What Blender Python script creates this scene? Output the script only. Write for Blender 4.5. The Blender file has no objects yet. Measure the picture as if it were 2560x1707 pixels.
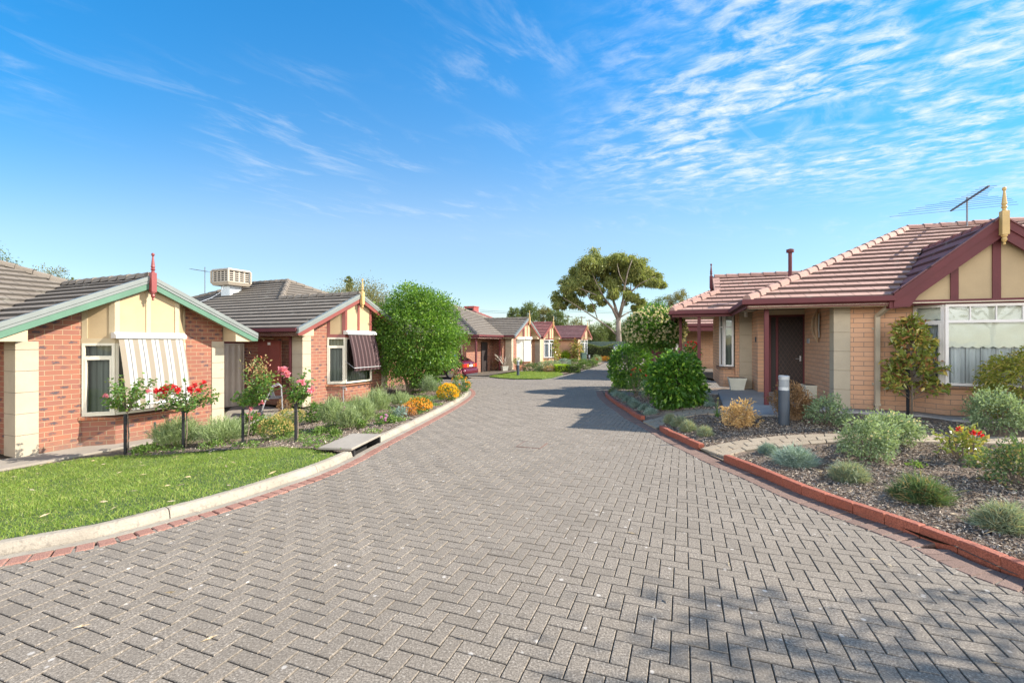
import bpy, bmesh, math, random
import numpy as np
from mathutils import Vector, Matrix
from mathutils.geometry import delaunay_2d_cdt

# ------------------------------------------------------------------ camera, sky, sun
SC = bpy.context.scene
COL = SC.collection
PI = math.pi
F = 1138.0            # focal length in pixels of a 2560 px wide picture (16 mm lens)
CH = 1.7              # camera height
cam_d = bpy.data.cameras.new("camera")
cam = bpy.data.objects.new("camera", cam_d)
COL.objects.link(cam)
cam_d.lens = 16.0
cam_d.sensor_width = 36.0
cam_d.sensor_fit = 'HORIZONTAL'
cam_d.clip_start = 0.05
cam_d.clip_end = 3000
cam.location = (0, 0, CH)
cam.rotation_euler = (math.radians(90), 0, 0)
SC.camera = cam

SUN_AZ = Vector((0.9976, 0.0698))
SUN_EL = math.radians(35.5)
sun_vec = Vector((SUN_AZ.x * math.cos(SUN_EL), SUN_AZ.y * math.cos(SUN_EL), math.sin(SUN_EL)))
sun_d = bpy.data.lights.new("sun", 'SUN')
sun_d.energy = 5.0
sun_d.angle = math.radians(0.5)
sun_d.color = (1.0, 0.93, 0.82)
sun = bpy.data.objects.new("sun", sun_d)
COL.objects.link(sun)
sun.location = (30, 2, 20)
sun.rotation_euler = sun_vec.to_track_quat('Z', 'Y').to_euler()

W = bpy.data.worlds.new("World")
SC.world = W
W.use_nodes = True
SC.view_settings.view_transform = 'Standard'
SC.view_settings.look = 'None'
SC.view_settings.exposure = 1.10
SC.view_settings.gamma = 1.0
SC.cycles.max_bounces = 6
SC.cycles.diffuse_bounces = 3
SC.cycles.glossy_bounces = 2
SC.cycles.transparent_max_bounces = 8
SC.cycles.transmission_bounces = 3
SC.cycles.sample_clamp_indirect = 6.0
SC.cycles.use_denoising = True


def N(nt, typ, props=None, **ins):
    n = nt.nodes.new(typ)
    for k, v in (props or {}).items():
        setattr(n, k, v)
    for k, v in ins.items():
        s = n.inputs[int(k[1:])] if k[0] == '_' and k[1:].isdigit() else n.inputs[k.replace('_', ' ')]
        if isinstance(v, bpy.types.NodeSocket):
            nt.links.new(v, s)
        else:
            if s.type == 'RGBA' and len(v) == 3:
                v = (*v, 1)
            s.default_value = v
    return n


def math_n(nt, op, a, b=0.0, c=0.0, clamp=False):
    n = N(nt, 'ShaderNodeMath', {'operation': op, 'use_clamp': clamp}, _0=a, _1=b)
    if op in ('MULTIPLY_ADD', 'COMPARE', 'SMOOTH_MIN'):
        if isinstance(c, bpy.types.NodeSocket):
            nt.links.new(c, n.inputs[2])
        else:
            n.inputs[2].default_value = c
    return n.outputs[0]


def sstep(nt, x, a, b, lo=0.0, hi=1.0):
    n = N(nt, 'ShaderNodeMapRange', {'interpolation_type': 'SMOOTHSTEP'}, Value=x)
    n.inputs['From Min'].default_value = a
    n.inputs['From Max'].default_value = b
    n.inputs['To Min'].default_value = lo
    n.inputs['To Max'].default_value = hi
    return n.outputs[0]


def mixc(nt, f, a, b, blend='MIX'):
    n = nt.nodes.new('ShaderNodeMix')
    n.data_type = 'RGBA'
    n.blend_type = blend
    n.clamp_factor = True
    for s, v in ((n.inputs[0], f), (n.inputs[6], a), (n.inputs[7], b)):
        if isinstance(v, bpy.types.NodeSocket):
            nt.links.new(v, s)
        elif s.type == 'RGBA':
            s.default_value = (*v, 1) if len(v) == 3 else v
        else:
            s.default_value = v
    return n.outputs[2]


def noise(nt, vec, scale, detail=3.0, rough=0.55, dist=0.0):
    n = N(nt, 'ShaderNodeTexNoise', None, Scale=scale, Detail=detail, Roughness=rough, Distortion=dist)
    if vec is not None:
        nt.links.new(vec, n.inputs['Vector'])
    return n.outputs['Fac']


def build_world():
    nt = W.node_tree
    nt.nodes.clear()
    out = nt.nodes.new('ShaderNodeOutputWorld')
    sky = N(nt, 'ShaderNodeTexSky', {'sky_type': 'NISHITA', 'sun_disc': False})
    sky.sun_elevation = SUN_EL
    sky.sun_rotation = math.atan2(SUN_AZ.x, SUN_AZ.y)
    sky.altitude = 50
    sky.air_density = 1.0
    sky.dust_density = 0.0
    sky.ozone_density = 2.6
    hs = N(nt, 'ShaderNodeHueSaturation', None, Hue=0.495, Saturation=1.50, Value=1.0, Color=sky.outputs[0])
    tc = nt.nodes.new('ShaderNodeTexCoord')
    sp = N(nt, 'ShaderNodeSeparateXYZ', None, Vector=tc.outputs['Generated'])
    b1 = N(nt, 'ShaderNodeBackground', None, Color=hs.outputs[0], Strength=sstep(nt, sp.outputs[2], 0.0, 0.60, 0.078, 0.128))
    z = math_n(nt, 'MAXIMUM', sp.outputs[2], 0.03)
    a = math_n(nt, 'DIVIDE', sp.outputs[0], z)
    b = math_n(nt, 'DIVIDE', sp.outputs[1], z)
    p = N(nt, 'ShaderNodeCombineXYZ', None, X=a, Y=b, Z=0.0).outputs[0]
    # broken sheet of high cloud, upper right
    rm = N(nt, 'ShaderNodeVectorRotate', {'rotation_type': 'Z_AXIS'}, Vector=p, Angle=0.5).outputs[0]
    st = N(nt, 'ShaderNodeVectorMath', {'operation': 'MULTIPLY'}, _0=rm, _1=(1.0, 1.6, 1.0)).outputs[0]
    n1 = noise(nt, st, 6.5, 9.0, 0.66, 0.35)
    n2 = noise(nt, p, 1.7, 4.0, 0.55, 0.6)
    m = math_n(nt, 'MULTIPLY', sstep(nt, a, 0.05, 0.95), sstep(nt, b, 3.6, 2.1))
    fine = sstep(nt, n1, 0.36, 0.74)
    big = sstep(nt, n2, 0.30, 0.54)
    c1 = math_n(nt, 'MULTIPLY', math_n(nt, 'MULTIPLY', fine, big), m)
    # thin wisps across the middle
    rm2 = N(nt, 'ShaderNodeVectorRotate', {'rotation_type': 'Z_AXIS'}, Vector=p, Angle=-0.9).outputs[0]
    st2 = N(nt, 'ShaderNodeVectorMath', {'operation': 'MULTIPLY'}, _0=rm2, _1=(1.0, 2.4, 1.0)).outputs[0]
    n3 = noise(nt, st2, 2.2, 9.0, 0.64, 0.5)
    n4 = noise(nt, p, 1.1, 2.0, 0.5)
    w = math_n(nt, 'MULTIPLY', sstep(nt, n3, 0.46, 0.82), sstep(nt, n4, 0.40, 0.60))
    w = math_n(nt, 'MULTIPLY', w, sstep(nt, b, 5.5, 1.6))
    w = math_n(nt, 'MULTIPLY', w, sstep(nt, a, -2.6, -1.2))
    c2 = math_n(nt, 'MULTIPLY', w, 0.42)
    veil = sstep(nt, b, 0.9, 4.5, 0.03, 0.36)
    cl = math_n(nt, 'ADD', math_n(nt, 'MULTIPLY', c1, 0.92), math_n(nt, 'ADD', c2, veil), clamp=True)
    # unseen bright cloud bank, added low behind the camera to fill shaded walls
    bk = math_n(nt, 'MULTIPLY', sstep(nt, sp.outputs[1], -0.05, -0.45), sstep(nt, noise(nt, tc.outputs['Generated'], 2.6, 5.0, 0.6), 0.32, 0.58, 0.60, 0.95))
    hb = math_n(nt, 'MULTIPLY', math_n(nt, 'MULTIPLY', bk, sstep(nt, sp.outputs[2], 0.50, 0.28)), sstep(nt, sp.outputs[2], 0.0, 0.08))
    cl = math_n(nt, 'MULTIPLY', cl, sstep(nt, sp.outputs[2], 0.0, 0.05))
    b2 = N(nt, 'ShaderNodeBackground', None, Color=(0.90, 0.96, 1.0), Strength=0.52)
    mx = N(nt, 'ShaderNodeMixShader', None, _0=cl, _1=b1.outputs[0], _2=b2.outputs[0])
    b3 = N(nt, 'ShaderNodeBackground', None, Color=(1.0, 0.98, 0.95), Strength=3.0)
    mx = N(nt, 'ShaderNodeMixShader', None, _0=hb, _1=mx.outputs[0], _2=b3.outputs[0])
    nt.links.new(mx.outputs[0], out.inputs[0])


build_world()

# ------------------------------------------------------------------ materials
MATS = {}


def new_mat(name):
    m = bpy.data.materials.new(name)
    m.use_nodes = True
    nt = m.node_tree
    nt.nodes.clear()
    out = nt.nodes.new('ShaderNodeOutputMaterial')
    MATS[name] = m
    return m, nt, out


def bsdf(nt, out, color, rough=0.7, bump=None, bstr=0.4, bdist=0.01, **kw):
    p = N(nt, 'ShaderNodeBsdfPrincipled', None, Roughness=rough)
    if isinstance(color, bpy.types.NodeSocket):
        nt.links.new(color, p.inputs['Base Color'])
    else:
        p.inputs['Base Color'].default_value = (*color, 1)
    for k, v in kw.items():
        s = p.inputs[k.replace('_', ' ')]
        if isinstance(v, bpy.types.NodeSocket):
            nt.links.new(v, s)
        else:
            s.default_value = v
    if bump is not None:
        b = N(nt, 'ShaderNodeBump', None, Height=bump, Strength=bstr, Distance=bdist)
        nt.links.new(b.outputs[0], p.inputs['Normal'])
    nt.links.new(p.outputs[0], out.inputs[0])
    return p


def objpos(nt):
    return nt.nodes.new('ShaderNodeTexCoord').outputs['Object']


def worldpos(nt):
    return nt.nodes.new('ShaderNodeNewGeometry').outputs['Position']


def paint(name, col, rough=0.45, var=0.12, metallic=0.0):
    m, nt, out = new_mat(name)
    g = worldpos(nt)
    f = noise(nt, g, 3.0, 5.0, 0.6)
    f2 = noise(nt, g, 60.0, 2.0)
    v = math_n(nt, 'ADD', math_n(nt, 'MULTIPLY', f, 0.7), math_n(nt, 'MULTIPLY', f2, 0.3))
    lo = tuple(c * (1 - var) for c in col)
    hi = tuple(min(1, c * (1 + var)) for c in col)
    c = mixc(nt, sstep(nt, v, 0.3, 0.7), lo, hi)
    bsdf(nt, out, c, rough, f2, 0.08, 0.003, Metallic=metallic)
    return m


def plain(name, col, rough=0.5, **kw):
    m, nt, out = new_mat(name)
    bsdf(nt, out, col, rough, **kw)
    return m


def uvxy(nt):
    uv = nt.nodes.new('ShaderNodeTexCoord').outputs['UV']
    s = N(nt, 'ShaderNodeSeparateXYZ', None, Vector=uv)
    return s.outputs[0], s.outputs[1]


def brick_mat(name, cols, mortar, blotch=0.0, bcol=(0.05, 0.05, 0.06), bw=0.294, bh=0.1075, mj=0.011):
    m, nt, out = new_mat(name)
    u, v = uvxy(nt)
    row = math_n(nt, 'FLOOR', math_n(nt, 'DIVIDE', v, bh))
    half = math_n(nt, 'MULTIPLY', math_n(nt, 'FLOORED_MODULO', row, 2.0), 0.5)
    uu = math_n(nt, 'ADD', math_n(nt, 'DIVIDE', u, bw), half)
    cu = math_n(nt, 'FLOOR', uu)
    fx = math_n(nt, 'FRACT', uu)
    fy = math_n(nt, 'FRACT', math_n(nt, 'DIVIDE', v, bh))
    idv = N(nt, 'ShaderNodeCombineXYZ', None, X=cu, Y=row, Z=3.0).outputs[0]
    wn = N(nt, 'ShaderNodeTexWhiteNoise', {'noise_dimensions': '3D'}, Vector=idv)
    r1 = wn.outputs['Value']
    rs = N(nt, 'ShaderNodeSeparateColor', None, Color=wn.outputs['Color'])
    g = worldpos(nt)
    nz = noise(nt, g, 30.0, 4.0, 0.65)
    nf = noise(nt, g, 160.0, 3.0, 0.6)
    # mortar mask, slightly ragged
    jx = mj / bw / 2
    jy = mj / bh / 2
    wob = math_n(nt, 'MULTIPLY', math_n(nt, 'SUBTRACT', nz, 0.5), 0.35)
    dx = math_n(nt, 'DIVIDE', math_n(nt, 'MINIMUM', fx, math_n(nt, 'SUBTRACT', 1.0, fx)), jx)
    dy = math_n(nt, 'DIVIDE', math_n(nt, 'MINIMUM', fy, math_n(nt, 'SUBTRACT', 1.0, fy)), jy)
    d = math_n(nt, 'ADD', math_n(nt, 'MINIMUM', dx, dy), wob)
    isb = sstep(nt, d, 0.85, 1.25)
    c = mixc(nt, r1, cols[0], cols[1])
    c = mixc(nt, math_n(nt, 'MULTIPLY', rs.outputs[1], 0.6), c, cols[2])
    c = mixc(nt, math_n(nt, 'MULTIPLY', sstep(nt, nf, 0.35, 0.75), 0.35), c, tuple(x * 0.6 for x in cols[0]))
    if blotch > 0:
        ex = math_n(nt, 'MULTIPLY', math_n(nt, 'SUBTRACT', fx, math_n(nt, 'ADD', 0.35, math_n(nt, 'MULTIPLY', rs.outputs[0], 0.3))), 2.6)
        ey = math_n(nt, 'MULTIPLY', math_n(nt, 'SUBTRACT', fy, 0.5), 2.4)
        e = math_n(nt, 'ADD', math_n(nt, 'MULTIPLY', ex, ex), math_n(nt, 'MULTIPLY', ey, ey))
        e = math_n(nt, 'ADD', e, math_n(nt, 'MULTIPLY', math_n(nt, 'SUBTRACT', nz, 0.5), 2.6))
        bm = sstep(nt, e, 0.62, 0.12)
        bm = math_n(nt, 'MULTIPLY', bm, sstep(nt, rs.outputs[2], 0.30, 0.85, 0.0, blotch))
        c = mixc(nt, bm, c, bcol)
    mort = mixc(nt, nf, tuple(x * 0.8 for x in mortar), mortar)
    c = mixc(nt, isb, mort, c)
    wide = noise(nt, g, 0.7, 3.0)
    c = mixc(nt, math_n(nt, 'MULTIPLY', sstep(nt, wide, 0.4, 0.75), 0.22), c, tuple(x * 0.65 for x in cols[1]))
    splash = math_n(nt, 'MULTIPLY', sstep(nt, math_n(nt, 'ADD', v, math_n(nt, 'MULTIPLY', nz, 0.5)), 0.62, 0.22), 0.42)
    c = mixc(nt, splash, c, (0.16, 0.115, 0.08))
    h = math_n(nt, 'ADD', isb, math_n(nt, 'MULTIPLY', nf, 0.25))
    bsdf(nt, out, c, 0.85, h, 0.6, 0.006)
    return m


def tile_mat(name, ca, cb, cc):
    m, nt, out = new_mat(name)
    u, v = uvxy(nt)
    row = math_n(nt, 'FLOOR', v)
    uu = math_n(nt, 'ADD', u, math_n(nt, 'MULTIPLY', math_n(nt, 'FLOORED_MODULO', row, 2.0), 0.5))
    cu = math_n(nt, 'FLOOR', uu)
    fx = math_n(nt, 'FRACT', uu)
    idv = N(nt, 'ShaderNodeCombineXYZ', None, X=cu, Y=row, Z=7.0).outputs[0]
    r = N(nt, 'ShaderNodeTexWhiteNoise', {'noise_dimensions': '3D'}, Vector=idv).outputs['Value']
    g = worldpos(nt)
    n1 = noise(nt, g, 14.0, 5.0, 0.7)
    n2 = noise(nt, g, 90.0, 3.0, 0.6)
    n3 = noise(nt, g, 0.8, 3.0)
    c = mixc(nt, r, ca, cb)
    c = mixc(nt, math_n(nt, 'MULTIPLY', sstep(nt, n1, 0.45, 0.75), 0.6), c, cc)
    c = mixc(nt, math_n(nt, 'MULTIPLY', n3, 0.35), c, tuple(x * 0.75 for x in ca))
    c = mixc(nt, math_n(nt, 'MULTIPLY', sstep(nt, n2, 0.55, 0.8), 0.5), c, tuple(x * 0.5 for x in ca))
    e = math_n(nt, 'MINIMUM', fx, math_n(nt, 'SUBTRACT', 1.0, fx))
    j = sstep(nt, e, 0.012, 0.03)
    c = mixc(nt, j, tuple(x * 0.3 for x in ca), c)
    riser_shade = sstep(nt, math_n(nt, 'FRACT', v), 0.030, 0.034)
    c = mixc(nt, riser_shade, tuple(x * 0.28 for x in ca), c)  # course front edges darkened in colour to draw the shadow lines between rows
    n5 = noise(nt, g, 2.2, 6.0, 0.7)
    c = mixc(nt, math_n(nt, 'MULTIPLY', sstep(nt, n5, 0.58, 0.72), 0.45), c, (0.30, 0.29, 0.24))
    h = math_n(nt, 'ADD', math_n(nt, 'MULTIPLY', j, 1.0), math_n(nt, 'MULTIPLY', n2, 0.35))
    bsdf(nt, out, c, 0.8, h, 0.5, 0.008)
    return m


def leaf_mat(name, c0, c1, c2=None, trans=0.35, rough=0.45, spec=0.4):
    if not name.startswith('petal'):
        c0, c1, c2 = [tuple(min(0.8, v * 1.45) for v in c) if c else None for c in (c0, c1, c2)]
    m, nt, out = new_mat(name)
    g = nt.nodes.new('ShaderNodeNewGeometry')
    r = g.outputs['Random Per Island']
    c = mixc(nt, r, c0, c1)
    if c2 is not None:
        r2 = math_n(nt, 'FRACT', math_n(nt, 'MULTIPLY', r, 17.3))
        c = mixc(nt, sstep(nt, r2, 0.72, 0.95), c, c2)
    n = noise(nt, g.outputs['Position'], 2.5, 2.0)
    c = mixc(nt, math_n(nt, 'MULTIPLY', sstep(nt, n, 0.35, 0.7), 0.45), c, tuple(x * 0.55 for x in c0))
    p = N(nt, 'ShaderNodeBsdfPrincipled', None, Base_Color=c, Roughness=rough)
    p.inputs['Specular IOR Level'].default_value = spec
    lc = mixc(nt, 0.5, c, (c1[0] * 1.5, c1[1] * 1.5, c1[2] * 0.6))
    t = N(nt, 'ShaderNodeBsdfTranslucent', None, Color=lc)
    mx = N(nt, 'ShaderNodeMixShader', None, _0=trans, _1=p.outputs[0], _2=t.outputs[0])
    nt.links.new(mx.outputs[0], out.inputs[0])
    return m


def ground_mat(name, ca, cb, cc, s1=3.0, s2=40.0, rough=0.9, bs=0.5, bd=0.02):
    m, nt, out = new_mat(name)
    g = worldpos(nt)
    n1 = noise(nt, g, s1, 5.0, 0.65)
    n2 = noise(nt, g, s2, 5.0, 0.7)
    n3 = noise(nt, g, s2 * 4, 2.0, 0.6)
    c = mixc(nt, sstep(nt, n1, 0.35, 0.68), ca, cb)
    c = mixc(nt, math_n(nt, 'MULTIPLY', sstep(nt, n2, 0.5, 0.72), 0.8), c, cc)
    c = mixc(nt, math_n(nt, 'MULTIPLY', n3, 0.35), c, tuple(x * 0.5 for x in ca))
    bsdf(nt, out, c, rough, math_n(nt, 'ADD', n2, math_n(nt, 'MULTIPLY', n3, 0.4)), bs, bd)
    return m


def island_mat(name, ca, cb, fleck=None, rough=0.9, speck=220.0, dirt=0.3, big=None):
    m, nt, out = new_mat(name)
    g = nt.nodes.new('ShaderNodeNewGeometry')
    r = g.outputs['Random Per Island']
    pos = g.outputs['Position']
    c = mixc(nt, r, ca, cb)
    n1 = noise(nt, pos, speck, 3.0, 0.7)
    n2 = noise(nt, pos, 1.3, 5.0, 0.65)
    n3 = noise(nt, pos, 9.0, 3.0, 0.6)
    c = mixc(nt, sstep(nt, n1, 0.36, 0.64), tuple(x * 0.50 for x in ca), c)
    if fleck is not None:
        c = mixc(nt, math_n(nt, 'MULTIPLY', sstep(nt, n1, 0.60, 0.72), 0.8), c, fleck)
        vo = N(nt, 'ShaderNodeTexVoronoi', None, Scale=6.0, Vector=pos)
        rr = math_n(nt, 'ADD', vo.outputs['Distance'], math_n(nt, 'MULTIPLY', math_n(nt, 'SUBTRACT', n3, 0.5), 0.15))
        c = mixc(nt, math_n(nt, 'MULTIPLY', sstep(nt, rr, 0.10, 0.06), 0.7), c, fleck)
    c = mixc(nt, math_n(nt, 'MULTIPLY', sstep(nt, n2, 0.42, 0.72), dirt), c, tuple(x * 0.55 for x in ca))
    if big is not None:
        c = mixc(nt, math_n(nt, 'MULTIPLY', sstep(nt, n3, 0.5, 0.7), 0.3), c, big)
    bsdf(nt, out, c, rough, math_n(nt, 'ADD', n1, n3), 0.5, 0.004)
    return m


def stripe_mat(name, c0, c1, c2, period, fabric=True):
    m, nt, out = new_mat(name)
    u, v = uvxy(nt)
    f = math_n(nt, 'FRACT', math_n(nt, 'DIVIDE', u, period))
    a = sstep(nt, f, 0.40, 0.42)
    b = sstep(nt, f, 0.68, 0.685)
    b2 = sstep(nt, f, 0.735, 0.75)
    c = mixc(nt, a, c0, c1)
    c = mixc(nt, math_n(nt, 'SUBTRACT', b, b2), c, c2)
    g = worldpos(nt)
    nn = noise(nt, g, 4.0, 4.0)
    c = mixc(nt, math_n(nt, 'MULTIPLY', nn, 0.25), c, tuple(x * 0.7 for x in c1))
    p = bsdf(nt, out, c, 0.85)
    t = N(nt, 'ShaderNodeBsdfTranslucent', None, Color=c)
    mx = N(nt, 'ShaderNodeMixShader', None, _0=0.2, _1=p.outputs[0], _2=t.outputs[0])
    nt.links.new(mx.outputs[0], out.inputs[0])
    return m


def glass_mat(name, tint=(0.9, 0.95, 0.95), refl=1.0):
    m, nt, out = new_mat(name)
    g = worldpos(nt)
    n = noise(nt, g, 1.6, 2.0)
    bp = N(nt, 'ShaderNodeBump', None, Height=n, Strength=0.03, Distance=0.2)
    gl = N(nt, 'ShaderNodeBsdfGlossy', None, Color=(0.95, 0.97, 1.0), Roughness=0.02, Normal=bp.outputs[0])
    tr = N(nt, 'ShaderNodeBsdfTransparent', None, Color=tint)
    fr = N(nt, 'ShaderNodeFresnel', None, IOR=1.55)
    f = math_n(nt, 'MULTIPLY_ADD', fr.outputs[0], refl, 0.03, clamp=True)
    mx = N(nt, 'ShaderNodeMixShader', None, _0=f, _1=tr.outputs[0], _2=gl.outputs[0])
    nt.links.new(mx.outputs[0], out.inputs[0])
    return m


brick_mat('brick_red', [(0.31, 0.115, 0.064), (0.26, 0.095, 0.058), (0.22, 0.09, 0.068)], (0.36, 0.28, 0.17), 0.9)
brick_mat('brick_tan', [(0.60, 0.33, 0.19), (0.54, 0.29, 0.165), (0.62, 0.37, 0.235)], (0.24, 0.19, 0.145), 0.0, bw=0.385)
brick_mat('brick_sill', [(0.40, 0.115, 0.045), (0.34, 0.11, 0.05), (0.40, 0.19, 0.09)], (0.36, 0.28, 0.18), 0.0, bw=0.11, bh=0.4)
brick_mat('brick_sill_tan', [(0.40, 0.22, 0.13), (0.10, 0.055, 0.04), (0.36, 0.19, 0.10)], (0.20, 0.16, 0.13), 0.0, bw=0.11, bh=0.4)
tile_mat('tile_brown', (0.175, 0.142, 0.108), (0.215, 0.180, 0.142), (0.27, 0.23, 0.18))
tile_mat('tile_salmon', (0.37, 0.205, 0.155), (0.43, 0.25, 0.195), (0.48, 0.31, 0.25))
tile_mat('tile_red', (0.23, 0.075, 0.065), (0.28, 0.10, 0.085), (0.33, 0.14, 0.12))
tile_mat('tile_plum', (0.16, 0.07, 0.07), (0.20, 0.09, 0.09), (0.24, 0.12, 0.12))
paint('cream', (0.44, 0.35, 0.22), 0.7, 0.06)
paint('render_cream', (0.39, 0.325, 0.235), 0.85, 0.08)
paint('panel_cream', (0.41, 0.30, 0.17), 0.8, 0.06)
paint('white_paint', (0.66, 0.645, 0.60), 0.5, 0.05)
paint('window_frame', (0.66, 0.60, 0.47), 0.45, 0.05)
paint('window_frame_pale', (0.66, 0.62, 0.58), 0.45, 0.05)
paint('maroon', (0.110, 0.018, 0.020), 0.65, 0.14)
paint('maroon_bright', (0.205, 0.052, 0.040), 0.45, 0.12)
paint('green_board', (0.075, 0.165, 0.105), 0.5, 0.12)
paint('grey_metal', (0.185, 0.20, 0.185), 0.4, 0.08)
paint('gold_paint', (0.55, 0.36, 0.13), 0.5, 0.12)
paint('finial_red', (0.22, 0.042, 0.038), 0.45, 0.12)
paint('cooler_plastic', (0.37, 0.315, 0.245), 0.6, 0.08)
paint('cooler_red', (0.30, 0.06, 0.05), 0.6, 0.1)
paint('galvanised', (0.42, 0.44, 0.45), 0.4, 0.15, 0.4)
paint('colorbond', (0.36, 0.30, 0.24), 0.5, 0.08)
paint('fence_green', (0.08, 0.12, 0.085), 0.6, 0.15)
paint('shutter_white', (0.74, 0.70, 0.60), 0.5, 0.05)
paint('soffit', (0.62, 0.52, 0.38), 0.7, 0.06)
paint('bollard_grey', (0.045, 0.058, 0.075), 0.5, 0.15)
paint('pot_white', (0.58, 0.56, 0.46), 0.6, 0.12)
paint('terracotta', (0.42, 0.17, 0.08), 0.8, 0.15)
paint('stake_black', (0.010, 0.010, 0.011), 0.8, 0.2)
paint('alu', (0.55, 0.56, 0.57), 0.35, 0.06, 0.7)
paint('dark_plastic', (0.05, 0.05, 0.055), 0.5, 0.2)
paint('wood_art', (0.34, 0.22, 0.13), 0.7, 0.25)
paint('deck_tile', (0.16, 0.06, 0.055), 0.6, 0.2)
paint('car_paint', (0.085, 0.007, 0.020), 0.22, 0.08)
paint('suv_paint', (0.16, 0.17, 0.20), 0.25, 0.08)
paint('bin_green', (0.08, 0.14, 0.10), 0.5, 0.12)
plain('tyre', (0.02, 0.02, 0.02), 0.8)
plain('tail_red', (0.55, 0.02, 0.015), 0.15)
plain('tail_amber', (0.75, 0.22, 0.03), 0.2)
plain('plate_white', (0.75, 0.76, 0.75), 0.4)
plain('ink', (0.03, 0.04, 0.06), 0.5)
plain('interior', (0.035, 0.032, 0.028), 0.9)
plain('cavity', (0.015, 0.013, 0.012), 0.95)
plain('door_mesh', (0.022, 0.013, 0.011), 0.6)
plain('lens_clear', (0.45, 0.48, 0.50), 0.10, Transmission_Weight=0.5, IOR=1.3)
plain('wire', (0.03, 0.03, 0.03), 0.6)
plain('aerial_metal', (0.12, 0.12, 0.13), 0.4, Metallic=0.6)
glass_mat('glass')
glass_mat('glass_dark', (0.35, 0.38, 0.38), 1.2)
glass_mat('car_glass', (0.10, 0.13, 0.16), 2.2)
ground_mat('concrete', (0.27, 0.235, 0.19), (0.33, 0.29, 0.24), (0.22, 0.20, 0.165), 1.6, 25.0, 0.9, 0.25, 0.006)
ground_mat('concrete_grey', (0.33, 0.31, 0.29), (0.40, 0.385, 0.36), (0.27, 0.25, 0.23), 1.4, 22.0, 0.9, 0.25, 0.006)
ground_mat('kerb_concrete', (0.29, 0.25, 0.195), (0.36, 0.315, 0.25), (0.18, 0.15, 0.12), 2.5, 18.0, 0.92, 0.5, 0.012)
ground_mat('mulch', (0.18, 0.120, 0.082), (0.31, 0.23, 0.165), (0.46, 0.37, 0.28), 1.2, 38.0, 0.95, 1.0, 0.03)
ground_mat('soil', (0.10, 0.075, 0.05), (0.15, 0.115, 0.08), (0.09, 0.10, 0.045), 0.6, 12.0, 0.95, 0.8, 0.03)
ground_mat('joint_sand', (0.050, 0.036, 0.026), (0.075, 0.055, 0.038), (0.10, 0.075, 0.05), 5.0, 90.0, 0.95, 0.6, 0.004)
ground_mat('lawn_base', (0.045, 0.085, 0.016), (0.075, 0.12, 0.024), (0.10, 0.115, 0.035), 2.0, 30.0, 0.95, 0.6, 0.02)
island_mat('paver', (0.232, 0.193, 0.150), (0.280, 0.235, 0.186), (0.50, 0.46, 0.41), 0.9, 85.0, 0.42)
island_mat('border_red', (0.33, 0.155, 0.11), (0.40, 0.215, 0.16), None, 0.9, 120.0, 0.35)
island_mat('border_brown', (0.20, 0.120, 0.090), (0.27, 0.170, 0.130), None, 0.9, 120.0, 0.45)
island_mat('edging_brick', (0.36, 0.095, 0.050), (0.42, 0.125, 0.07), None, 0.85, 90.0, 0.40, (0.22, 0.075, 0.045))
island_mat('path_paver', (0.37, 0.29, 0.20), (0.43, 0.35, 0.25), None, 0.9, 120.0, 0.4)
island_mat('wood_chips', (0.10, 0.065, 0.045), (0.78, 0.66, 0.52), None, 0.9, 60.0, 0.0)
island_mat('dry_leaf', (0.45, 0.33, 0.18), (0.62, 0.52, 0.36), None, 0.8, 60.0, 0.0)
stripe_mat('awning_cream', (0.27, 0.22, 0.155), (0.46, 0.44, 0.405), (0.06, 0.06, 0.06), 0.27)
stripe_mat('awning_maroon', (0.030, 0.013, 0.015), (0.058, 0.024, 0.024), (0.30, 0.22, 0.22), 0.19)
stripe_mat('curtain', (0.30, 0.31, 0.27), (0.20, 0.21, 0.18), (0.12, 0.12, 0.10), 0.11)
stripe_mat('lace_curtain', (0.86, 0.87, 0.90), (0.76, 0.77, 0.80), (0.30, 0.30, 0.32), 0.24)
paint('blind_white', (0.82, 0.79, 0.68), 0.8, 0.06)
ground_mat('bark', (0.16, 0.12, 0.085), (0.24, 0.185, 0.135), (0.10, 0.075, 0.055), 4.0, 30.0, 0.9, 0.7, 0.02)
ground_mat('gum_bark', (0.20, 0.155, 0.12), (0.30, 0.245, 0.20), (0.18, 0.13, 0.10), 1.2, 9.0, 0.85, 0.5, 0.03)
leaf_mat('leaf_citrus', (0.040, 0.090, 0.014), (0.105, 0.205, 0.024), (0.23, 0.33, 0.05), 0.35)
leaf_mat('leaf_hedge', (0.024, 0.065, 0.010), (0.072, 0.165, 0.020), (0.21, 0.33, 0.04), 0.35, 0.38)
leaf_mat('leaf_gum', (0.095, 0.115, 0.035), (0.20, 0.225, 0.06), (0.30, 0.28, 0.08), 0.30, 0.5)
leaf_mat('leaf_far', (0.050, 0.075, 0.026), (0.115, 0.150, 0.042), (0.18, 0.19, 0.055), 0.25, 0.6)
leaf_mat('leaf_far_olive', (0.085, 0.085, 0.028), (0.16, 0.15, 0.045), (0.20, 0.17, 0.06), 0.25, 0.6)
leaf_mat('leaf_magnolia', (0.085, 0.125, 0.028), (0.26, 0.27, 0.055), (0.46, 0.33, 0.08), 0.25, 0.25, 0.6)
leaf_mat('leaf_rust', (0.20, 0.09, 0.035), (0.30, 0.14, 0.05), None, 0.2, 0.5)
leaf_mat('leaf_grey', (0.095, 0.135, 0.065), (0.20, 0.26, 0.13), (0.30, 0.36, 0.22), 0.3, 0.6)
leaf_mat('leaf_lavender', (0.105, 0.145, 0.062), (0.25, 0.31, 0.14), (0.36, 0.41, 0.21), 0.3, 0.6)
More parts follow.
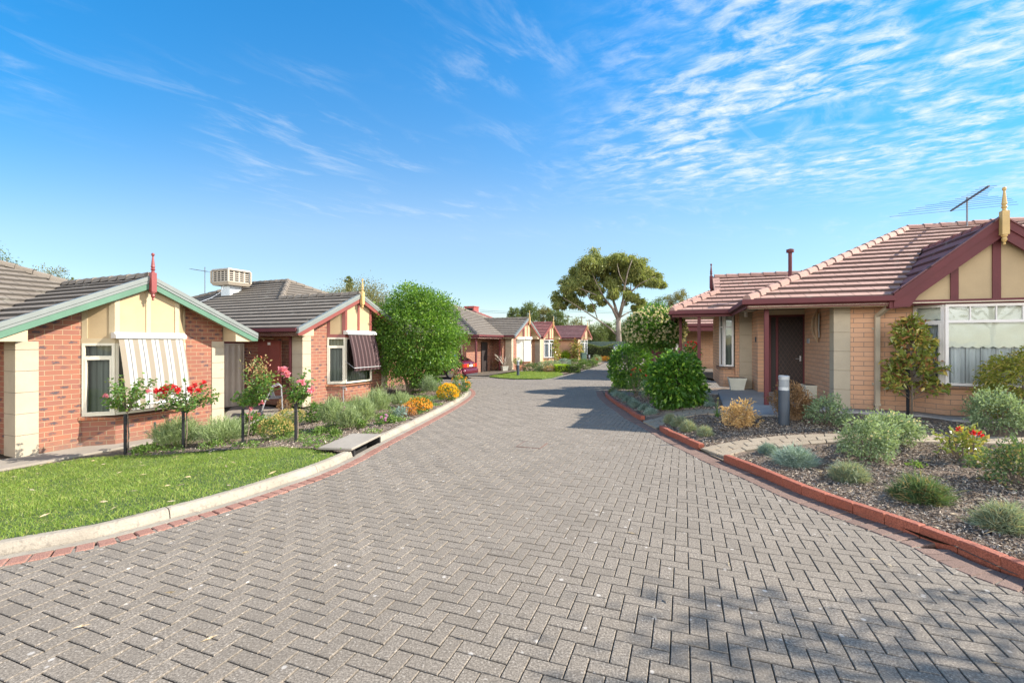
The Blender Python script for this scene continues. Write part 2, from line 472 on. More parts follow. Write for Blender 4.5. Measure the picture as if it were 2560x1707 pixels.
leaf_mat('leaf_blue', (0.095, 0.145, 0.120), (0.22, 0.285, 0.250), (0.30, 0.37, 0.30), 0.25, 0.6)
leaf_mat('leaf_bluedry', (0.11, 0.15, 0.095), (0.24, 0.27, 0.17), (0.34, 0.26, 0.12), 0.25, 0.6)
leaf_mat('leaf_tuft', (0.040, 0.075, 0.028), (0.10, 0.15, 0.055), (0.30, 0.20, 0.08), 0.25, 0.6)
leaf_mat('leaf_box', (0.045, 0.080, 0.018), (0.10, 0.16, 0.03), (0.15, 0.20, 0.05), 0.3, 0.5)
leaf_mat('leaf_lime', (0.16, 0.25, 0.014), (0.28, 0.38, 0.02), None, 0.35, 0.5)
leaf_mat('leaf_dead', (0.34, 0.21, 0.085), (0.52, 0.36, 0.17), (0.44, 0.26, 0.10), 0.25, 0.7)
leaf_mat('leaf_brown', (0.11, 0.060, 0.026), (0.24, 0.14, 0.065), (0.32, 0.19, 0.09), 0.2, 0.8)
leaf_mat('leaf_conifer', (0.10, 0.125, 0.018), (0.23, 0.24, 0.035), (0.42, 0.32, 0.09), 0.25, 0.6)
leaf_mat('leaf_rose', (0.045, 0.105, 0.022), (0.11, 0.20, 0.035), (0.20, 0.20, 0.05), 0.35, 0.4)
leaf_mat('leaf_bronze', (0.16, 0.16, 0.055), (0.30, 0.22, 0.10), (0.40, 0.10, 0.07), 0.35, 0.4)
leaf_mat('leaf_cover', (0.050, 0.100, 0.020), (0.13, 0.20, 0.04), (0.20, 0.24, 0.07), 0.35, 0.5)
leaf_mat('petal_red', (0.60, 0.012, 0.02), (0.80, 0.05, 0.05), None, 0.3, 0.5)
leaf_mat('petal_pink', (0.75, 0.16, 0.24), (0.80, 0.36, 0.42), None, 0.35, 0.5)
leaf_mat('petal_mauve', (0.62, 0.25, 0.50), (0.72, 0.42, 0.62), None, 0.35, 0.5)
leaf_mat('petal_yellow', (0.80, 0.42, 0.012), (0.85, 0.56, 0.03), None, 0.3, 0.5)
leaf_mat('petal_orange', (0.72, 0.30, 0.03), (0.80, 0.44, 0.06), None, 0.3, 0.5)
leaf_mat('petal_straw', (0.50, 0.38, 0.11), (0.64, 0.52, 0.22), None, 0.3, 0.5)
leaf_mat('petal_cream', (0.66, 0.58, 0.34), (0.78, 0.70, 0.46), None, 0.3, 0.5)
leaf_mat('grass_blade', (0.095, 0.160, 0.020), (0.19, 0.255, 0.042), (0.30, 0.28, 0.09), 0.35, 0.5)
paint('lattice_brown', (0.075, 0.042, 0.032), 0.6, 0.2)

# ------------------------------------------------------------------ mesh helpers
def tag(o, label=None, cat=None, group=None, kind=None):
    if label: o['label'] = label
    if cat: o['category'] = cat
    if group: o['group'] = group
    if kind: o['kind'] = kind
    return o


def empty(name, loc=(0, 0, 0), rz=0.0):
    o = bpy.data.objects.new(name, None)
    o.empty_display_size = 0.2
    COL.objects.link(o)
    o.location = loc
    o.rotation_euler = (0, 0, rz)
    return o


def thing(name, label, cat, loc=(0, 0, 0), rz=0.0, group=None):
    return tag(empty(name, loc, rz), label, cat, group)


def kids(o):
    return [c for c in bpy.data.objects if c.parent is o]


def copy_tree(o, parent=None):
    c = o.copy()
    COL.objects.link(c)
    c.parent = parent
    for ch in kids(o):
        copy_tree(ch, c)
    return c


class MB:
    """collects polygons; uv in metres is worked out from each face"""

    def __init__(s):
        s.v, s.f, s.uv, s.mi = [], [], [], []

    def poly(s, pts, uv=None, mi=0):
        pts = [Vector(p) for p in pts]
        i = len(s.v)
        s.v.extend(pts)
        s.f.append(list(range(i, i + len(pts))))
        if uv is None:
            n = Vector((0, 0, 0))
            for k in range(len(pts)):
                a, b = pts[k], pts[(k + 1) % len(pts)]
                n += a.cross(b)
            if n.length > 1e-12: n.normalize()
            if abs(n.z) > 0.75:
                uv = [(p.x, p.y) for p in pts]
            else:
                t = Vector((-n.y, n.x, 0)).normalized()
                up = n.cross(t)
                if up.z < 0: up = -up
                uv = [(p.dot(t), p.dot(up)) for p in pts]
        s.uv.append(uv)
        s.mi.append(mi)

    def prism(s, poly, z0, z1, mi=0):
        """poly counter-clockwise in plan; z0/z1 numbers or lists"""
        n = len(poly)
        ar = sum(poly[k][0] * poly[(k + 1) % n][1] - poly[(k + 1) % n][0] * poly[k][1] for k in range(n))
        if ar < 0:
            poly = poly[::-1]
            if isinstance(z0, list): z0 = z0[::-1]
            if isinstance(z1, list): z1 = z1[::-1]
        a = z0 if isinstance(z0, list) else [z0] * n
        b = z1 if isinstance(z1, list) else [z1] * n
        lo = [(p[0], p[1], z) for p, z in zip(poly, a)]
        hi = [(p[0], p[1], z) for p, z in zip(poly, b)]
        s.poly(lo[::-1], mi=mi)
        s.poly(hi, mi=mi)
        for k in range(n):
            j = (k + 1) % n
            s.poly([lo[k], lo[j], hi[j], hi[k]], mi=mi)

    def box(s, x0, x1, y0, y1, z0, z1, mi=0):
        s.prism([(x0, y0), (x1, y0), (x1, y1), (x0, y1)], z0, z1, mi)

    def prism_y(s, xz, y0, y1, mi=0):
        """polygon in the x-z plane extruded along y"""
        n = len(xz)
        ar = sum(xz[k][0] * xz[(k + 1) % n][1] - xz[(k + 1) % n][0] * xz[k][1] for k in range(n))
        if ar < 0: xz = xz[::-1]
        if y0 > y1: y0, y1 = y1, y0
        fr = [(x, y0, z) for x, z in xz]
        bk = [(x, y1, z) for x, z in xz]
        s.poly(fr, mi=mi)
        s.poly(bk[::-1], mi=mi)
        for k in range(n):
            j = (k + 1) % n
            s.poly([fr[j], fr[k], bk[k], bk[j]], mi=mi)

    def beam(s, p0, p1, w, h, mi=0):
        """bar from p0 to p1; w across in plan, h vertical, hung below the line"""
        p0, p1 = Vector(p0), Vector(p1)
        d = p1 - p0
        t = Vector((d.x, d.y, 0)).normalized()
        c = Vector((-t.y, t.x, 0)) * (w / 2)
        dn = Vector((0, 0, -h))
        A = [p0 - c, p0 + c, p0 + c + dn, p0 - c + dn]
        B = [p1 - c, p1 + c, p1 + c + dn, p1 - c + dn]
        s.poly(A, mi=mi); s.poly(B[::-1], mi=mi)
        for k in range(4):
            j = (k + 1) % 4
            s.poly([A[j], A[k], B[k], B[j]], mi=mi)

    def bar(s, p0, p1, w, h, mi=0, up=(0, 0, 1)):
        """bar centred on the line, any direction"""
        p0, p1 = Vector(p0), Vector(p1)
        d = (p1 - p0).normalized()
        up = Vector(up)
        if abs(d.dot(up)) > 0.98: up = Vector((0, 1, 0))
        c = d.cross(up).normalized() * (w / 2)
        u = c.cross(d).normalized() * (h / 2)
        A = [p0 - c - u, p0 + c - u, p0 + c + u, p0 - c + u]
        B = [p1 - c - u, p1 + c - u, p1 + c + u, p1 - c + u]
        s.poly(A[::-1] if False else A, mi=mi); s.poly(B[::-1], mi=mi)
        for k in range(4):
            j = (k + 1) % 4
            s.poly([A[j], A[k], B[k], B[j]], mi=mi)

    def tube(s, pts, rad, n=6, mi=0):
        pts = [Vector(p) for p in pts]
        if not isinstance(rad, (list, tuple)): rad = [rad] * len(pts)
        rings = []
        pu = None
        for k, p in enumerate(pts):
            d = (pts[min(k + 1, len(pts) - 1)] - pts[max(k - 1, 0)]).normalized()
            up = pu if pu is not None else (Vector((0, 0, 1)) if abs(d.z) < 0.9 else Vector((1, 0, 0)))
            a = d.cross(up)
            if a.length < 1e-6: a = d.cross(Vector((0.3, 1, 0.2)))
            a.normalize()
            b = a.cross(d).normalized()
            pu = b
            rings.append([p + (a * math.cos(2 * PI * q / n) + b * math.sin(2 * PI * q / n)) * rad[k] for q in range(n)])
        i = len(s.v)
        for r in rings: s.v.extend(r)
        for k in range(len(rings) - 1):
            for q in range(n):
                r = (q + 1) % n
                s.f.append([i + k * n + r, i + k * n + q, i + (k + 1) * n + q, i + (k + 1) * n + r])
                s.uv.append([(0, 0)] * 4); s.mi.append(mi)
        s.f.append([i + q for q in range(n)]); s.uv.append([(0, 0)] * n); s.mi.append(mi)
        j = i + (len(rings) - 1) * n
        s.f.append([j + q for q in range(n)][::-1]); s.uv.append([(0, 0)] * n); s.mi.append(mi)

    def lathe(s, prof, c=(0, 0, 0), n=12, mi=0, cap=True):
        c = Vector(c)
        i = len(s.v)
        for r, z in prof:
            for q in range(n):
                a = 2 * PI * q / n
                s.v.append(c + Vector((r * math.cos(a), r * math.sin(a), z)))
        for k in range(len(prof) - 1):
            for q in range(n):
                r = (q + 1) % n
                s.f.append([i + k * n + q, i + k * n + r, i + (k + 1) * n + r, i + (k + 1) * n + q])
                s.uv.append([(0, 0)] * 4); s.mi.append(mi)
        if cap:
            s.f.append([i + q for q in range(n)][::-1]); s.uv.append([(0, 0)] * n); s.mi.append(mi)
            j = i + (len(prof) - 1) * n
            s.f.append([j + q for q in range(n)]); s.uv.append([(0, 0)] * n); s.mi.append(mi)

    def build(s, name, mats, parent=None, smooth=False, bevel=0.0, label=None):
        me = bpy.data.meshes.new(name)
        me.from_pydata([tuple(v) for v in s.v], [], s.f)
        uvl = me.uv_layers.new(name='UVMap')
        flat = [c for f in s.uv for p in f for c in p]
        uvl.data.foreach_set('uv', flat)
        if isinstance(mats, str): mats = [mats]
        for m in mats: me.materials.append(MATS[m])
        me.polygons.foreach_set('material_index', s.mi)
        if smooth:
            me.polygons.foreach_set('use_smooth', [True] * len(me.polygons))
        me.update()
        o = bpy.data.objects.new(name, me)
        COL.objects.link(o)
        if parent is not None: o.parent = parent
        if bevel > 0:
            b = o.modifiers.new('bevel', 'BEVEL')
            b.width = bevel
            b.segments = 2
            b.limit_method = 'ANGLE'
            w = o.modifiers.new('weld', 'WELD')
            w.merge_threshold = 0.0004
            o.modifiers.move(1, 0)
        if label: o['label'] = label
        return o


class ML:
    """a set of separate pieces that each become a part of their own"""

    def __init__(s): s.l = []

    def new(s):
        s.l.append(MB())
        return s.l[-1]

    def beam(s, *a): s.new().beam(*a)

    def box(s, *a): s.new().box(*a)

    def prism(s, *a): s.new().prism(*a)

    def build(s, *a, **k): return [m.build(*a, **k) for m in s.l]


def np_mesh(name, V, Fc, mat, parent=None, smooth=False):
    """V (n,3) array, Fc (m,k) index array with constant k"""
    me = bpy.data.meshes.new(name)
    V = np.asarray(V, dtype=np.float32)
    Fc = np.asarray(Fc, dtype=np.int32)
    m, k = Fc.shape
    me.vertices.add(len(V)); me.vertices.foreach_set('co', V.ravel())
    me.loops.add(m * k); me.loops.foreach_set('vertex_index', Fc.ravel())
    me.polygons.add(m)
    me.polygons.foreach_set('loop_start', np.arange(0, m * k, k, dtype=np.int32))
    me.polygons.foreach_set('loop_total', np.full(m, k, dtype=np.int32))
    me.polygons.foreach_set('use_smooth', np.full(m, smooth, dtype=bool))
    me.materials.append(MATS[mat])
    me.update(calc_edges=True)
    o = bpy.data.objects.new(name, me)
    COL.objects.link(o)
    if parent is not None: o.parent = parent
    return o


# ------------------------------------------------------------------ foliage helpers
RNG = np.random.default_rng(11)


def unit(a):
    return a / np.maximum(np.linalg.norm(a, axis=1, keepdims=True), 1e-9)


def leaves(name, P, D, L, Wd, mat, parent=None, fold=0.25, droop=0.0, rng=None):
    rng = rng or RNG
    n = len(P)
    P = np.asarray(P, dtype=float); D = unit(np.asarray(D, dtype=float))
    L = (np.ones(n) * L) * rng.uniform(0.65, 1.25, n)
    Wd = (np.ones(n) * Wd) * rng.uniform(0.75, 1.2, n)
    S = unit(np.cross(D, rng.normal(size=(n, 3)) * 0.7 + np.array([0, 0, 1.0])))
    U = np.cross(S, D)
    tip = P + D * L[:, None]
    tip[:, 2] -= droop * L
    mid = P + D * (L * 0.48)[:, None] + U * (fold * Wd)[:, None]
    V = np.empty((n, 4, 3))
    V[:, 0] = P
    V[:, 1] = mid + S * (Wd / 2)[:, None]
    V[:, 2] = tip
    V[:, 3] = mid - S * (Wd / 2)[:, None]
    b = np.arange(n)[:, None] * 4
    Fc = np.concatenate([b + np.array([[0, 1, 2]]), b + np.array([[0, 2, 3]])], axis=0)
    return np_mesh(name, V.reshape(-1, 3), Fc, mat, parent)


def blades(name, P, D, L, Wd, mat, parent=None, rng=None):
    """thin bent blades: two segments"""
    rng = rng or RNG
    n = len(P)
    D = unit(np.asarray(D, dtype=float))
    L = (np.ones(n) * L) * rng.uniform(0.6, 1.25, n)
    S = unit(np.cross(D, rng.normal(size=(n, 3)))) * (np.ones(n) * Wd)[:, None] * 0.5
    B = rng.normal(size=(n, 3)) * 0.22 + np.stack([D[:, 0], D[:, 1], np.zeros(n) - 0.1], 1) * 0.25
    V = np.empty((n, 5, 3))
    V[:, 0] = P - S; V[:, 1] = P + S
    mid = P + D * (L * 0.55)[:, None]
    V[:, 2] = mid + S * 0.8; V[:, 3] = mid - S * 0.8
    V[:, 4] = P + (D + B) * L[:, None]
    b = np.arange(n)[:, None] * 5
    Fc = np.concatenate([b + np.array([[0, 1, 2]]), b + np.array([[0, 2, 3]]), b + np.array([[3, 2, 4]])], axis=0)
    return np_mesh(name, V.reshape(-1, 3), Fc, mat, parent)


def lumpy(D, rng, amp=0.18, k=3.0):
    f = np.zeros(len(D))
    for i in range(6):
        w = rng.normal(size=3) * k * (1 + 0.35 * i)
        f += np.cos(D @ w + rng.uniform(0, 6.28)) / (1 + 0.5 * i)
    return 1 + amp * f / 2.0


def sphere_dirs(n, rng, zmin=-1.0):
    z = rng.uniform(zmin, 1, n)
    a = rng.uniform(0, 2 * PI, n)
    r = np.sqrt(np.maximum(0, 1 - z * z))
    return np.stack([r * np.cos(a), r * np.sin(a), z], 1)


def clump_points(n_clump, per, size, rx, ry, rz, cz, rng, lump=0.2, shell=0.65, zmin=-0.5, k=3.0):
    """sprays of leaves spread through an uneven crown; returns leaf bases and directions"""
    D = sphere_dirs(n_clump, rng, zmin)
    r = (shell + (1 - shell) * rng.uniform(0, 1, n_clump) ** 0.6) * lumpy(D, rng, lump, k)
    C = D * r[:, None] * np.array([rx, ry, rz]) + np.array([0, 0, cz])
    Cn = unit(D / np.array([rx, ry, rz]))
    P = np.repeat(C, per, 0) + rng.normal(size=(n_clump * per, 3)) * size
    Dn = np.repeat(Cn, per, 0) * 0.8 + rng.normal(size=(n_clump * per, 3)) * 0.6 + np.array([0, 0, 0.15])
    return P, Dn


def stems(mb, base, n, rx, ry, rz, cz, rng, r0=0.012):
    for i in range(n):
        a = rng.uniform(0, 2 * PI)
        q = rng.uniform(0.3, 0.8)
        tip = Vector((math.cos(a) * rx * q, math.sin(a) * ry * q, cz + rz * rng.uniform(-0.1, 0.6)))
        b = Vector(base) + Vector((math.cos(a), math.sin(a), 0)) * 0.04
        mid = b.lerp(tip, 0.5) + Vector((rng.normal() * 0.04, rng.normal() * 0.04, 0.02))
        mb.tube([b, mid, tip], [r0, r0 * 0.75, r0 * 0.35], 5)


def leafy_bush(name, label, cat, loc, rx, ry, h, mat, n, ll, lw, seed=1, group=None, stem='bark', lump=0.2, shell=0.55,
               per=9, flowers=None, cz=None, zmin=-0.75, size=None, drop=0.0, nstem=7):
    rng = np.random.default_rng(seed)
    t = thing(name, label, cat, loc, 0, group)
    cz = h * 0.5 if cz is None else cz
    rz = h - cz
    P, D = clump_points(n // per, per, size or ll * 0.55, rx, ry, rz, cz, rng, lump, shell, zmin)
    keep = P[:, 2] > 0.01
    leaves('foliage', P[keep], D[keep], ll, lw, mat, t, droop=drop, rng=rng)
    mb = MB()
    stems(mb, (0, 0, -0.03), nstem, rx, ry, rz, cz, rng, 0.010 + h * 0.006)
    mb.build('stem', stem, t)
    if flowers:
        blooms(t, flowers, rx, ry, rz, cz, rng)
    return t


def blooms(t, fl, rx, ry, rz, cz, rng, name='flowers'):
    """fl = (material, count, radius of one bloom, petals each, lowest z of the direction)"""
    mat, cnt, rad, pet, zm = fl
    D = sphere_dirs(cnt, rng, zm)
    C = D * np.array([rx, ry, rz]) * rng.uniform(0.9, 1.1, (cnt, 1)) + np.array([0, 0, cz])
    P = np.repeat(C, pet, 0)
    Q = unit(rng.normal(size=(cnt * pet, 3)) + np.repeat(D, pet, 0) * 0.8)
    if cnt <= 20:
        for k in range(cnt):
            leaves('bloom', P[k * pet:(k + 1) * pet], Q[k * pet:(k + 1) * pet], rad, rad * 0.9, mat, t, fold=0.3, rng=rng)
        return
    return leaves(name, P, Q, rad, rad * 0.9, mat, t, fold=0.3, rng=rng)


def spiky_bush(name, label, cat, loc, r, h, mat, n, seed, group=None, spread=0.75, bw=0.008, flowers=None, sprig=True, ry=None):
    """lavender / rosemary habit: many fine upright sprigs from the base"""
    rng = np.random.default_rng(seed)
    t = thing(name, label, cat, loc, 0, group)
    ry = ry or r
    ns = n // 10
    a = rng.uniform(0, 2 * PI, ns)
    q = np.sqrt(rng.uniform(0, 1, ns))
    bx = np.stack([np.cos(a) * q * r * 0.45, np.sin(a) * q * ry * 0.45, np.zeros(ns)], 1)
    tx = np.stack([np.cos(a) * q * r * 1.0, np.sin(a) * q * ry * 1.0, h * (1.02 - 0.42 * q ** 2) * rng.uniform(0.72, 1.08, ns)], 1)
    tx += rng.normal(size=(ns, 3)) * 0.03
    f = rng.uniform(0.25, 1.0, (ns, 10, 1)) ** 0.7
    P = (bx[:, None, :] * (1 - f) + tx[:, None, :] * f).reshape(-1, 3)
    D = np.repeat(unit(tx - bx), 10, 0) + rng.normal(size=(ns * 10, 3)) * 0.35
    blades('foliage', P, D, h * 0.20, bw, mat, t, rng)
    if flowers:
        fm, cnt, rad = flowers
        pick = rng.integers(0, ns, cnt)
        C = tx[pick] + rng.normal(size=(cnt, 3)) * 0.02
        for c1 in C: leaves('bloom', np.repeat(c1[None], 12, 0), rng.normal(size=(12, 3)), rad, rad * 0.9, fm, t, rng=rng)
    return t


def tuft_mesh(seed, r, h, mat, n=1500, bw=0.006, bl=0.4, stray=0.12):
    """low cushion of fine blades; returns an object at the origin"""
    rng = np.random.default_rng(seed)
    D = sphere_dirs(n, rng, -0.05)
    f = lumpy(D, rng, 0.13, 2.5) * rng.uniform(0.78, 1.02, n)
    f = np.where(rng.uniform(0, 1, n) < stray, f * rng.uniform(1.0, 1.3, n), f)
    T = D * f[:, None] * np.array([r, r, h])
    dirn = unit(D + rng.normal(size=(n, 3)) * 0.35 + np.array([0, 0, 0.25]))
    P = T - dirn * (bl * h)
    P[:, 2] = np.maximum(P[:, 2], -0.01)
    return blades('tuft', P, dirn, bl * h * 1.1, bw, mat, None, rng)

# ------------------------------------------------------------------ the lie of the land
def zr(y):
    """height of the paved road at distance y"""
    t = np.clip((np.asarray(y, dtype=float) - 6.0) / 24.0, 0, 1)
    return -0.45 * (t * t * (3 - 2 * t) * 0.5 + t * 0.5)


def zroad(x, y):
    return zr(y)


def at(px, py, zf=zroad, dz=0.0):
    """point of the ground surface seen at a pixel of the 2560 px photograph"""
    y = CH * F / (py - 853.0)
    for _ in range(60):
        z = float(zf((px - 1280) / F * y, y)) + dz
        yn = (CH - z) * F / max(py - 853.0, 4.0)
        y = 0.5 * y + 0.5 * yn
    return Vector(((px - 1280) / F * y, y, float(zf((px - 1280) / F * y, y)) + dz))


def tps(pts):
    pts = np.array(pts, dtype=float)
    X = pts[:, :2]
    n = len(X)
    r = np.linalg.norm(X[:, None] - X[None], axis=2)
    K = np.where(r > 0, r * r * np.log(r + 1e-9), 0) + np.eye(n) * 0.02
    Pm = np.concatenate([np.ones((n, 1)), X], 1)
    A = np.zeros((n + 3, n + 3))
    A[:n, :n] = K; A[:n, n:] = Pm; A[n:, :n] = Pm.T
    w = np.linalg.solve(A, np.concatenate([pts[:, 2], np.zeros(3)]))

    def f(x, y):
        x = np.asarray(x, dtype=float); y = np.asarray(y, dtype=float)
        q = np.stack([x.ravel(), y.ravel()], 1)
        rr = np.linalg.norm(q[:, None] - X[None], axis=2)
        v = np.where(rr > 0, rr * rr * np.log(rr + 1e-9), 0) @ w[:n] + w[n] + q @ w[n + 1:]
        return v.reshape(x.shape)
    return f


def pxline(pts, zf=zroad):
    return [at(x, y, zf) for x, y in pts]


def smooth2(pts, n):
    """resample a plan polyline with Catmull-Rom, n points per span"""
    P = [Vector((p[0], p[1])) for p in pts]
    out = []
    for i in range(len(P) - 1):
        a, b = P[i], P[i + 1]
        p0 = P[i - 1] if i > 0 else a * 2 - b
        p3 = P[i + 2] if i + 2 < len(P) else b * 2 - a
        for k in range(n):
            t = k / n
            out.append(0.5 * ((2 * a) + (b - p0) * t + (2 * p0 - 5 * a + 4 * b - p3) * t * t + (3 * a - p0 - 3 * b + p3) * t ** 3))
    out.append(P[-1])
    return out


def resample(P, step):
    out = [P[0].copy()]
    acc = 0.0
    for a, b in zip(P[:-1], P[1:]):
        L = (b - a).length
        if L < 1e-9: continue
        d = step - acc
        while d <= L:
            out.append(a.lerp(b, d / L))
            d += step
        acc = (acc + L) % step if d > L else 0
        acc = L - (d - step)
    return out


def offset(P, d):
    """shift a plan polyline to its left by d"""
    out = []
    for i, p in enumerate(P):
        t = (P[min(i + 1, len(P) - 1)] - P[max(i - 1, 0)]).normalized()
        out.append(p + Vector((-t.y, t.x)) * d)
    return out


# left border: outer (road side) edge of the red header bricks, running away from the camera
KL = [Vector((-9.5, 1.55)), Vector((-7.2, 1.80)), Vector((-5.4, 2.45))]
KL += [Vector(p[:2]) for p in pxline([(0, 1416), (221, 1373), (340, 1343), (468, 1307), (604, 1267), (723, 1226),
       (833, 1186), (906, 1152), (967, 1117), (1043, 1076), (1114, 1037), (1159, 1010), (1183, 992), (1189, 982), (1181, 973), (1160, 967)])]
KL += [KL[-1] + Vector((-1.2, 0.45)), KL[-1] + Vector((-3.4, 1.3))]
KLs = resample(smooth2(KL, 8), 0.10)
# right border: road side edge of the brown header bricks
EDGE = [(2760, 1540), (2560, 1450), (2358, 1366), (2223, 1316), (2073, 1263), (1992, 1232), (1897, 1190), (1810, 1155), (1747, 1125), (1691, 1098), (1641, 1070),
        (1595, 1047), (1567, 1029), (1538, 1011), (1515, 992), (1511, 984), (1517, 977)]
KE = [Vector((6.4, -0.6)), Vector((5.4, 0.8)), Vector((4.75, 1.75))] + [Vector(p[:2]) for p in pxline(EDGE)[1:]]
KE += [KE[-1] + Vector((1.6, 0.45)), KE[-1] + Vector((3.0, 0.7))]
KRs = offset(resample(smooth2(KE, 8), 0.10), 0.265)
KR = KRs[::6] + [KRs[-1]]

U1 = Vector((0.3955, 0.9185)); N1 = Vector((0.9185, -0.3955))
UR = Vector((0.9367, -0.3502)); NR = Vector((-0.3502, -0.9367))
SCL, SCR = 0.93, 0.90       # house scales: left pair, right
H1 = Vector((-9.97, 9.13)) * SCL; H2 = Vector((-6.87, 14.9)) * SCL; HR = Vector((7.366, 10.43)) * SCR
Z1, Z2, Z3, ZR1 = CH - 2.33 * SCL, CH - 2.15 * SCL, -0.44, CH - 1.52 * SCR
U1 *= SCL; N1 *= SCL; UR *= SCR; NR *= SCR

cl = []
for p in offset(KLs, 0.365)[::9]:
    cl.append((p.x, p.y, float(zr(p.y)) + 0.085))
for t in (-4, -1.5, 0, 2, 4.3):
    for nn in (0.1, 0.9):
        p = H1 + U1 * t + N1 * nn
        cl.append((p.x, p.y, Z1 - 0.02 + (0.01 if nn > .5 else 0)))
for t in (0, 2, 4.3):
    p = H2 + U1 * t + N1 * 0.4
    cl.append((p.x, p.y, Z2 - 0.03))
cl += [(-8.1, 13.3, -0.40), (-14, 5, -0.6), (-12, 0, -0.3), (-10, -3, 0.0), (-16, 12, -0.55), (-12, 20, -0.42), (-7, 24, -0.42), (-14, 32, -0.5), (-4, 30, -0.44)]
GLf = tps(cl)


def gl(x, y):
    return GLf(x, y)


cr = []
for p in offset(KRs, -0.42)[::9]:
    cr.append((p.x, p.y, float(zr(p.y)) + 0.045))
for t in (-2.0, 0, 2, 4, 6):
    p = HR + UR * t + NR * 0.75
    cr.append((p.x, p.y, ZR1 - 0.05))
    p = HR + UR * t - NR * 1.5
    cr.append((p.x, p.y, ZR1 - 0.03))
cr += [(5.0, 12.2, 0.16), (6.2, 13.2, 0.27), (8, 5.0, 0.22), (9, 2, 0.2), (7.5, -1, 0.1), (13, 7, 0.28), (6.5, 15.2, 0.02), (9, 16.5, 0.05)]
GRf = tps(cr)


def gr(x, y):
    return GRf(x, y)


def in_poly(x, y, poly):
    x = np.asarray(x); y = np.asarray(y)
    c = np.zeros(x.shape, bool)
    n = len(poly)
    for i in range(n):
        x0, y0 = poly[i][0], poly[i][1]
        x1, y1 = poly[(i + 1) % n][0], poly[(i + 1) % n][1]
        if y0 == y1: continue
        k = ((y0 > y) != (y1 > y)) & (x < (x1 - x0) * (y - y0) / (y1 - y0) + x0)
        c ^= k
    return c


def sheet(name, outline, zf, mat, res=0.5, dz=0.0, skirt=0.0, rough=0.0):
    """ground sheet: outline in plan, height from zf"""
    O = [Vector((p[0], p[1])) for p in outline]
    xs = [p.x for p in O]; ys = [p.y for p in O]
    gx, gy = np.meshgrid(np.arange(min(xs) + res / 2, max(xs), res), np.arange(min(ys) + res / 2, max(ys), res))
    gx = gx.ravel(); gy = gy.ravel()
    k = in_poly(gx, gy, O)
    vs = O + [Vector((a, b)) for a, b in zip(gx[k], gy[k])]
    n = len(O)
    r = delaunay_2d_cdt(vs, [], [list(range(n))], 1, 1e-5)
    X = np.array([v.x for v in r[0]]); Y = np.array([v.y for v in r[0]])
    Z = zf(X, Y) + dz
    if rough: Z = Z + RNG.normal(size=len(Z)) * rough
    V = [(a, b, c) for a, b, c in zip(X, Y, Z)]
    Fs = []
    for f in r[2]:
        a, b, c = [Vector(V[i]) for i in f[:3]]
        if (b - a).cross(c - a).z < 0: f = list(f)[::-1]
        Fs.append(tuple(f))
    if skirt:
        OX = np.array(xs); OY = np.array(ys)
        OZ = zf(OX, OY) + dz
        b0 = len(V)
        for i in range(n): V.append((xs[i], ys[i], OZ[i])); V.append((xs[i], ys[i], OZ[i] - skirt))
        for i in range(n):
            j = (i + 1) % n
            Fs.append((b0 + 2 * i, b0 + 2 * i + 1, b0 + 2 * j + 1, b0 + 2 * j))
    me = bpy.data.meshes.new(name)
    me.from_pydata(V, [], Fs)
    me.materials.append(MATS[mat])
    me.polygons.foreach_set('use_smooth', [len(f) == 3 for f in Fs])
    o = bpy.data.objects.new(name, me)
    COL.objects.link(o)
    return o


def strip_blocks(mb, P, length, width, z0f, h, gap=0.006, chamfer=0.006, rng=None, jit=0.0, drop=0.03):
    """bricks laid end to end along the plan polyline P (their road side edge), width to the right of P"""
    rng = rng or RNG
    Q = resample(P, length)
    for a, b in zip(Q[:-1], Q[1:]):
        d = (b - a).normalized()
        nrm = Vector((d.y, -d.x))
        a2, b2 = a + d * gap / 2, b - d * gap / 2
        za, zb = float(z0f(a.x, a.y)), float(z0f(b.x, b.y))
        j = rng.normal() * jit
        c = chamfer
        pl = [a2, b2, b2 + nrm * width, a2 + nrm * width]
        zz = [za, zb, zb, za]
        lo = [Vector((p.x, p.y, z - drop)) for p, z in zip(pl, zz)]
        mid = [Vector((p.x, p.y, z + h - c + j)) for p, z in zip(pl, zz)]
        ins = [a2 + d * c + nrm * c, b2 - d * c + nrm * c, b2 - d * c + nrm * (width - c), a2 + d * c + nrm * (width - c)]
        top = [Vector((p.x, p.y, z + h + j)) for p, z in zip(ins, zz)]
        i = len(mb.v)
        mb.v.extend(lo + mid + top)
        flip = nrm.cross(d) < 0
        fs = [[i + 8, i + 9, i + 10, i + 11]]
        for k in range(4):
            m = (k + 1) % 4
            fs.append([i + k, i + m, i + 4 + m, i + 4 + k])
            fs.append([i + 4 + k, i + 4 + m, i + 8 + m, i + 8 + k])
        for f in fs:
            mb.f.append(f[::-1]); mb.uv.append([(0, 0)] * 4); mb.mi.append(0)


def fix_normals(o):
    bm = bmesh.new()
    bm.from_mesh(o.data)
    bmesh.ops.recalc_face_normals(bm, faces=bm.faces)
    bm.to_mesh(o.data)
    bm.free()
    return o


# ---- far ground
g = MB()
g.poly([(-900, -300, -1.05), (900, -300, -1.05), (900, 1500, -1.05), (-900, 1500, -1.05)])
tag(g.build('ground', 'soil'), kind='structure')

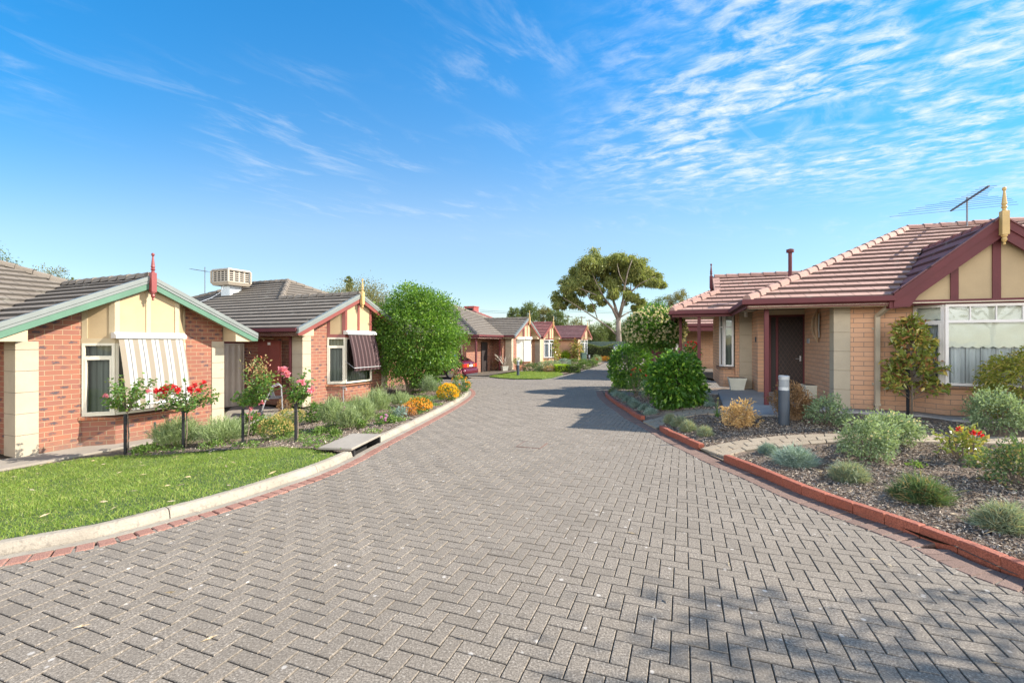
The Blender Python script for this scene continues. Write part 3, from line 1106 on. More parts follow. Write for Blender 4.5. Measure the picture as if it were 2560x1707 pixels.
# ---- road sheet and pavers
isl = [Vector(p[:2]) for p in pxline([(1194, 942), (1224, 943), (1253, 946), (1287, 948), (1355, 948), (1380, 945), (1408, 937), (1440, 929), (1475, 920), (1500, 912), (1512, 905)])]
road_poly = [Vector((-9.5, -3)), *KL[:-1], KL[-1], Vector((-9.0, 18.6)), Vector((-10.2, 25.6)), *isl,
             Vector((9.8, 52.0)), Vector((13.5, 52)), Vector((13.5, 44)), Vector((8.0, 36)), Vector((6.3, 27.5)), Vector((10.8, 26.0)), Vector((9.9, 19.0)), Vector((8.0, 15.6)), KR[-1], *KR[::-1][1:], Vector((6.2, -3))]
tag(sheet('road', [(p.x, p.y) for p in road_poly], zroad, 'joint_sand', 0.9, -0.012), kind='structure')


def build_pavers():
    Wm, rot = 0.1005, math.radians(-20.7)
    ca, sa = math.cos(rot), math.sin(rot)
    R = np.arange(-700, 700)
    gx, gy = np.meshgrid(R, R)
    gx = gx.ravel(); gy = gy.ravel()
    k = (gx + gy) % 4
    out = []
    for kk, (dx, dy) in ((0, (2, 1)), (2, (1, 2))):
        s = k == kk
        x0 = gx[s] * Wm; y0 = gy[s] * Wm
        out.append((x0, y0, np.full(len(x0), dx * Wm), np.full(len(x0), dy * Wm)))
    x0, y0, lx, ly = [np.concatenate(a) for a in zip(*out)]
    cx = x0 + lx / 2; cy = y0 + ly / 2
    wx = cx * ca - cy * sa + 0.05; wy = cx * sa + cy * ca + 10.0
    keep = (wy > 0.6) & (wy < 52) & (wx > -11) & (wx < 14) & (np.abs(wx) < wy * 1.3 + 1.0)
    kr2, kl2 = offset(KRs, -0.10), offset(KLs, 0.07)
    pp = [Vector((-9.5, -3)), *kl2[::3], Vector((-9.0, 18.6)), Vector((-10.2, 25.6)), *road_poly[len(KL) + 3:-len(KR) - 1], *kr2[::-1][::3], Vector((6.2, -3))]
    keep[keep] = in_poly(wx[keep], wy[keep], [(p.x, p.y) for p in pp])
    x0, y0, lx, ly = x0[keep], y0[keep], lx[keep], ly[keep]
    n = len(x0)
    j, c = 0.0034, 0.0035
    loops = []
    tilt = RNG.normal(size=(n, 2)) * 0.010
    zj = RNG.normal(size=n) * 0.0012
    cxl, cyl = x0 + lx / 2, y0 + ly / 2
    for ins, z in ((j, -0.016), (j, -c), (j + c, 0.0)):
        ax, bx, ay, by = x0 + ins, x0 + lx - ins, y0 + ins, y0 + ly - ins
        for px, py in ((ax, ay), (bx, ay), (bx, by), (ax, by)):
            X = px * ca - py * sa + 0.05; Y = px * sa + py * ca + 10.0
            Z = zr(Y) + z + zj + (px - cxl) * tilt[:, 0] + (py - cyl) * tilt[:, 1]
            loops.append(np.stack([X, Y, Z], 1))
    V = np.stack(loops, 1)
    b = np.arange(n)[:, None] * 12
    fs = [b + np.array([[8, 9, 10, 11]])]
    for q in range(4):
        r = (q + 1) % 4
        fs.append(b + np.array([[q, r, 4 + r, 4 + q]]))
        fs.append(b + np.array([[4 + q, 4 + r, 8 + r, 8 + q]]))
    o = np_mesh('road_paving', V.reshape(-1, 3), np.concatenate(fs), 'paver')
    tag(o, kind='structure')


build_pavers()

# ---- header brick borders, kerb and gutter on the left
mb = MB()
strip_blocks(mb, [p for p in offset(KLs, 0.15)], 0.125, 0.15, zroad, 0.008, 0.009, 0.008, jit=0.0015)
o = fix_normals(mb.build('brick_border', 'border_red'))
tag(o, kind='structure')
mb = MB()
strip_blocks(mb, KRs, 0.118, 0.268, zroad, 0.007, 0.010, 0.008, jit=0.0015)
o = fix_normals(mb.build('brick_border', 'border_brown'))
tag(o, kind='structure')


def sweep(mb, P, prof, zf):
    """prof: (offset to the left, height) pairs"""
    rows = []
    for i, p in enumerate(P):
        t = (P[min(i + 1, len(P) - 1)] - P[max(i - 1, 0)]).normalized()
        nn = Vector((-t.y, t.x))
        z = float(zf(p.x, p.y))
        rows.append([Vector((p.x + nn.x * d, p.y + nn.y * d, z + h)) for d, h in prof])
    k = len(prof)
    i0 = len(mb.v)
    for r in rows: mb.v.extend(r)
    for a in range(len(rows) - 1):
        for b in range(k - 1):
            mb.f.append([i0 + a * k + b + 1, i0 + a * k + b, i0 + (a + 1) * k + b, i0 + (a + 1) * k + b + 1])
            mb.uv.append([(0, 0)] * 4); mb.mi.append(0)
    for a in (0, len(rows) - 1):
        mb.f.append([i0 + a * k + b for b in range(k)]); mb.uv.append([(0, 0)] * k); mb.mi.append(0)


K0 = offset(KLs, 0.152)
pit_a = Vector(at(855, 1140).xy); pit_b = Vector(at(915, 1106).xy)
ia = min(range(len(K0)), key=lambda i: (K0[i] - pit_a).length)
ib = min(range(len(K0)), key=lambda i: (K0[i] - pit_b).length)
itip = max(range(len(K0)), key=lambda i: K0[i].y if K0[i].x > -2.4 else -9)
KPROF = [(0.110, -0.03), (0.110, 0.010), (0.120, 0.045), (0.138, 0.080), (0.158, 0.090), (0.220, 0.093), (0.220, -0.10)]
mb = MB()
sweep(mb, K0, [(0.0, -0.04), (0.0, 0.006), (0.113, 0.002), (0.113, -0.04)], zroad)
mb.build('gutter_channel', 'kerb_concrete', smooth=False)
tag(bpy.data.objects['gutter_channel'], kind='structure')
mb = MB()
def lengths(P, n=15):
    for i in range(0, len(P) - 1, n):
        Q = [p.copy() for p in P[i:i + n + 1]]
        if len(Q) < 2: continue
        if i + n < len(P) - 1: Q[-1] = Q[-1].lerp(Q[-2], 0.10)
        sweep(mb, Q, KPROF, zroad)


lengths(K0[:ia + 1], 18)
lengths(K0[ib:itip + 2], 18)
o = fix_normals(mb.build('kerb', 'kerb_concrete'))
tag(o, kind='structure')

# side entry pit with its concrete lid
t = thing('drain_cover', 'flat concrete lid over the side entry drain in the left kerb', 'drain cover', (K0[ia].x, K0[ia].y, 0))
a, b = K0[ia], K0[ib]
d = (b - a); L = d.length; d.normalize(); nn = Vector((-d.y, d.x))
mb = MB()
lp = [a + nn * 0.10 - d * 0.05, b + nn * 0.10 + d * 0.05, b + nn * 0.62 + d * 0.05, a + nn * 0.62 - d * 0.05]
za = float(zr(a.y)) + 0.138; zb = float(zr(b.y)) + 0.138
LID = [tuple(p) for p in [a + nn * 0.05 - d * 0.12, b + nn * 0.05 + d * 0.12, b + nn * 0.68 + d * 0.12, a + nn * 0.68 - d * 0.12]]
mb.prism([(p.x - a.x, p.y - a.y) for p in lp], [za - .036, zb - .036, zb - .036, za - .036], [za, zb, zb, za])
mb.build('lid', 'concrete', t, bevel=0.008)
mb = MB()
ip = [a + nn * 0.30, b + nn * 0.30, b + nn * 0.60, a + nn * 0.60]
mb.prism([(p.x - a.x, p.y - a.y) for p in ip], za - 0.35, za - 0.05)
for q, s_ in ((a, 1), (b, -1)):
    e = [q + nn * 0.09, q + nn * 0.60, q + nn * 0.60 + d * 0.05 * s_, q + nn * 0.09 + d * 0.05 * s_]
    mb.prism([(p.x - a.x, p.y - a.y) for p in e], za - 0.35, za - 0.05)
mb.build('pit_wall', 'cavity', t)

# small square cover set in the road
c = at(1330, 1112)
t = thing('service_cover', 'small square concrete service cover set flush in the road pavers', 'service cover', (c.x, c.y, float(zr(c.y))), math.radians(-20.7))
mb = MB(); mb.box(-0.21, 0.21, -0.21, 0.21, -0.02, 0.007); mb.build('rim', 'border_brown', t)
mb = MB(); mb.box(-0.185, 0.185, -0.185, 0.185, -0.02, 0.010); mb.build('lid', 'paver', t)

# ---- left ground: soil everywhere, then lawn, garden bed and paths laid on it
lb = [(p.x, p.y) for p in offset(KLs, 0.355)]
left_all = [(-34, -4), (-9.6, -4)] + lb[::4] + [(-9.2, 18.7), (-10.4, 25.6), (isl[0].x, isl[0].y), (isl[1].x, isl[1].y + .5), (0.4, 31), (-2, 42), (-34, 42)]
tag(sheet('soil', left_all, gl, 'soil', 0.7, -0.02), kind='structure')
lawn_px = [(0, 1182), (96, 1163), (190, 1150), (300, 1139), (400, 1139), (500, 1131), (620, 1123), (700, 1119), (775, 1124)]
lawn_top = [at(x, y, gl) for x, y in lawn_px]
ik = min(range(len(lb)), key=lambda i: (Vector(lb[i]) - Vector(at(852, 1148, zroad).xy)).length)
lawn_poly = [(-9.5, 2.2)] + [q for q in lb[::3] if q[0] > -9.4 and lb.index(q) <= ik] + [(p.x, p.y) for p in lawn_top[::-1]] + [(-11.5, 6.2), (-12.5, 3.0)]
tag(sheet('lawn', lawn_poly, gl, 'lawn_base', 0.3, 0.006), kind='structure')
bed_poly = [(p.x, p.y) for p in lawn_top[3:]] + [q for i, q in enumerate(lb) if ik <= i <= itip + 6][::3]
b2 = [(-3.2, 18.3), (-4.3, 18.3)] + [tuple(H2 + U1 * s + N1 * 0.55) for s in (3.6, 1.5, -0.2)] + [tuple(H2 + U1 * -1.2 + N1 * 1.3), (-6.15, 11.7), tuple(H1 + U1 * 4.3 + N1 * 1.0), tuple(H1 + U1 * 2.2 + N1 * 0.98)]
bed_poly = bed_poly + b2
tag(sheet('garden_bed', bed_poly, gl, 'mulch', 0.16, 0.012, rough=0.012), kind='structure')
# concrete path along the front of the first house, porch slab of the second
p1 = [H1 + U1 * -4.0 + N1 * 0.95, H1 + U1 * 0.5 + N1 * 0.95, H1 + U1 * 2.0 + N1 * 0.92, H1 + U1 * 4.3 + N1 * 0.90, Vector((-6.5, 12.4)), H2 + U1 * -0.45 + N1 * 0.3,
      H2 + U1 * 0.3 - N1 * 3.6, H1 + U1 * 4.6 - N1 * 0.6, H1 + U1 * 4.25 + N1 * -0.05, H1 + U1 * -0.1 + N1 * -0.05, H1 + U1 * -4.0 + N1 * -2.0]
tag(sheet('path', [(p.x, p.y) for p in p1], gl, 'concrete', 0.4, 0.022, skirt=0.08), kind='structure')

# ---- right ground
rb = [(p.x, p.y) for p in offset(KRs, -0.26)]
right_all = rb[::4] + [(9.0, 16.2), (30, 16.5), (30, -4), (6.8, -4)]
tag(sheet('soil', right_all, gr, 'mulch', 0.20, -0.004, rough=0.012), kind='structure')
tag(sheet('soil', [(5.8, 27.4), (8.4, 36.5), (13.6, 44.2), (13.6, 52), (40, 52), (40, 16.4), (10.2, 16.6), (10.4, 19.2), (11.2, 26.2)], zroad, 'soil', 1.0, 0.03), kind='structure')
# concrete path and slab at the brick house on the right
cp = pxline([(1797, 985), (1813, 1038), (1880, 1040), (1946, 1041), (1941, 1021)], gr)
slab = [cp[0].xy, cp[1].xy, cp[2].xy, cp[3].xy, HR + UR * -0.6 + NR * 0.42, HR + UR * 1.45 + NR * 0.42, HR + UR * 1.75 + NR * 0.88, HR + UR * 3.5 + NR * 0.88, HR + UR * 3.9 + NR * 0.45, HR + UR * 6.4 + NR * 0.45,
        HR + UR * 6.4 - NR * 0.1, HR - NR * 3.2, HR + UR * -1.2 - NR * 4.3, HR + UR * -2.1 - NR * 4.4, HR + UR * -3.3 - NR * 6.0, HR + UR * -3.4 - NR * 3.0]
tag(sheet('path', [(p.x, p.y) for p in slab], gr, 'concrete_grey', 0.35, 0.035, skirt=0.09), kind='structure')

tag(sheet('path', [(7.9, 15.3), (14.5, 15.8), (14.5, 20.5), (9.6, 19.4)], zroad, 'concrete_grey', 1.0, 0.012), kind='structure')

# ---- stepping paver paths through the right garden
def paver_path(name, up_px, lo_px, nrow, step, seed, label):
    A = resample(smooth2([at(x, y, gr) for x, y in up_px], 8), 0.05)
    B = resample(smooth2([at(x, y, gr) for x, y in lo_px], 8), 0.05)
    LA = (len(A) - 1) * 0.05
    nseg = int(LA / step)
    mbp = MB()
    rng = np.random.default_rng(seed)
    pick = lambda P, t: P[min(len(P) - 1, max(0, int(t * (len(P) - 1))))]
    for r in range(nrow):
        for k in range(-1, nseg + 1):
            off = 0.5 if r % 2 else 0.0
            t0, t1 = (k + off) / nseg, (k + 1 + off) / nseg
            if t1 < 0.02 or t0 > 0.98: continue
            t0, t1 = max(0, t0), min(1, t1)
            q0, q1 = r / nrow, (r + 1) / nrow
            c4 = [pick(B, t0).lerp(pick(A, t0), q0), pick(B, t1).lerp(pick(A, t1), q0), pick(B, t1).lerp(pick(A, t1), q1), pick(B, t0).lerp(pick(A, t0), q1)]
            cen = sum(c4, Vector((0, 0))) / 4
            c4 = [cen + (p - cen) * 0.955 for p in c4]
            z = [float(gr(p.x, p.y)) for p in c4]
            j = rng.normal() * 0.002
            mbp.prism([(p.x, p.y) for p in c4], [w - 0.05 for w in z], [w + 0.022 + j for w in z])
    o = mbp.build(name, 'path_paver', bevel=0.008)
    tag(o, kind='structure')


paver_path('path', [(1752, 1123), (1800, 1111), (1846, 1103), (1938, 1092), (2029, 1087), (2120, 1086), (2278, 1088), (2468, 1093), (2700, 1100)],
           [(1815, 1146), (1845, 1133), (1883, 1125), (1992, 1115), (2066, 1108), (2120, 1106), (2278, 1106), (2431, 1109), (2640, 1116)], 3, 0.30, 3, '')
paver_path('path', [(1607, 1055), (1645, 1045), (1666, 1038), (1701, 1028), (1749, 1024), (1787, 1023), (1812, 1023)],
           [(1641, 1072), (1666, 1058), (1693, 1047), (1739, 1038), (1787, 1034), (1800, 1034), (1813, 1033)], 3, 0.26, 4, '')

# ---- terracotta brick edging on the right, three runs
def edging(px, label, seed):
    P = smooth2([Vector(at(x, y).xy) for x, y in px], 6)
    mbe = MB()
    strip_blocks(mbe, P, 0.285, 0.090, zroad, 0.105, 0.008, 0.008, np.random.default_rng(seed), 0.002)
    o = fix_normals(mbe.build('garden_edging', 'edging_brick'))
    tag(o, label, 'garden edging', 'terracotta edging along the right garden')
    return o


e1 = [(2760, 1540), (2560, 1450), (2358, 1366), (2223, 1316), (2073, 1263), (1992, 1232), (1897, 1190), (1799, 1150)]
e2 = [(1747, 1125), (1731, 1118), (1712, 1109), (1691, 1098), (1663, 1086), (1641, 1070)]
e3 = [(1603, 1051), (1586, 1043), (1567, 1029), (1538, 1011), (1515, 992), (1513, 984)]
edging(e1, 'long near run of terracotta brick edging, in front of the cream paver path', 1)
edging(e2, 'short middle run of terracotta brick edging, between the two paver paths', 2)
edging(e3, 'far run of terracotta brick edging beside the row of blue cushion plants', 3)

# ---- island lawn and path at the third house
il = pxline([(1224, 943), (1253, 946), (1287, 948), (1355, 948), (1380, 945), (1408, 937)])
il2 = pxline([(1389, 928), (1321, 929), (1270, 931)])
isl_poly = [(p.x, p.y) for p in il + il2]
tag(sheet('lawn', isl_poly, zroad, 'lawn_base', 0.5, 0.05, skirt=0.06), kind='structure')
pth = pxline([(1170, 944), (1224, 943), (1270, 931), (1321, 929), (1321, 924), (1180, 925)])
tag(sheet('path', [(p.x, p.y) for p in pth], zroad, 'concrete', 0.8, 0.03), kind='structure')
bd = pxline([(1321, 928), (1389, 927), (1408, 936), (1440, 928), (1475, 919), (1500, 911), (1512, 905), (1480, 896), (1400, 906), (1340, 917)])
tag(sheet('garden_bed', [(p.x, p.y) for p in bd], zroad, 'mulch', 0.8, 0.04), kind='structure')

# ---- grass, chips, fallen leaves
def grass(name, poly, zf, n, h, w, dz, seed, edge=0.0):
    rng = np.random.default_rng(seed)
    xs = [p[0] for p in poly]; ys = [p[1] for p in poly]
    X = rng.uniform(min(xs), max(xs), n * 3); Y = rng.uniform(min(ys), max(ys), n * 3)
    k = in_poly(X, Y, poly)
    X, Y = X[k][:n], Y[k][:n]
    m = len(X)
    Z = zf(X, Y) + dz - 0.004
    tuf = 0.5 + 0.5 * np.sin(X * 3.1 + np.sin(Y * 2.3) * 2) * np.sin(Y * 2.7 + X)
    hh = h * (0.7 + 0.6 * tuf)
    D = np.stack([rng.normal(size=m) * 0.55, rng.normal(size=m) * 0.55, np.ones(m)], 1)
    tag(blades(name, np.stack([X, Y, Z], 1), D, hh, w, 'grass_blade', None, rng), kind='stuff')


lp_near = [p for p in lawn_poly]
grass('grass', lp_near, gl, 130000, 0.042, 0.0048, 0.006, 5)
grass('grass', isl_poly, zroad, 26000, 0.06, 0.012, 0.05, 6)


def scatter_flat(name, polys, zf, n, L, Wd, mat, dz, seed, lift=0.35):
    rng = np.random.default_rng(seed)
    Ps = []
    for poly in polys:
        xs = [p[0] for p in poly]; ys = [p[1] for p in poly]
        X = rng.uniform(min(xs), max(xs), n * 4); Y = rng.uniform(min(ys), max(ys), n * 4)
        k = in_poly(X, Y, poly) & ~in_poly(X, Y, LID)
        X, Y = X[k][:n], Y[k][:n]
        Ps.append(np.stack([X, Y, zf(X, Y) + dz + rng.uniform(0, 0.012, len(X))], 1))
    P = np.concatenate(Ps)
    m = len(P)
    a = rng.uniform(0, 2 * PI, m)
    D = np.stack([np.cos(a), np.sin(a), rng.normal(size=m) * lift], 1)
    return leaves(name, P, D, L, Wd, mat, None, fold=0.12, rng=rng)


front_bed = [(p[0], p[1]) for p in [at(x, y, gr) for x, y in [(1825, 1148), (1897, 1180), (2073, 1250), (2223, 1300), (2358, 1350), (2560, 1430), (2700, 1470), (2700, 1120), (2431, 1112), (2120, 1108), (1992, 1120), (1883, 1130)]]]
mid_bed = [(p[0], p[1]) for p in [at(x, y, gr) for x, y in [(1650, 1064), (1700, 1090), (1750, 1118), (1846, 1100), (2029, 1085), (2278, 1085), (2468, 1090), (2468, 1062), (2200, 1045), (2090, 1043), (1946, 1043), (1820, 1040), (1740, 1042)]]]
far_bed = [(p[0], p[1]) for p in [at(x, y, gr) for x, y in [(1520, 990), (1605, 1046), (1680, 1028), (1800, 1020), (1790, 985), (1640, 985)]]]
tag(scatter_flat('wood_chips', [front_bed], gr, 30000, 0.048, 0.012, 'wood_chips', 0.0, 7), kind='stuff')
tag(scatter_flat('wood_chips', [mid_bed, far_bed], gr, 17000, 0.05, 0.015, 'wood_chips', 0.0, 8), kind='stuff')
tag(scatter_flat('wood_chips', [bed_poly], gl, 22000, 0.05, 0.015, 'wood_chips', 0.022, 9), kind='stuff')
tag(scatter_flat('fallen_leaves', [front_bed, mid_bed], gr, 260, 0.085, 0.016, 'dry_leaf', 0.012, 14, 0.2), kind='stuff')
tag(scatter_flat('fallen_leaves', [lawn_poly], gl, 130, 0.11, 0.02, 'dry_leaf', 0.045, 10, 0.15), kind='stuff')
near_road = [(-3.4, 2.4), (-2.6, 4.6), (-1.2, 8.0), (2.4, 8.0), (2.9, 4.2), (3.2, 2.4)]
tag(scatter_flat('fallen_leaves', [near_road], zroad, 38, 0.075, 0.013, 'dry_leaf', 0.004, 12, 0.05), kind='stuff')
gut = [(p.x, p.y) for p in offset(KLs, 0.16)[40:160:4]] + [(p.x, p.y) for p in offset(KLs, 0.235)[40:160:4]][::-1]
tag(scatter_flat('fallen_leaves', [gut], zroad, 60, 0.06, 0.012, 'dry_leaf', 0.012, 13, 0.15), kind='stuff')

# ------------------------------------------------------------------ roofs
def clip_half(P, d, keep_ge):
    """P list of (s, d); keep d >= v or d <= v"""
    out = []
    n = len(P)
    for i in range(n):
        a, b = P[i], P[(i + 1) % n]
        ia = a[1] >= d - 1e-9 if keep_ge else a[1] <= d + 1e-9
        ib = b[1] >= d - 1e-9 if keep_ge else b[1] <= d + 1e-9
        if ia: out.append(a)
        if ia != ib:
            t = (d - a[1]) / (b[1] - a[1])
            out.append((a[0] + (b[0] - a[0]) * t, d))
    return out


def tile_face(mb, O, e, h, poly, z0, sl, gauge=0.30, th=0.056):
    """stepped courses over one roof plane. O: a point of the eave, e: along the eave, h: uphill (plan unit vectors)"""
    O, e, h = Vector(O), Vector(e), Vector(h)
    S = [((Vector(p) - O).dot(e), (Vector(p) - O).dot(h)) for p in poly]
    dm = max(p[1] for p in S)
    nrow = max(1, int(math.ceil(dm / gauge - 1e-6)))
    flip = e.x * h.y - e.y * h.x < 0
    for r in range(nrow):
        a, b = r * gauge, min((r + 1) * gauge, dm)
        if b - a < 0.01: continue
        C = clip_half(clip_half(S, a, True), b, False)
        if len(C) < 3: continue
        pts, uv = [], []
        for s, d in C:
            q = O + e * s + h * d
            f = (d - a) / gauge
            pts.append((q.x, q.y, z0 + sl * d + th * (1 - f) + 0.006))
            uv.append((s / 0.30, r + 0.02 + 0.96 * f))
        if flip: pts, uv = pts[::-1], uv[::-1]
        mb.poly(pts, uv)
        ss = [s for s, d in C if abs(d - a) < 1e-6]
        if len(ss) >= 2:
            # front edges of the course, broken into single tiles that are not quite level
            s0, s1 = min(ss), max(ss)
            q0, q1 = O + e * s0 + h * a, O + e * s1 + h * a
            z = z0 + sl * a
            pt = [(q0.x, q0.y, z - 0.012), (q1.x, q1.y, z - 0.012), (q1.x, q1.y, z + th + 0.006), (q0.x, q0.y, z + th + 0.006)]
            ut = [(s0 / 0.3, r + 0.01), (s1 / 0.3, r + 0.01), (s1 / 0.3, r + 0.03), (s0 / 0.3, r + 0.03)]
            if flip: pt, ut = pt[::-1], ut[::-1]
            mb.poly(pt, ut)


def cap_line(mb, p0, p1, w=0.23, hgt=0.085, seg=0.38, drop=0.05):
    if isinstance(mb, ML): mb = mb.new()
    p0, p1 = Vector(p0), Vector(p1)
    L = (p1 - p0).length
    n = max(1, round(L / seg))
    d = (p1 - p0) / L
    c = Vector((d.x, d.y, 0)).cross(Vector((0, 0, 1))).normalized()
    prof = [(-w / 2, -drop), (-w * 0.36, hgt * 0.55), (-w * 0.14, hgt), (w * 0.14, hgt), (w * 0.36, hgt * 0.55), (w / 2, -drop)]
    for k in range(n):
        a = p0 + d * (L * k / n)
        b = p0 + d * (L * (k + 1) / n + 0.03)
        A = [a + c * (x * 1.06) + Vector((0, 0, z + 0.024)) for x, z in prof]
        B = [b + c * (x * 0.96) + Vector((0, 0, z)) for x, z in prof]
        for q in range(5):
            mb.poly([A[q], A[q + 1], B[q + 1], B[q]], [(q / 5, k), (q / 5 + .2, k), (q / 5 + .2, k + .9), (q / 5, k + .9)])
        mb.poly(A[::-1], [(0.5, k + .5)] * 6)
        mb.poly(B, [(0.5, k + .5)] * 6)


def hip_faces(x0, x1, y0, y1):
    """plan polygons of a hip roof: list of (origin, e, h, poly), and cap lines"""
    w, d = x1 - x0, y1 - y0
    if w <= d:
        k = w / 2
        a, b = (x0 + k, y0 + k), (x0 + k, y1 - k)
    else:
        k = d / 2
        a, b = (x0 + k, y0 + k), (x1 - k, y0 + k)
    if w <= d:
        front = [(x0, y0), (x1, y0), a]
        back = [(x1, y1), (x0, y1), b]
        left = [(x0, y1), (x0, y0), a, b]
        right = [(x1, y0), (x1, y1), b, a]
    else:
        front = [(x0, y0), (x1, y0), b, a]
        back = [(x1, y1), (x0, y1), a, b]
        left = [(x0, y1), (x0, y0), a]
        right = [(x1, y0), (x1, y1), b]
    fs = {'front': ((x0, y0), (1, 0), (0, 1), front), 'back': ((x1, y1), (-1, 0), (0, -1), back),
          'left': ((x0, y1), (0, -1), (1, 0), left), 'right': ((x1, y0), (0, 1), (-1, 0), right)}
    return fs, a, b, k


def hip_roof(mb, cap, x0, x1, y0, y1, ze, sl, skip=(), capskip=()):
    fs, a, b, k = hip_faces(x0, x1, y0, y1)
    for nme, (O, e, h, poly) in fs.items():
        if nme not in skip: tile_face(mb, O, e, h, poly, ze, sl)
    zr_ = ze + sl * k + 0.03
    A, B = (*a, zr_), (*b, zr_)
    w, d = x1 - x0, y1 - y0
    cor = {'fl': ((x0, y0), A), 'fr': ((x1, y0), A if w <= d else B), 'bl': ((x0, y1), B if w <= d else A), 'br': ((x1, y1), B)}
    for kx, (c, t) in cor.items():
        if kx not in capskip: cap_line(cap, (c[0], c[1], ze + 0.03), t)
    if (Vector(A) - Vector(B)).length > 0.2: cap_line(cap, A, B)
    return A, B


def rect_gutter(mb, x0, x1, y0, y1, z, sides='fblr', w=0.11, h=0.12):
    if 'f' in sides: mb.beam((x0 - w, y0 - w / 2, z), (x1 + w, y0 - w / 2, z), w, h)
    if 'b' in sides: mb.beam((x0 - w, y1 + w / 2, z), (x1 + w, y1 + w / 2, z), w, h)
    if 'l' in sides: mb.beam((x0 - w / 2, y0, z), (x0 - w / 2, y1, z), w, h)
    if 'r' in sides: mb.beam((x1 + w / 2, y0, z), (x1 + w / 2, y1, z), w, h)


# ------------------------------------------------------------------ house parts
def window(parent, p0, p1, z0, z1, transom=None, mull=(), fmat='window_frame', glass='glass', curt='curtain', fw=0.055, depth=0.06,
           top_mull=(), blind=None, sash=()):
    """frame between plan points p0 (left, seen from outside) and p1; panes and what hangs behind are sub-parts"""
    p0, p1 = Vector(p0), Vector(p1)
    d = (p1 - p0); L = d.length; d.normalize()
    out = Vector((d.y, -d.x))
    fr, gl_, cu = MB(), MB(), MB()

    def bar(mbx, s0, s1, a, b, o0, o1):
        q = [p0 + d * s0 + out * o0, p0 + d * s1 + out * o0, p0 + d * s1 + out * o1, p0 + d * s0 + out * o1]
        mbx.prism([(v.x, v.y) for v in q], a, b)
    hd = depth / 2
    bar(fr, 0, L, z0, z0 + fw, -hd, hd)
    bar(fr, 0, L, z1 - fw, z1, -hd, hd)
    bar(fr, 0, fw, z0 + fw, z1 - fw, -hd, hd)
    bar(fr, L - fw, L, z0 + fw, z1 - fw, -hd, hd)
    if transom: bar(fr, fw, L - fw, transom - fw / 2, transom + fw / 2, -hd, hd * 0.98)
    for m in mull: bar(fr, m * L - fw / 2, m * L + fw / 2, z0 + fw, (transom - fw / 2) if transom else z1 - fw, -hd, hd * 0.96)
    for m in top_mull: bar(fr, m * L - 0.012, m * L + 0.012, transom + fw / 2, z1 - fw, -hd * 0.6, hd * 0.6)
    for a, b in sash:  # an opening sash inside the lower light
        zt = (transom - fw / 2) if transom else z1 - fw
        w2 = 0.035
        bar(fr, a * L + fw, b * L - fw, z0 + fw, z0 + fw + w2, hd * 0.2, hd * 1.25)
        bar(fr, a * L + fw, b * L - fw, zt - w2, zt, hd * 0.2, hd * 1.25)
        bar(fr, a * L + fw, a * L + fw + w2, z0 + fw + w2, zt - w2, hd * 0.2, hd * 1.25)
        bar(fr, b * L - fw - w2, b * L - fw, z0 + fw + w2, zt - w2, hd * 0.2, hd * 1.25)
    f = fr.build('window', fmat, parent)
    q0, q1 = p0 + d * fw * 0.5, p1 - d * fw * 0.5
    gl_.poly([(q0.x, q0.y, z0 + fw * .5), (q1.x, q1.y, z0 + fw * .5), (q1.x, q1.y, z1 - fw * .5), (q0.x, q0.y, z1 - fw * .5)])
    gl_.build('pane', glass, f)
    if curt:
        n = max(6, int(L / 0.035))
        for k in range(n):
            a, b = k / n, (k + 1) / n
            oa = -0.16 - 0.022 * (1 + math.sin(k * 1.9)); ob = -0.16 - 0.022 * (1 + math.sin((k + 1) * 1.9))
            v0 = p0 + d * (L * a) + out * oa; v1 = p0 + d * (L * b) + out * ob
            cu.poly([(v0.x, v0.y, z0), (v1.x, v1.y, z0), (v1.x, v1.y, z1), (v0.x, v0.y, z1)], [(a * L, 0), (b * L, 0), (b * L, 1), (a * L, 1)])
        cu.build('curtain', curt, f)
    if blind:
        bl = MB()
        v0, v1 = p0 + out * -0.09, p1 + out * -0.09
        n = 40
        pts = [(v0.x, v0.y, z1), (v0.x, v0.y, blind)]
        ns = max(2, int(L / 0.16))
        for k in range(n + 1):
            t = k / n
            q = v0.lerp(v1, t)
            pts.append((q.x, q.y, blind - 0.035 * abs(math.sin(t * PI * ns))))
        pts.append((v1.x, v1.y, z1))
        bl.poly(pts[::-1])
        bl.build('blind', 'blind_white', f)
    return f


def quoin(parent, x0, x1, y0, y1, ztop, mat='render_cream', zoff=0.0):
    mb = MB()
    z = 0.0
    while z < ztop - 0.02:
        b = min(z + 0.424, ztop)
        mb.box(x0, x1, y0, y1, z, b)
        if b < ztop: mb.box(x0 + 0.012, x1 - 0.012, y0 + 0.012, y1 - 0.012, b, b + 0.009)
        z = b + 0.009
    return mb.build('quoin_pillar', mat, parent, bevel=0.006)


def finial(parent, x, y, zap, mat, s=1.0):
    mb = MB()
    w = 0.055 * s
    mb.prism([(x - w, y - w), (x + w, y - w), (x + w, y + w), (x - w, y + w)], zap - 0.40 * s, zap + 0.06 * s)
    prof = [(0.05, 0.06), (0.03, 0.09), (0.03, 0.11), (0.05, 0.14), (0.03, 0.17), (0.045, 0.20), (0.038, 0.24), (0.018, 0.44), (0.018, 0.455), (0.032, 0.475), (0.036, 0.50), (0.024, 0.525), (0.004, 0.535)]
    mb.lathe([(r * s, zap + z * s) for r, z in prof], (x, y, 0), 10)
    prof2 = [(0.004, -0.60), (0.02, -0.59), (0.024, -0.57), (0.015, -0.55), (0.035, -0.52), (0.045, -0.49), (0.03, -0.45), (0.048, -0.43), (0.05, -0.40)]
    mb.lathe([(r * s, zap + z * s) for r, z in prof2], (x, y, 0), 10)
    return mb.build('finial', mat, parent, smooth=False)


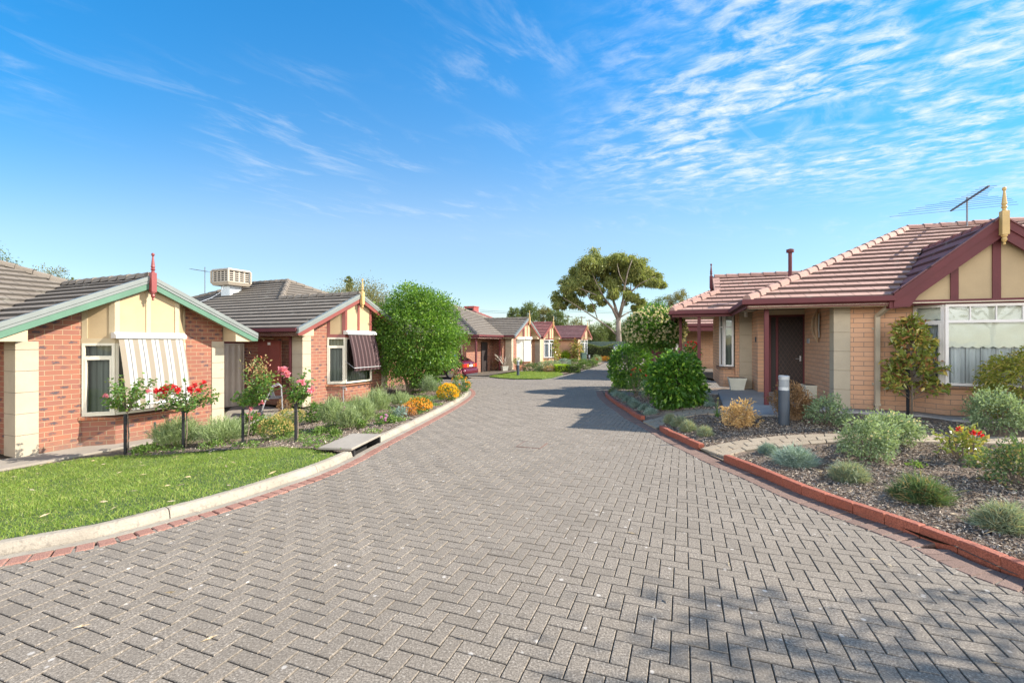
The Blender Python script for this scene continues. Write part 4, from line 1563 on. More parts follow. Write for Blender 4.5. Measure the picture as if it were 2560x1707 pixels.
SL = 0.478
ZE = 2.55
XL, XM, XR = -0.59, 2.14, 4.87
ZRI = ZE + SL * (XM - XL)


def rooftop(x):
    return ZE + SL * (min(x, 2 * XM - x) - XL)


def bay_house(label, loc, rz, cfg):
    """brick unit with a gabled bay to the road; x along its front, -y towards the road"""
    t = thing('brick_house', label, 'house', loc, rz, 'single storey brick units along the left of the road')
    t.scale = (cfg.get('scale', 1.0),) * 3
    x0, x1, y0, y1 = cfg['main']
    brick = cfg['brick']
    # walls
    mb = MB()
    top = lambda x: rooftop(x) - 0.10
    mb.prism_y([(0.03, 0), (1.07, 0), (1.07, top(1.07)), (0.03, top(0.03))], 0.0, 0.11)
    mb.prism_y([(3.21, 0), (4.25, 0), (4.25, top(4.25)), (3.21, top(3.21))], 0.0, 0.11)
    mb.box(0.03, 0.14, 0.11, y0 + 3.5, 0, 2.45)
    mb.box(4.14, 4.25, 0.11, y0 + 3.5, 0, 2.45)
    ins = 0.5
    if cfg.get('near_flush'):
        mb.prism([(0.05, max(y0 + ins, 1.2)), (x1 - ins, max(y0 + ins, 1.2)), (x1 - ins, y1 - ins), (0.05, y1 - ins)], 0, 2.40)
    else:
        mb.prism([(x0 + ins, y0 + ins + 0.6), (x1 - ins, y0 + ins + 0.6), (x1 - ins, y1 - ins), (x0 + ins, y1 - ins)], 0, 2.40)
    mb.build('wall', brick, t)
    # bay below the window and its sill
    mb = MB()
    bay = [(1.07, 0.0), (1.48, -0.42), (2.82, -0.42), (3.21, 0.0)]
    mb.prism(bay + [(3.21, 0.11), (1.07, 0.11)], 0, 0.585)
    mb.build('bay_wall', brick, t)
    mb = MB()
    so = [(0.99, -0.01), (1.45, -0.50), (2.85, -0.50), (3.29, -0.01)]
    mb.prism(so + [(3.29, 0.05), (0.99, 0.05)], 0.585, [0.645, 0.605, 0.605, 0.645, 0.68, 0.68])
    mb.build('sill', cfg.get('sill', 'brick_sill'), t)
    zt = 2.29
    fm = cfg.get('frame', 'window_frame')
    if cfg['front'] == 'shutter':
        for a, b in ((bay[0], bay[1]), (bay[1], bay[2]), (bay[2], bay[3])):
            A, B = Vector(a), Vector(b)
            mb = MB()
            n = 26
            d = (B - A).normalized(); o_ = Vector((d.y, -d.x))
            for k in range(n):
                z0_, z1_ = 0.66 + (zt - 0.66) * k / n, 0.66 + (zt - 0.66) * (k + 1) / n
                q = [A + o_ * 0.015, B + o_ * 0.015, B - o_ * 0.03, A - o_ * 0.03]
                mb.prism([(v.x, v.y) for v in q], z0_, z1_ - 0.008)
            q = [A - o_ * 0.005, B - o_ * 0.005, B - o_ * 0.02, A - o_ * 0.02]
            mb.prism([(v.x, v.y) for v in q], 0.66, zt)
            for P_ in (A, B):
                q = [P_ - d * 0.04 + o_ * 0.03, P_ + d * 0.04 + o_ * 0.03, P_ + d * 0.04 - o_ * 0.0, P_ - d * 0.04 - o_ * 0.0]
                mb.prism([(v.x, v.y) for v in q], 0.661, zt + 0.001)
            q = [A + o_ * 0.16, B + o_ * 0.16, B - o_ * 0.01, A - o_ * 0.01]
            mb.prism([(v.x, v.y) for v in q], zt, zt + 0.2)
            mb.build('roller_shutter', 'shutter_white', t)
    else:
        window(t, bay[0], bay[1], 0.665, zt, 1.98, (), fm, cfg.get('glass', 'glass'), cfg.get('curtain', 'curtain'), sash=((0, 1),))
        window(t, bay[1], bay[2], 0.665, zt, 1.98 if cfg['front'] == 'plain' else None, (0.5,) if cfg['front'] == 'plain' else (), fm, cfg.get('glass', 'glass'), cfg.get('curtain', 'curtain'))
        window(t, bay[2], bay[3], 0.665, zt, 1.98, (), fm, cfg.get('glass', 'glass'), cfg.get('curtain', 'curtain'))
    mb = MB()
    mb.box(0.2, 4.1, 0.9, 0.95, 0, 2.4)
    mb.prism([(0.2, 0.3), (4.1, 0.3), (4.1, 0.9), (0.2, 0.9)], 0, 0.05)
    mb.build('room_wall', 'interior', t)
    # timber gable panel above
    mb = MB()
    bt = 2.40
    mb.prism_y([(1.47, bt), (2.82, bt), (2.82, top(2.82)), (XM, top(XM)), (1.47, top(1.47))], -0.42, -0.38)
    mb.prism([(1.07, 0), (1.47, -0.42), (1.47, -0.38), (1.10, 0.01)], bt, [top(1.07), top(1.47), top(1.47), top(1.07)])
    mb.prism([(2.82, -0.42), (3.21, 0), (3.18, 0.01), (2.82, -0.38)], bt, [top(2.82), top(3.21), top(3.21), top(2.82)])
    mb.build('gable_panel', 'panel_cream', t)
    mb = MB()
    tr = cfg['trim']
    for xa, xb in ((1.462, 1.56), (XM - 0.05, XM + 0.05), (2.73, 2.828)):
        mb.prism_y([(xa, bt), (xb, bt), (xb, top(xb) - .002), (xa, top(xa) - .002)], -0.440, -0.421)
    for a, b in ((1.56, XM - .05), (XM + .05, 2.73)):
        mb.prism_y([(a, top(a) - 0.10), (b, top(b) - 0.10), (b, top(b) - .001), (a, top(a) - .001)], -0.438, -0.421)
    C = [(1.045, -0.01), (1.46, -0.445), (2.83, -0.445), (3.235, -0.01)]
    Ci = [(1.09, 0.02), (1.49, -0.375), (2.80, -0.375), (3.19, 0.02)]
    for k in range(3):
        mb.prism([C[k], C[k + 1], Ci[k + 1], Ci[k]], zt, bt + 0.012 * (k == 1))
    for (a, b), (c, d) in (((1.062, 0.0), (1.13, -0.07)), ((1.40, -0.345), (1.468, -0.43))):
        xm = (a + c) / 2
        mb.prism([(a - .01, b - .01), (c - .01, d - .01), (c + .02, d + .02), (a + .02, b + .02)], bt, top(max(a, .0)) - 0.03)
    for (a, b), (c, d) in (((2.822, -0.43), (2.89, -0.345)), ((3.16, -0.07), (3.222, 0.0))):
        mb.prism([(a + .01, b - .01), (c + .01, d - .01), (c - .02, d + .02), (a - .02, b + .02)], bt, top(c) - 0.03)
    mb.build('gable_trim', tr, t)
    # pillars
    quoin(t, -0.005, 0.346, -0.02, 0.455, 2.33)
    quoin(t, 3.934, 4.285, -0.02, 0.455, 2.33)
    # roof
    tb, cp = MB(), ML()
    ysub = y0 + 2.9 if not cfg.get('near_flush') else 3.48
    yr = (XM - XL) + y0 + 0.2
    if cfg.get('near_flush'):
        k = (x1 - x0) / 2
        near = [(XL, -0.50), (XM, -0.50), (XM, y0 + (XM - XL)), (XL + k, y0 + k), (XL + k, y1 - k), (XL, y1)]
        tile_face(tb, (XL, y1), (0, -1), (1, 0), near, ZE, SL)
        hip_roof(tb, cp, XL, x1, y0, y1, ZE, SL, skip=('left',), capskip=('fl',))
        cap_line(cp, (XM, y0 + XM - XL, ZRI + .03), (XL + k, y0 + k, ZE + SL * k + 0.03))
    else:
        tile_face(tb, (XL, yr), (0, -1), (1, 0), [(XL, yr), (XL, -0.50), (XM, -0.50), (XM, yr)], ZE, SL)
        hip_roof(tb, cp, x0, x1, y0, y1, ZE, SL)
    tile_face(tb, (XR, -0.50), (0, 1), (-1, 0), [(XR, -0.50), (XR, yr), (XM, yr), (XM, -0.50)], ZE, SL)
    cap_line(cp, (XM, -0.47, ZRI + 0.025), (XM, y0 + XM - XL, ZRI + 0.025))
    rf = tb.build('roof', cfg['tile'], t)
    cp.build('ridge_capping', cfg['tile'], rf)
    # barge boards with their caps
    for s in (-1, 1):
        X = lambda x: x if s < 0 else 2 * XM - x
        ct, bd = (0.165, 0.14) if cfg['cap'] else (0.0, 0.27)
        e = XL - 0.06
        ze = ZE + SL * (e - XL) + 0.05
        zm = ZRI + 0.05
        if cfg['cap']:
            mb = MB()
            mb.prism_y([(X(e), ze), (X(XM), zm), (X(XM), zm - 0.10), (X(e), ze - 0.10)], -0.585, -0.455)
            mb.prism_y([(X(e), ze - 0.113), (X(XM), zm - 0.113), (X(XM), zm - ct), (X(e), ze - ct)], -0.575, -0.470)
            mb.prism_y([(X(e), ze - 0.09), (X(XM), zm - 0.09), (X(XM), zm - 0.12), (X(e), ze - 0.12)], -0.565, -0.475)
            mb.build('barge_cap', 'grey_metal', t)
        mb = MB()
        f = e + 0.28
        mb.prism_y([(X(e), ze - ct), (X(XM), zm - ct), (X(XM), zm - ct - bd), (X(f), ze - ct - bd + SL * (f - e)), (X(f - .12), ze - ct - bd + SL * .16), (X(e), ze - ct - bd + SL * .16)], -0.56, -0.52)
        mb.build('barge_board', cfg['board'], t)
    # soffits under the eaves
    mb = MB()
    for s in (-1, 1):
        X = lambda x: x if s < 0 else 2 * XM - x
        mb.prism_y([(X(XL), 2.33), (X(0.0), 2.33), (X(0.0), rooftop(0) - 0.06), (X(XL), ZE - 0.06)], -0.515, y0 + 3)
        P = [(X(0.0), top(0) + 0.02), (X(XM), top(XM) + 0.02), (X(XM), top(XM) - 0.002), (X(0.0), top(0) - 0.002)]
        mb.prism_y(P, -0.515, 0.0)
    mb.build('soffit', 'cream', t)
    mb = ML()
    if cfg.get('near_flush'):
        mb.box(XL, 0.05, y0 + 3, y1, 2.34, 2.37)
        mb.box(XR, x1, y0, y0 + 1.4, 2.34, 2.37)
    else:
        mb.box(x0, XL - 0.02, y0, y1, 2.34, 2.37)
        mb.box(XR + 0.02 if x1 > XR + .05 else x1 - .3, x1, y0, y1, 2.34, 2.37)
    mb.build('soffit', 'soffit', t)
    # gutters
    mb = ML()
    g = cfg['eave']
    mb.beam((XL - 0.055, -0.50, ZE + 0.02), (XL - 0.055, y0 if not cfg.get('near_flush') else y1, ZE + 0.02), 0.11, 0.11)
    mb.beam((XR + 0.055, -0.50, ZE + 0.02), (XR + 0.055, y0, ZE + 0.02), 0.11, 0.11)
    if cfg.get('near_flush'):
        mb.beam((XR, y0 - 0.055, ZE + 0.02), (x1 + .1, y0 - 0.055, ZE + 0.02), 0.11, 0.11)
    else:
        mb.beam((x0 - .11, y0 - 0.055, ZE + 0.02), (XL - .11, y0 - 0.055, ZE + 0.02), 0.11, 0.11)
        if x1 > XR + .3: mb.beam((XR + .11, y0 - 0.055, ZE + 0.02), (x1 + .11, y0 - 0.055, ZE + 0.02), 0.11, 0.11)
        mb.beam((x0 - 0.055, y0, ZE + 0.02), (x0 - 0.055, y1, ZE + 0.02), 0.11, 0.11)
    mb.build('gutter', g, t)
    mb = ML()
    mb.beam((XL + 0.012, -0.50, ZE - 0.085), (XL + 0.012, y1 if cfg.get('near_flush') else y0, ZE - 0.085), 0.024, 0.14)
    mb.beam((XR - 0.012, -0.50, ZE - 0.085), (XR - 0.012, y0, ZE - 0.085), 0.024, 0.14)
    if not cfg.get('near_flush'):
        mb.beam((x0, y0 + .012, ZE - 0.085), (XL, y0 + .012, ZE - 0.085), 0.024, 0.14)
        mb.beam((x0 + .012, y0, ZE - 0.085), (x0 + .012, y1, ZE - 0.085), 0.024, 0.14)
    mb.build('fascia', g, t)
    finial(t, XM, -0.61, ZRI + 0.05, cfg['finial'])
    # awning
    if cfg['front'] == 'awning':
        drop, outy, am = cfg['awning']
        mb = MB()
        hb = [(-0.41, 2.40), (-0.41, 2.535), (-0.53, 2.535), (-0.63, 2.47), (-0.63, 2.40)]
        n = len(hb)
        xa, xb = 1.40, 2.90
        L_ = [(xa, y, z) for y, z in hb]; R_ = [(xb, y, z) for y, z in hb]
        mb.poly(L_[::-1]); mb.poly(R_)
        for k in range(n):
            j = (k + 1) % n
            mb.poly([L_[k], L_[j], R_[j], R_[k]])
        aw = fix_normals(mb.build('awning', 'white_paint', t))
        mb = MB()
        xa, xb = 1.46, 2.84
        m = 10
        P = []
        for k in range(m + 1):
            f = k / m
            P.append((-0.58 - (outy - 0.58) * (f + 0.10 * math.sin(f * PI)), 2.42 - (2.42 - drop) * f))
        P.append((P[-1][0] + 0.015, drop - 0.11))
        for k in range(m + 1):
            (ya, za), (yb, zb) = P[k], P[k + 1]
            mb.poly([(xa, yb, zb), (xb, yb, zb), (xb, ya, za), (xa, ya, za)], [(0, zb), (xb - xa, zb), (xb - xa, za), (0, za)])
        mb.build('canvas', am, aw)
        mb = MB()
        mb.tube([(xa - .01, P[m][0], drop), (xb + .01, P[m][0], drop)], 0.014, 6)
        for x in (xa - 0.01, xb + 0.01):
            mb.tube([(x, -0.44, drop + 0.25), (x, P[m][0], drop)], 0.009, 5)
        mb.build('awning_rail', 'alu', aw)
    return t


RZL = math.atan2(U1.y, U1.x)
h1 = bay_house('brown-tiled brick house with green barge boards and a cream striped awning', (H1.x, H1.y, Z1), RZL,
               dict(scale=SCL, main=(-8.5, 5.02, 0.58, 11.2), brick='brick_red', tile='tile_brown', cap=True, board='green_board', trim='cream', eave='green_board',
                    finial='finial_red', front='awning', awning=(0.90, 0.90, 'awning_cream'), glass='glass', curtain='curtain'))
h2 = bay_house('brown-tiled brick house with red barge boards, a maroon awning and a roof cooler', (H2.x, H2.y, Z2), RZL,
               dict(scale=SCL, main=(-0.59, 9.4, 0.78, 13.3), brick='brick_red', tile='tile_brown', cap=True, board='maroon_bright', trim='maroon_bright', eave='maroon',
                    finial='gold_paint', front='awning', awning=(1.22, 0.86, 'awning_maroon'), glass='glass', near_flush=True))
A3 = Vector((-0.05, 32.4)); RZ3 = math.radians(68)
h3 = bay_house('brown-tiled brick house with white roller shutters behind the oval lawn', (A3.x, A3.y, Z3), RZ3,
               dict(main=(-4.53, 6.0, 0.38, 13.0), brick='brick_red', tile='tile_brown', cap=True, board='maroon_bright', trim='maroon_bright', eave='maroon',
                    finial='gold_paint', front='shutter'))
A4 = Vector((2.45, 40.2))
h4 = bay_house('red-tiled tan brick house with a red cooler box on its roof, second from the fence', (A4.x, A4.y, Z3), RZ3,
               dict(main=(-4.6, 5.4, 1.6, 13.0), brick='brick_tan', tile='tile_red', cap=False, board='maroon_bright', trim='maroon_bright', eave='maroon', sill='brick_sill_tan',
                    finial='gold_paint', front='plain', frame='white_paint', curtain='lace_curtain'))
A5 = Vector((7.15, 49.5))
h5 = bay_house('farthest plum-tiled house on the left, beside the dark hedge at the road end', (A5.x, A5.y, Z3), RZ3,
               dict(main=(-2.2, 8.0, 5.0, 15.0), brick='brick_tan', tile='tile_plum', cap=False, board='maroon_bright', trim='maroon_bright', eave='maroon', sill='brick_sill_tan',
                    finial='gold_paint', front='plain', frame='white_paint', curtain='lace_curtain'))

# entry side of the second house: meter cabinet, dark-painted gap panel, porch post
mb = MB()
mb.box(-0.03, 0.048, 1.00, 2.03, 0.62, 2.18)
mb.box(-0.038, -0.03, 1.02, 1.505, 0.65, 2.15)
mb.box(-0.038, -0.03, 1.525, 2.01, 0.65, 2.15)
o = mb.build('meter_cabinet', 'maroon_bright', h2)
mb = MB(); mb.box(-0.043, -0.0385, 1.42, 1.55, 2.03, 2.12); mb.build('number_plate', 'plate_white', o)
mb = MB(); mb.box(0.03, 0.1375, 0.62, 0.97, 0.62, 2.18); mb.box(0.026, 0.034, 0.60, 0.62, 0.6, 2.2); mb.build('gap_shade_panel', 'door_mesh', h2)  # flat panel painted near-black for the shade of a gap
mb = MB(); mb.tube([(-0.03, 0.50, 0), (-0.03, 0.50, 2.4)], 0.045, 8); mb.build('downpipe', 'maroon', h2)
mb = MB()
mb.box(-0.02, 0.048, 2.02, 2.10, 2.22, 2.33); mb.lathe([(0.03, 2.24), (0.055, 2.27), (0.055, 2.33), (0.02, 2.36)], (-0.09, 2.06, 0), 10)
mb.build('wall_lamp', 'white_paint', h2)
mb = MB(); mb.tube([(-0.1, 1.2, 2.24), (-0.1, 2.4, 2.30)], 0.014, 6); mb.tube([(-0.1, 1.75, 2.26), (-0.02, 1.75, 2.2), (-0.02, 1.75, 2.0)], 0.02, 6); mb.build('conduit', 'cream', h2)
# porch of the third house
mb = ML()
mb.box(-4.35, -4.25, 0.6, 0.7, 0, 2.40); mb.box(-0.75, -0.66, 0.55, 0.64, 0, 2.40)
mb.build('porch_post', 'maroon', h3)
mb = MB(); mb.box(-4.045, -4.02, 1.2, 2.9, 0.05, 2.3); w = None
window(h3, (-4.06, 4.6), (-4.06, 1.75), 0.1, 2.25, 1.75, (0.5,), 'cream', 'glass', 'curtain')
mb = MB(); mb.box(-1.9, -1.0, 1.40, 1.47, 0.02, 2.1); mb.build('door', 'door_mesh', h3)
mb = MB(); mb.box(-0.45, 0.05, 0.5, 0.62, 0, 2.33); mb.build('wall', 'brick_red', h3)

# ------------------------------------------------------------------ the brick house on the right
SR = 0.49
r1 = thing('brick_house', 'salmon-tiled tan brick house on the right with a half-timbered gable and brown screen door', 'house', (HR.x, HR.y, ZR1), math.atan2(UR.y, UR.x), None)
r1.scale = (SCR,) * 3
ze = 2.455
tb, cp = MB(), ML()
ex0, ex1, ey0, ey1 = -1.85, 6.3, -0.55, 9.01
em = (ey0 + ey1) / 2
gl0, gm, gs = 0.947, 2.64, 0.845
gr1 = 2 * gm - gl0
zb = 2.47
zap = zb + gs * (gm - gl0)
ydep = (zap - ze) / SR - 0.55
kx = ex0 + em - ey0
tile_face(tb, (ex0, ey0), (1, 0), (0, 1), [(ex0, ey0), (gl0 + .05, ey0), (gm - .05, ydep), (gm - .05, gm - .05 - ex0 + ey0)] if kx > gm else [(ex0, ey0), (gl0 + .05, ey0), (gm, ydep), (gm, em), (kx, em)], ze, SR)
if kx > gm:
    tile_face(tb, (ex0, ey0), (1, 0), (0, 1), [(gm - .05, ydep - .02), (gr1 - .05, ey0), (ex1, ey0), (ex1, em), (kx, em), (gm - .05, gm - .05 - ex0 + ey0)], ze, SR)
else:
    tile_face(tb, (ex0, ey0), (1, 0), (0, 1), [(gr1 - .05, ey0), (ex1, ey0), (ex1, em), (gm, em), (gm, ydep)], ze, SR)
tile_face(tb, (ex1, ey1), (-1, 0), (0, -1), [(ex1, ey1), (ex0, ey1), (ex0 + em - ey0, em), (ex1, em)], ze, SR)
tile_face(tb, (ex0, ey1), (0, -1), (1, 0), [(ex0, ey1), (ex0, ey0), (ex0 + em - ey0, em)], ze, SR)
zrr = ze + SR * (em - ey0) + .03
cap_line(cp, (ex0, ey0, ze + .03), (ex0 + em - ey0, em, zrr))
cap_line(cp, (ex0, ey1, ze + .03), (ex0 + em - ey0, em, zrr))
cap_line(cp, (ex0 + em - ey0, em, zrr), (ex1, em, zrr))
# lower wing on the left with its gablet
sx0, sy0, sy1 = -3.55, 2.91, 8.43
sm = (sy0 + sy1) / 2
gx = sx0 + 1.39
tile_face(tb, (sx0, sy0), (1, 0), (0, 1), [(sx0, sy0), (1.2, sy0), (1.2, sm), (gx, sm), (gx, sy0 + 1.39)], ze, SR)
tile_face(tb, (1.2, sy1), (-1, 0), (0, -1), [(1.2, sy1), (sx0, sy1), (gx, sy1 - 1.39), (gx, sm), (1.2, sm)], ze, SR)
tile_face(tb, (sx0, sy1), (0, -1), (1, 0), [(sx0, sy1), (sx0, sy0), (gx, sy0 + 1.39), (gx, sy1 - 1.39)], ze, SR)
zg = ze + SR * 1.39
zs = ze + SR * (sm - sy0)
cap_line(cp, (sx0, sy0, ze + 0.03), (gx, sy0 + 1.39, zg + 0.03))
cap_line(cp, (sx0, sy1, ze + 0.03), (gx, sy1 - 1.39, zg + 0.03))
cap_line(cp, (gx, sm, zs + 0.03), (0.95, sm, zs + 0.03))
rf = tb.build('roof', 'tile_salmon', r1)
cp.build('ridge_capping', 'tile_salmon', rf)
mb = MB()
for s in (-1, 1):
    Y = lambda v: sm + s * v
    q = sm - sy0 - 1.39
    A_ = [(gx - .06, Y(q + .08), zg - .02), (gx - .06, Y(0), zs + .06), (gx - .06, Y(0), zs - .16), (gx - .06, Y(q + .08 - .3), zg - .02)]
    B_ = [(p[0] + 0.22, p[1], p[2]) for p in A_]
    mb.poly(A_); mb.poly(B_[::-1])
    for k in range(4):
        j = (k + 1) % 4
        mb.poly([A_[k], A_[j], B_[j], B_[k]])
fix_normals(mb.build('gablet_barge', 'tile_salmon', r1))
mb = MB(); mb.poly([(gx + 0.03, sy0 + 1.39, zg), (gx + 0.03, sm, zs), (gx + 0.03, sy1 - 1.39, zg)]); mb.build('gablet_panel', 'maroon', r1)
finial(r1, gx - 0.10, sm, zs + 0.03, 'maroon', 0.95)
# steep front gable
gl0, gm, gs = 0.947, 2.64, 0.845
gr1 = 2 * gm - gl0
zb = 2.47
zap = zb + gs * (gm - gl0)
ydep = (zap - ze) / SR - 0.55
tb, cp = MB(), ML()
tile_face(tb, (gl0, ydep), (0, -1), (1, 0), [(gl0, -0.2), (gl0, -0.55), (gm, -0.55), (gm, ydep)], zb, gs)
tile_face(tb, (gr1, -0.55), (0, 1), (-1, 0), [(gr1, -0.55), (gr1, -0.2), (gm, ydep), (gm, -0.55)], zb, gs)
cap_line(cp, (gm, -0.5, zap + 0.0), (gm, ydep, zap + 0.0), 0.18, 0.05)
o = tb.build('gable_roof', 'tile_red', r1)
cp.build('ridge_capping', 'tile_red', o)
mb = MB()
for s in (-1, 1):
    X = lambda x: x if s < 0 else 2 * gm - x
    e = gl0 - 0.03
    z0_, z1_ = zb - 0.0 + 0.05, zap + 0.07
    mb = MB()
    mb.prism_y([(X(e), z0_), (X(gm), z1_), (X(gm), z1_ - 0.17), (X(e), z0_ - 0.17)], -0.62, -0.53)
    mb.prism_y([(X(e), z0_ - 0.172), (X(gm), z1_ - 0.172), (X(gm), z1_ - 0.40), (X(e + .42), z0_ - 0.40 + gs * .42), (X(e + .27), 2.24), (X(e), 2.24)], -0.595, -0.54)
    mb.build('barge_board', 'maroon', r1)
    mb = MB()
    mb.prism_y([(X(e - .02), z0_ + 0.03), (X(gm), z1_ + 0.03), (X(gm), z1_ + 0.002), (X(e - .02), z0_ + .002)], -0.64, -0.50)
    mb.build('barge_cap', 'tile_plum', r1)
mb = MB()
mb.prism_y([(gl0 + .15, 2.36), (gr1 - .15, 2.36), (gm, zap - 0.06)], -0.42, -0.38)
mb.build('gable_panel', 'panel_cream', r1)
mb = MB()
for xc in (1.98, gm, 3.30):
    zt_ = zap - 0.20 - gs * abs(xc - gm)
    mb.prism_y([(xc - .065, 2.36), (xc + .065, 2.36), (xc + .065, zt_), (xc - .065, zt_)], -0.445, -0.421)
mb.prism_y([(gl0 + .12, 2.285), (gr1 - .12, 2.285), (gr1 - .30, 2.385), (gl0 + .30, 2.385)], -0.46, -0.36)
mb.build('gable_trim', 'maroon', r1)
finial(r1, gm, -0.67, zap + 0.10, 'gold_paint', 1.0)
r1_fin = None
# walls
mb = MB()
mb.box(0.30, 1.48, 0.0, 0.11, 0, 2.34)
mb.box(3.80, 5.9, 0.0, 0.11, 0, 2.34)
mb.box(0.06, 0.17, 0.28, 2.9, 0, 2.46)
mb.box(-1.14, -0.86, 2.9, 3.01, 0, 2.46)
mb.box(-1.14, -1.03, 3.01, 4.6, 0, 2.46)
mb.box(-1.62, -1.50, 4.15, 4.30, 0, 2.46)
mb.box(-2.06, -1.03, 4.9, 8.0, 0, 2.44)
mb.box(5.79, 5.9, 0.11, 8.4, 0, 2.4)
mb.poly([(5.9, 0, 2.4), (5.9, 8.4, 2.4), (5.9, em, zrr - .25)])
mb.build('wall', 'brick_tan', r1)
mb = ML()
mb.prism([(1.48, 0.0), (1.83, -0.42), (3.45, -0.42), (3.80, 0.0), (3.80, 0.11), (1.48, 0.11)], 0, 0.56)
mb.prism([(-2.06, 4.60), (-1.96, 4.38), (-1.64, 4.30), (-1.50, 4.32), (-1.5, 4.95), (-2.06, 4.95)], 0, 0.60)
mb.build('bay_wall', 'brick_tan', r1)
mb = ML()
mb.prism([(1.40, -0.01), (1.80, -0.50), (3.48, -0.50), (3.88, -0.01), (3.88, 0.05), (1.40, 0.05)], 0.56, [0.63, 0.60, 0.60, 0.63, 0.66, 0.66])
mb.prism([(-2.15, 4.58), (-2.02, 4.30), (-1.61, 4.21), (-1.50, 4.23), (-1.5, 4.9), (-2.15, 4.9)], 0.60, [0.68, 0.66, 0.66, 0.68, 0.70, 0.70])
mb.build('sill', 'brick_sill_tan', r1)
window(r1, (1.48, 0.0), (1.83, -0.42), 0.645, 2.285, 1.93, (), 'window_frame_pale', 'glass', 'lace_curtain', sash=((0, 1),), blind=2.0)
window(r1, (1.83, -0.42), (3.45, -0.42), 0.615, 2.285, 1.93, (), 'window_frame_pale', 'glass', 'lace_curtain', top_mull=(0.25, 0.5, 0.75), blind=1.42)
window(r1, (3.45, -0.42), (3.80, 0.0), 0.645, 2.285, 1.93, (), 'window_frame_pale', 'glass', 'lace_curtain', sash=((0, 1),))
window(r1, (-2.04, 4.62), (-1.94, 4.39), 0.69, 2.44, 2.0, (), 'window_frame_pale', 'glass', None)
window(r1, (-1.94, 4.39), (-1.65, 4.32), 0.69, 2.44, 2.0, (), 'window_frame_pale', 'glass', 'curtain', blind=1.75)
mb = ML()
mb.box(1.3, 4.0, 0.95, 1.0, 0, 2.5); mb.box(-2.0, -1.5, 4.85, 4.88, 0.6, 2.4)
mb.build('room_wall', 'interior', r1)
quoin(r1, 0.0, 0.32, -0.02, 0.30, 2.30)
quoin(r1, -1.50, -1.13, 4.08, 4.44, 2.46)
# door
mb = MB()
mb.box(-0.86, -0.79, 2.92, 3.02, 0, 2.30); mb.box(0.03, 0.10, 2.92, 3.02, 0, 2.30); mb.box(-0.86, 0.10, 2.92, 3.02, 2.24, 2.30); mb.box(-0.66, -0.60, 2.93, 3.01, 0, 2.24)
d_ = mb.build('door', 'maroon', r1)
mb = MB(); mb.box(-0.60, 0.03, 2.965, 2.99, 0.02, 2.24); mb.box(-0.79, -0.66, 2.965, 2.99, 0.02, 2.24)
mb.build('screen', 'door_mesh', d_)
mb = MB()
for k in range(-16, 24):
    for sgn in (1, -1):
        a = (k * 0.11) if sgn > 0 else (k * 0.11 + 1.1)
        # diagonal lattice bars of the security screen
        pts_ = []
        for zz in np.linspace(0.05, 2.2, 60):
            xx = -0.58 + (zz - 1.1) * sgn * 0.6 + k * 0.11
            if -0.59 < xx < 0.02: pts_.append((xx, zz))
        if len(pts_) > 2:
            (xa, za), (xb, zb_) = pts_[0], pts_[-1]
            mb.bar((xa, 2.955, za), (xb, 2.955, zb_), 0.012, 0.006, up=(0, 1, 0))
mb.build('lattice', 'lattice_brown', d_)
mb = MB(); mb.tube([(-0.04, 2.92, 1.02), (-0.16, 2.92, 1.02)], 0.010, 6); mb.box(-0.055, -0.02, 2.93, 2.96, 0.95, 1.1); mb.build('handle', 'alu', d_)
mb = MB(); mb.box(-1.03, 0.17, 2.94, 3.06, 2.30, 2.46); mb.box(0.10, 0.165, 2.90, 2.95, 0, 2.3); mb.box(-0.90, -0.865, 2.88, 2.92, 0, 2.3); mb.build('door_surround', 'cream', r1)
# soffits, fascia, gutters
mb = ML()
mb.box(ex0 + .02, 6.2, -0.53, 0.10, 2.315, 2.335)
mb.box(ex0 + .02, 0.2, 0.10, 2.91, 2.465, 2.485)
mb.box(sx0 + .02, -1.0, 2.93, 8.4, 2.465, 2.485)
mb.box(-1.0, 0.2, 2.91, 5, 2.47, 2.49)
mb.build('soffit', 'soffit', r1)
mb = ML()
mb.box(ex0 - .0, 1.0, -0.53, -0.49, 2.29, 2.40); mb.box(4.3, 6.25, -0.53, -0.49, 2.29, 2.40)
mb.box(ex0, ex0 + .04, -0.53, 2.93, 2.29, 2.40)
mb.box(sx0, ex0 + .04, 2.93, 2.97, 2.29, 2.40)
mb.box(sx0, sx0 + .04, 2.97, 8.4, 2.29, 2.40)
mb.build('fascia', 'maroon', r1)
mb = ML()
zg_ = ze + 0.03
mb.beam((ex0 - .10, ey0 - 0.05, zg_), (gl0 - 0.02, ey0 - 0.05, zg_), 0.10, 0.115)
mb.beam((gr1 + 0.02, ey0 - 0.05, zg_), (ex1, ey0 - 0.05, zg_), 0.10, 0.115)
mb.beam((ex0 - .05, ey0, zg_ - .001), (ex0 - .05, sy0 - .1, zg_ - .001), 0.10, 0.115)
mb.beam((sx0 - .10, sy0 - .05, zg_), (ex0, sy0 - .05, zg_), 0.10, 0.115)
mb.beam((sx0 - .05, sy0, zg_ - .001), (sx0 - .05, sy1, zg_ - .001), 0.10, 0.115)
mb.build('gutter', 'maroon', r1, bevel=0.012)
mb = ML(); mb.box(ex0 + .05, 1.0, -0.49, -0.46, 2.275, 2.315); mb.box(-1.0, 0.2, 0.0, 0.03, 2.31, 2.47); mb.build('soffit_bead', 'cream', r1)
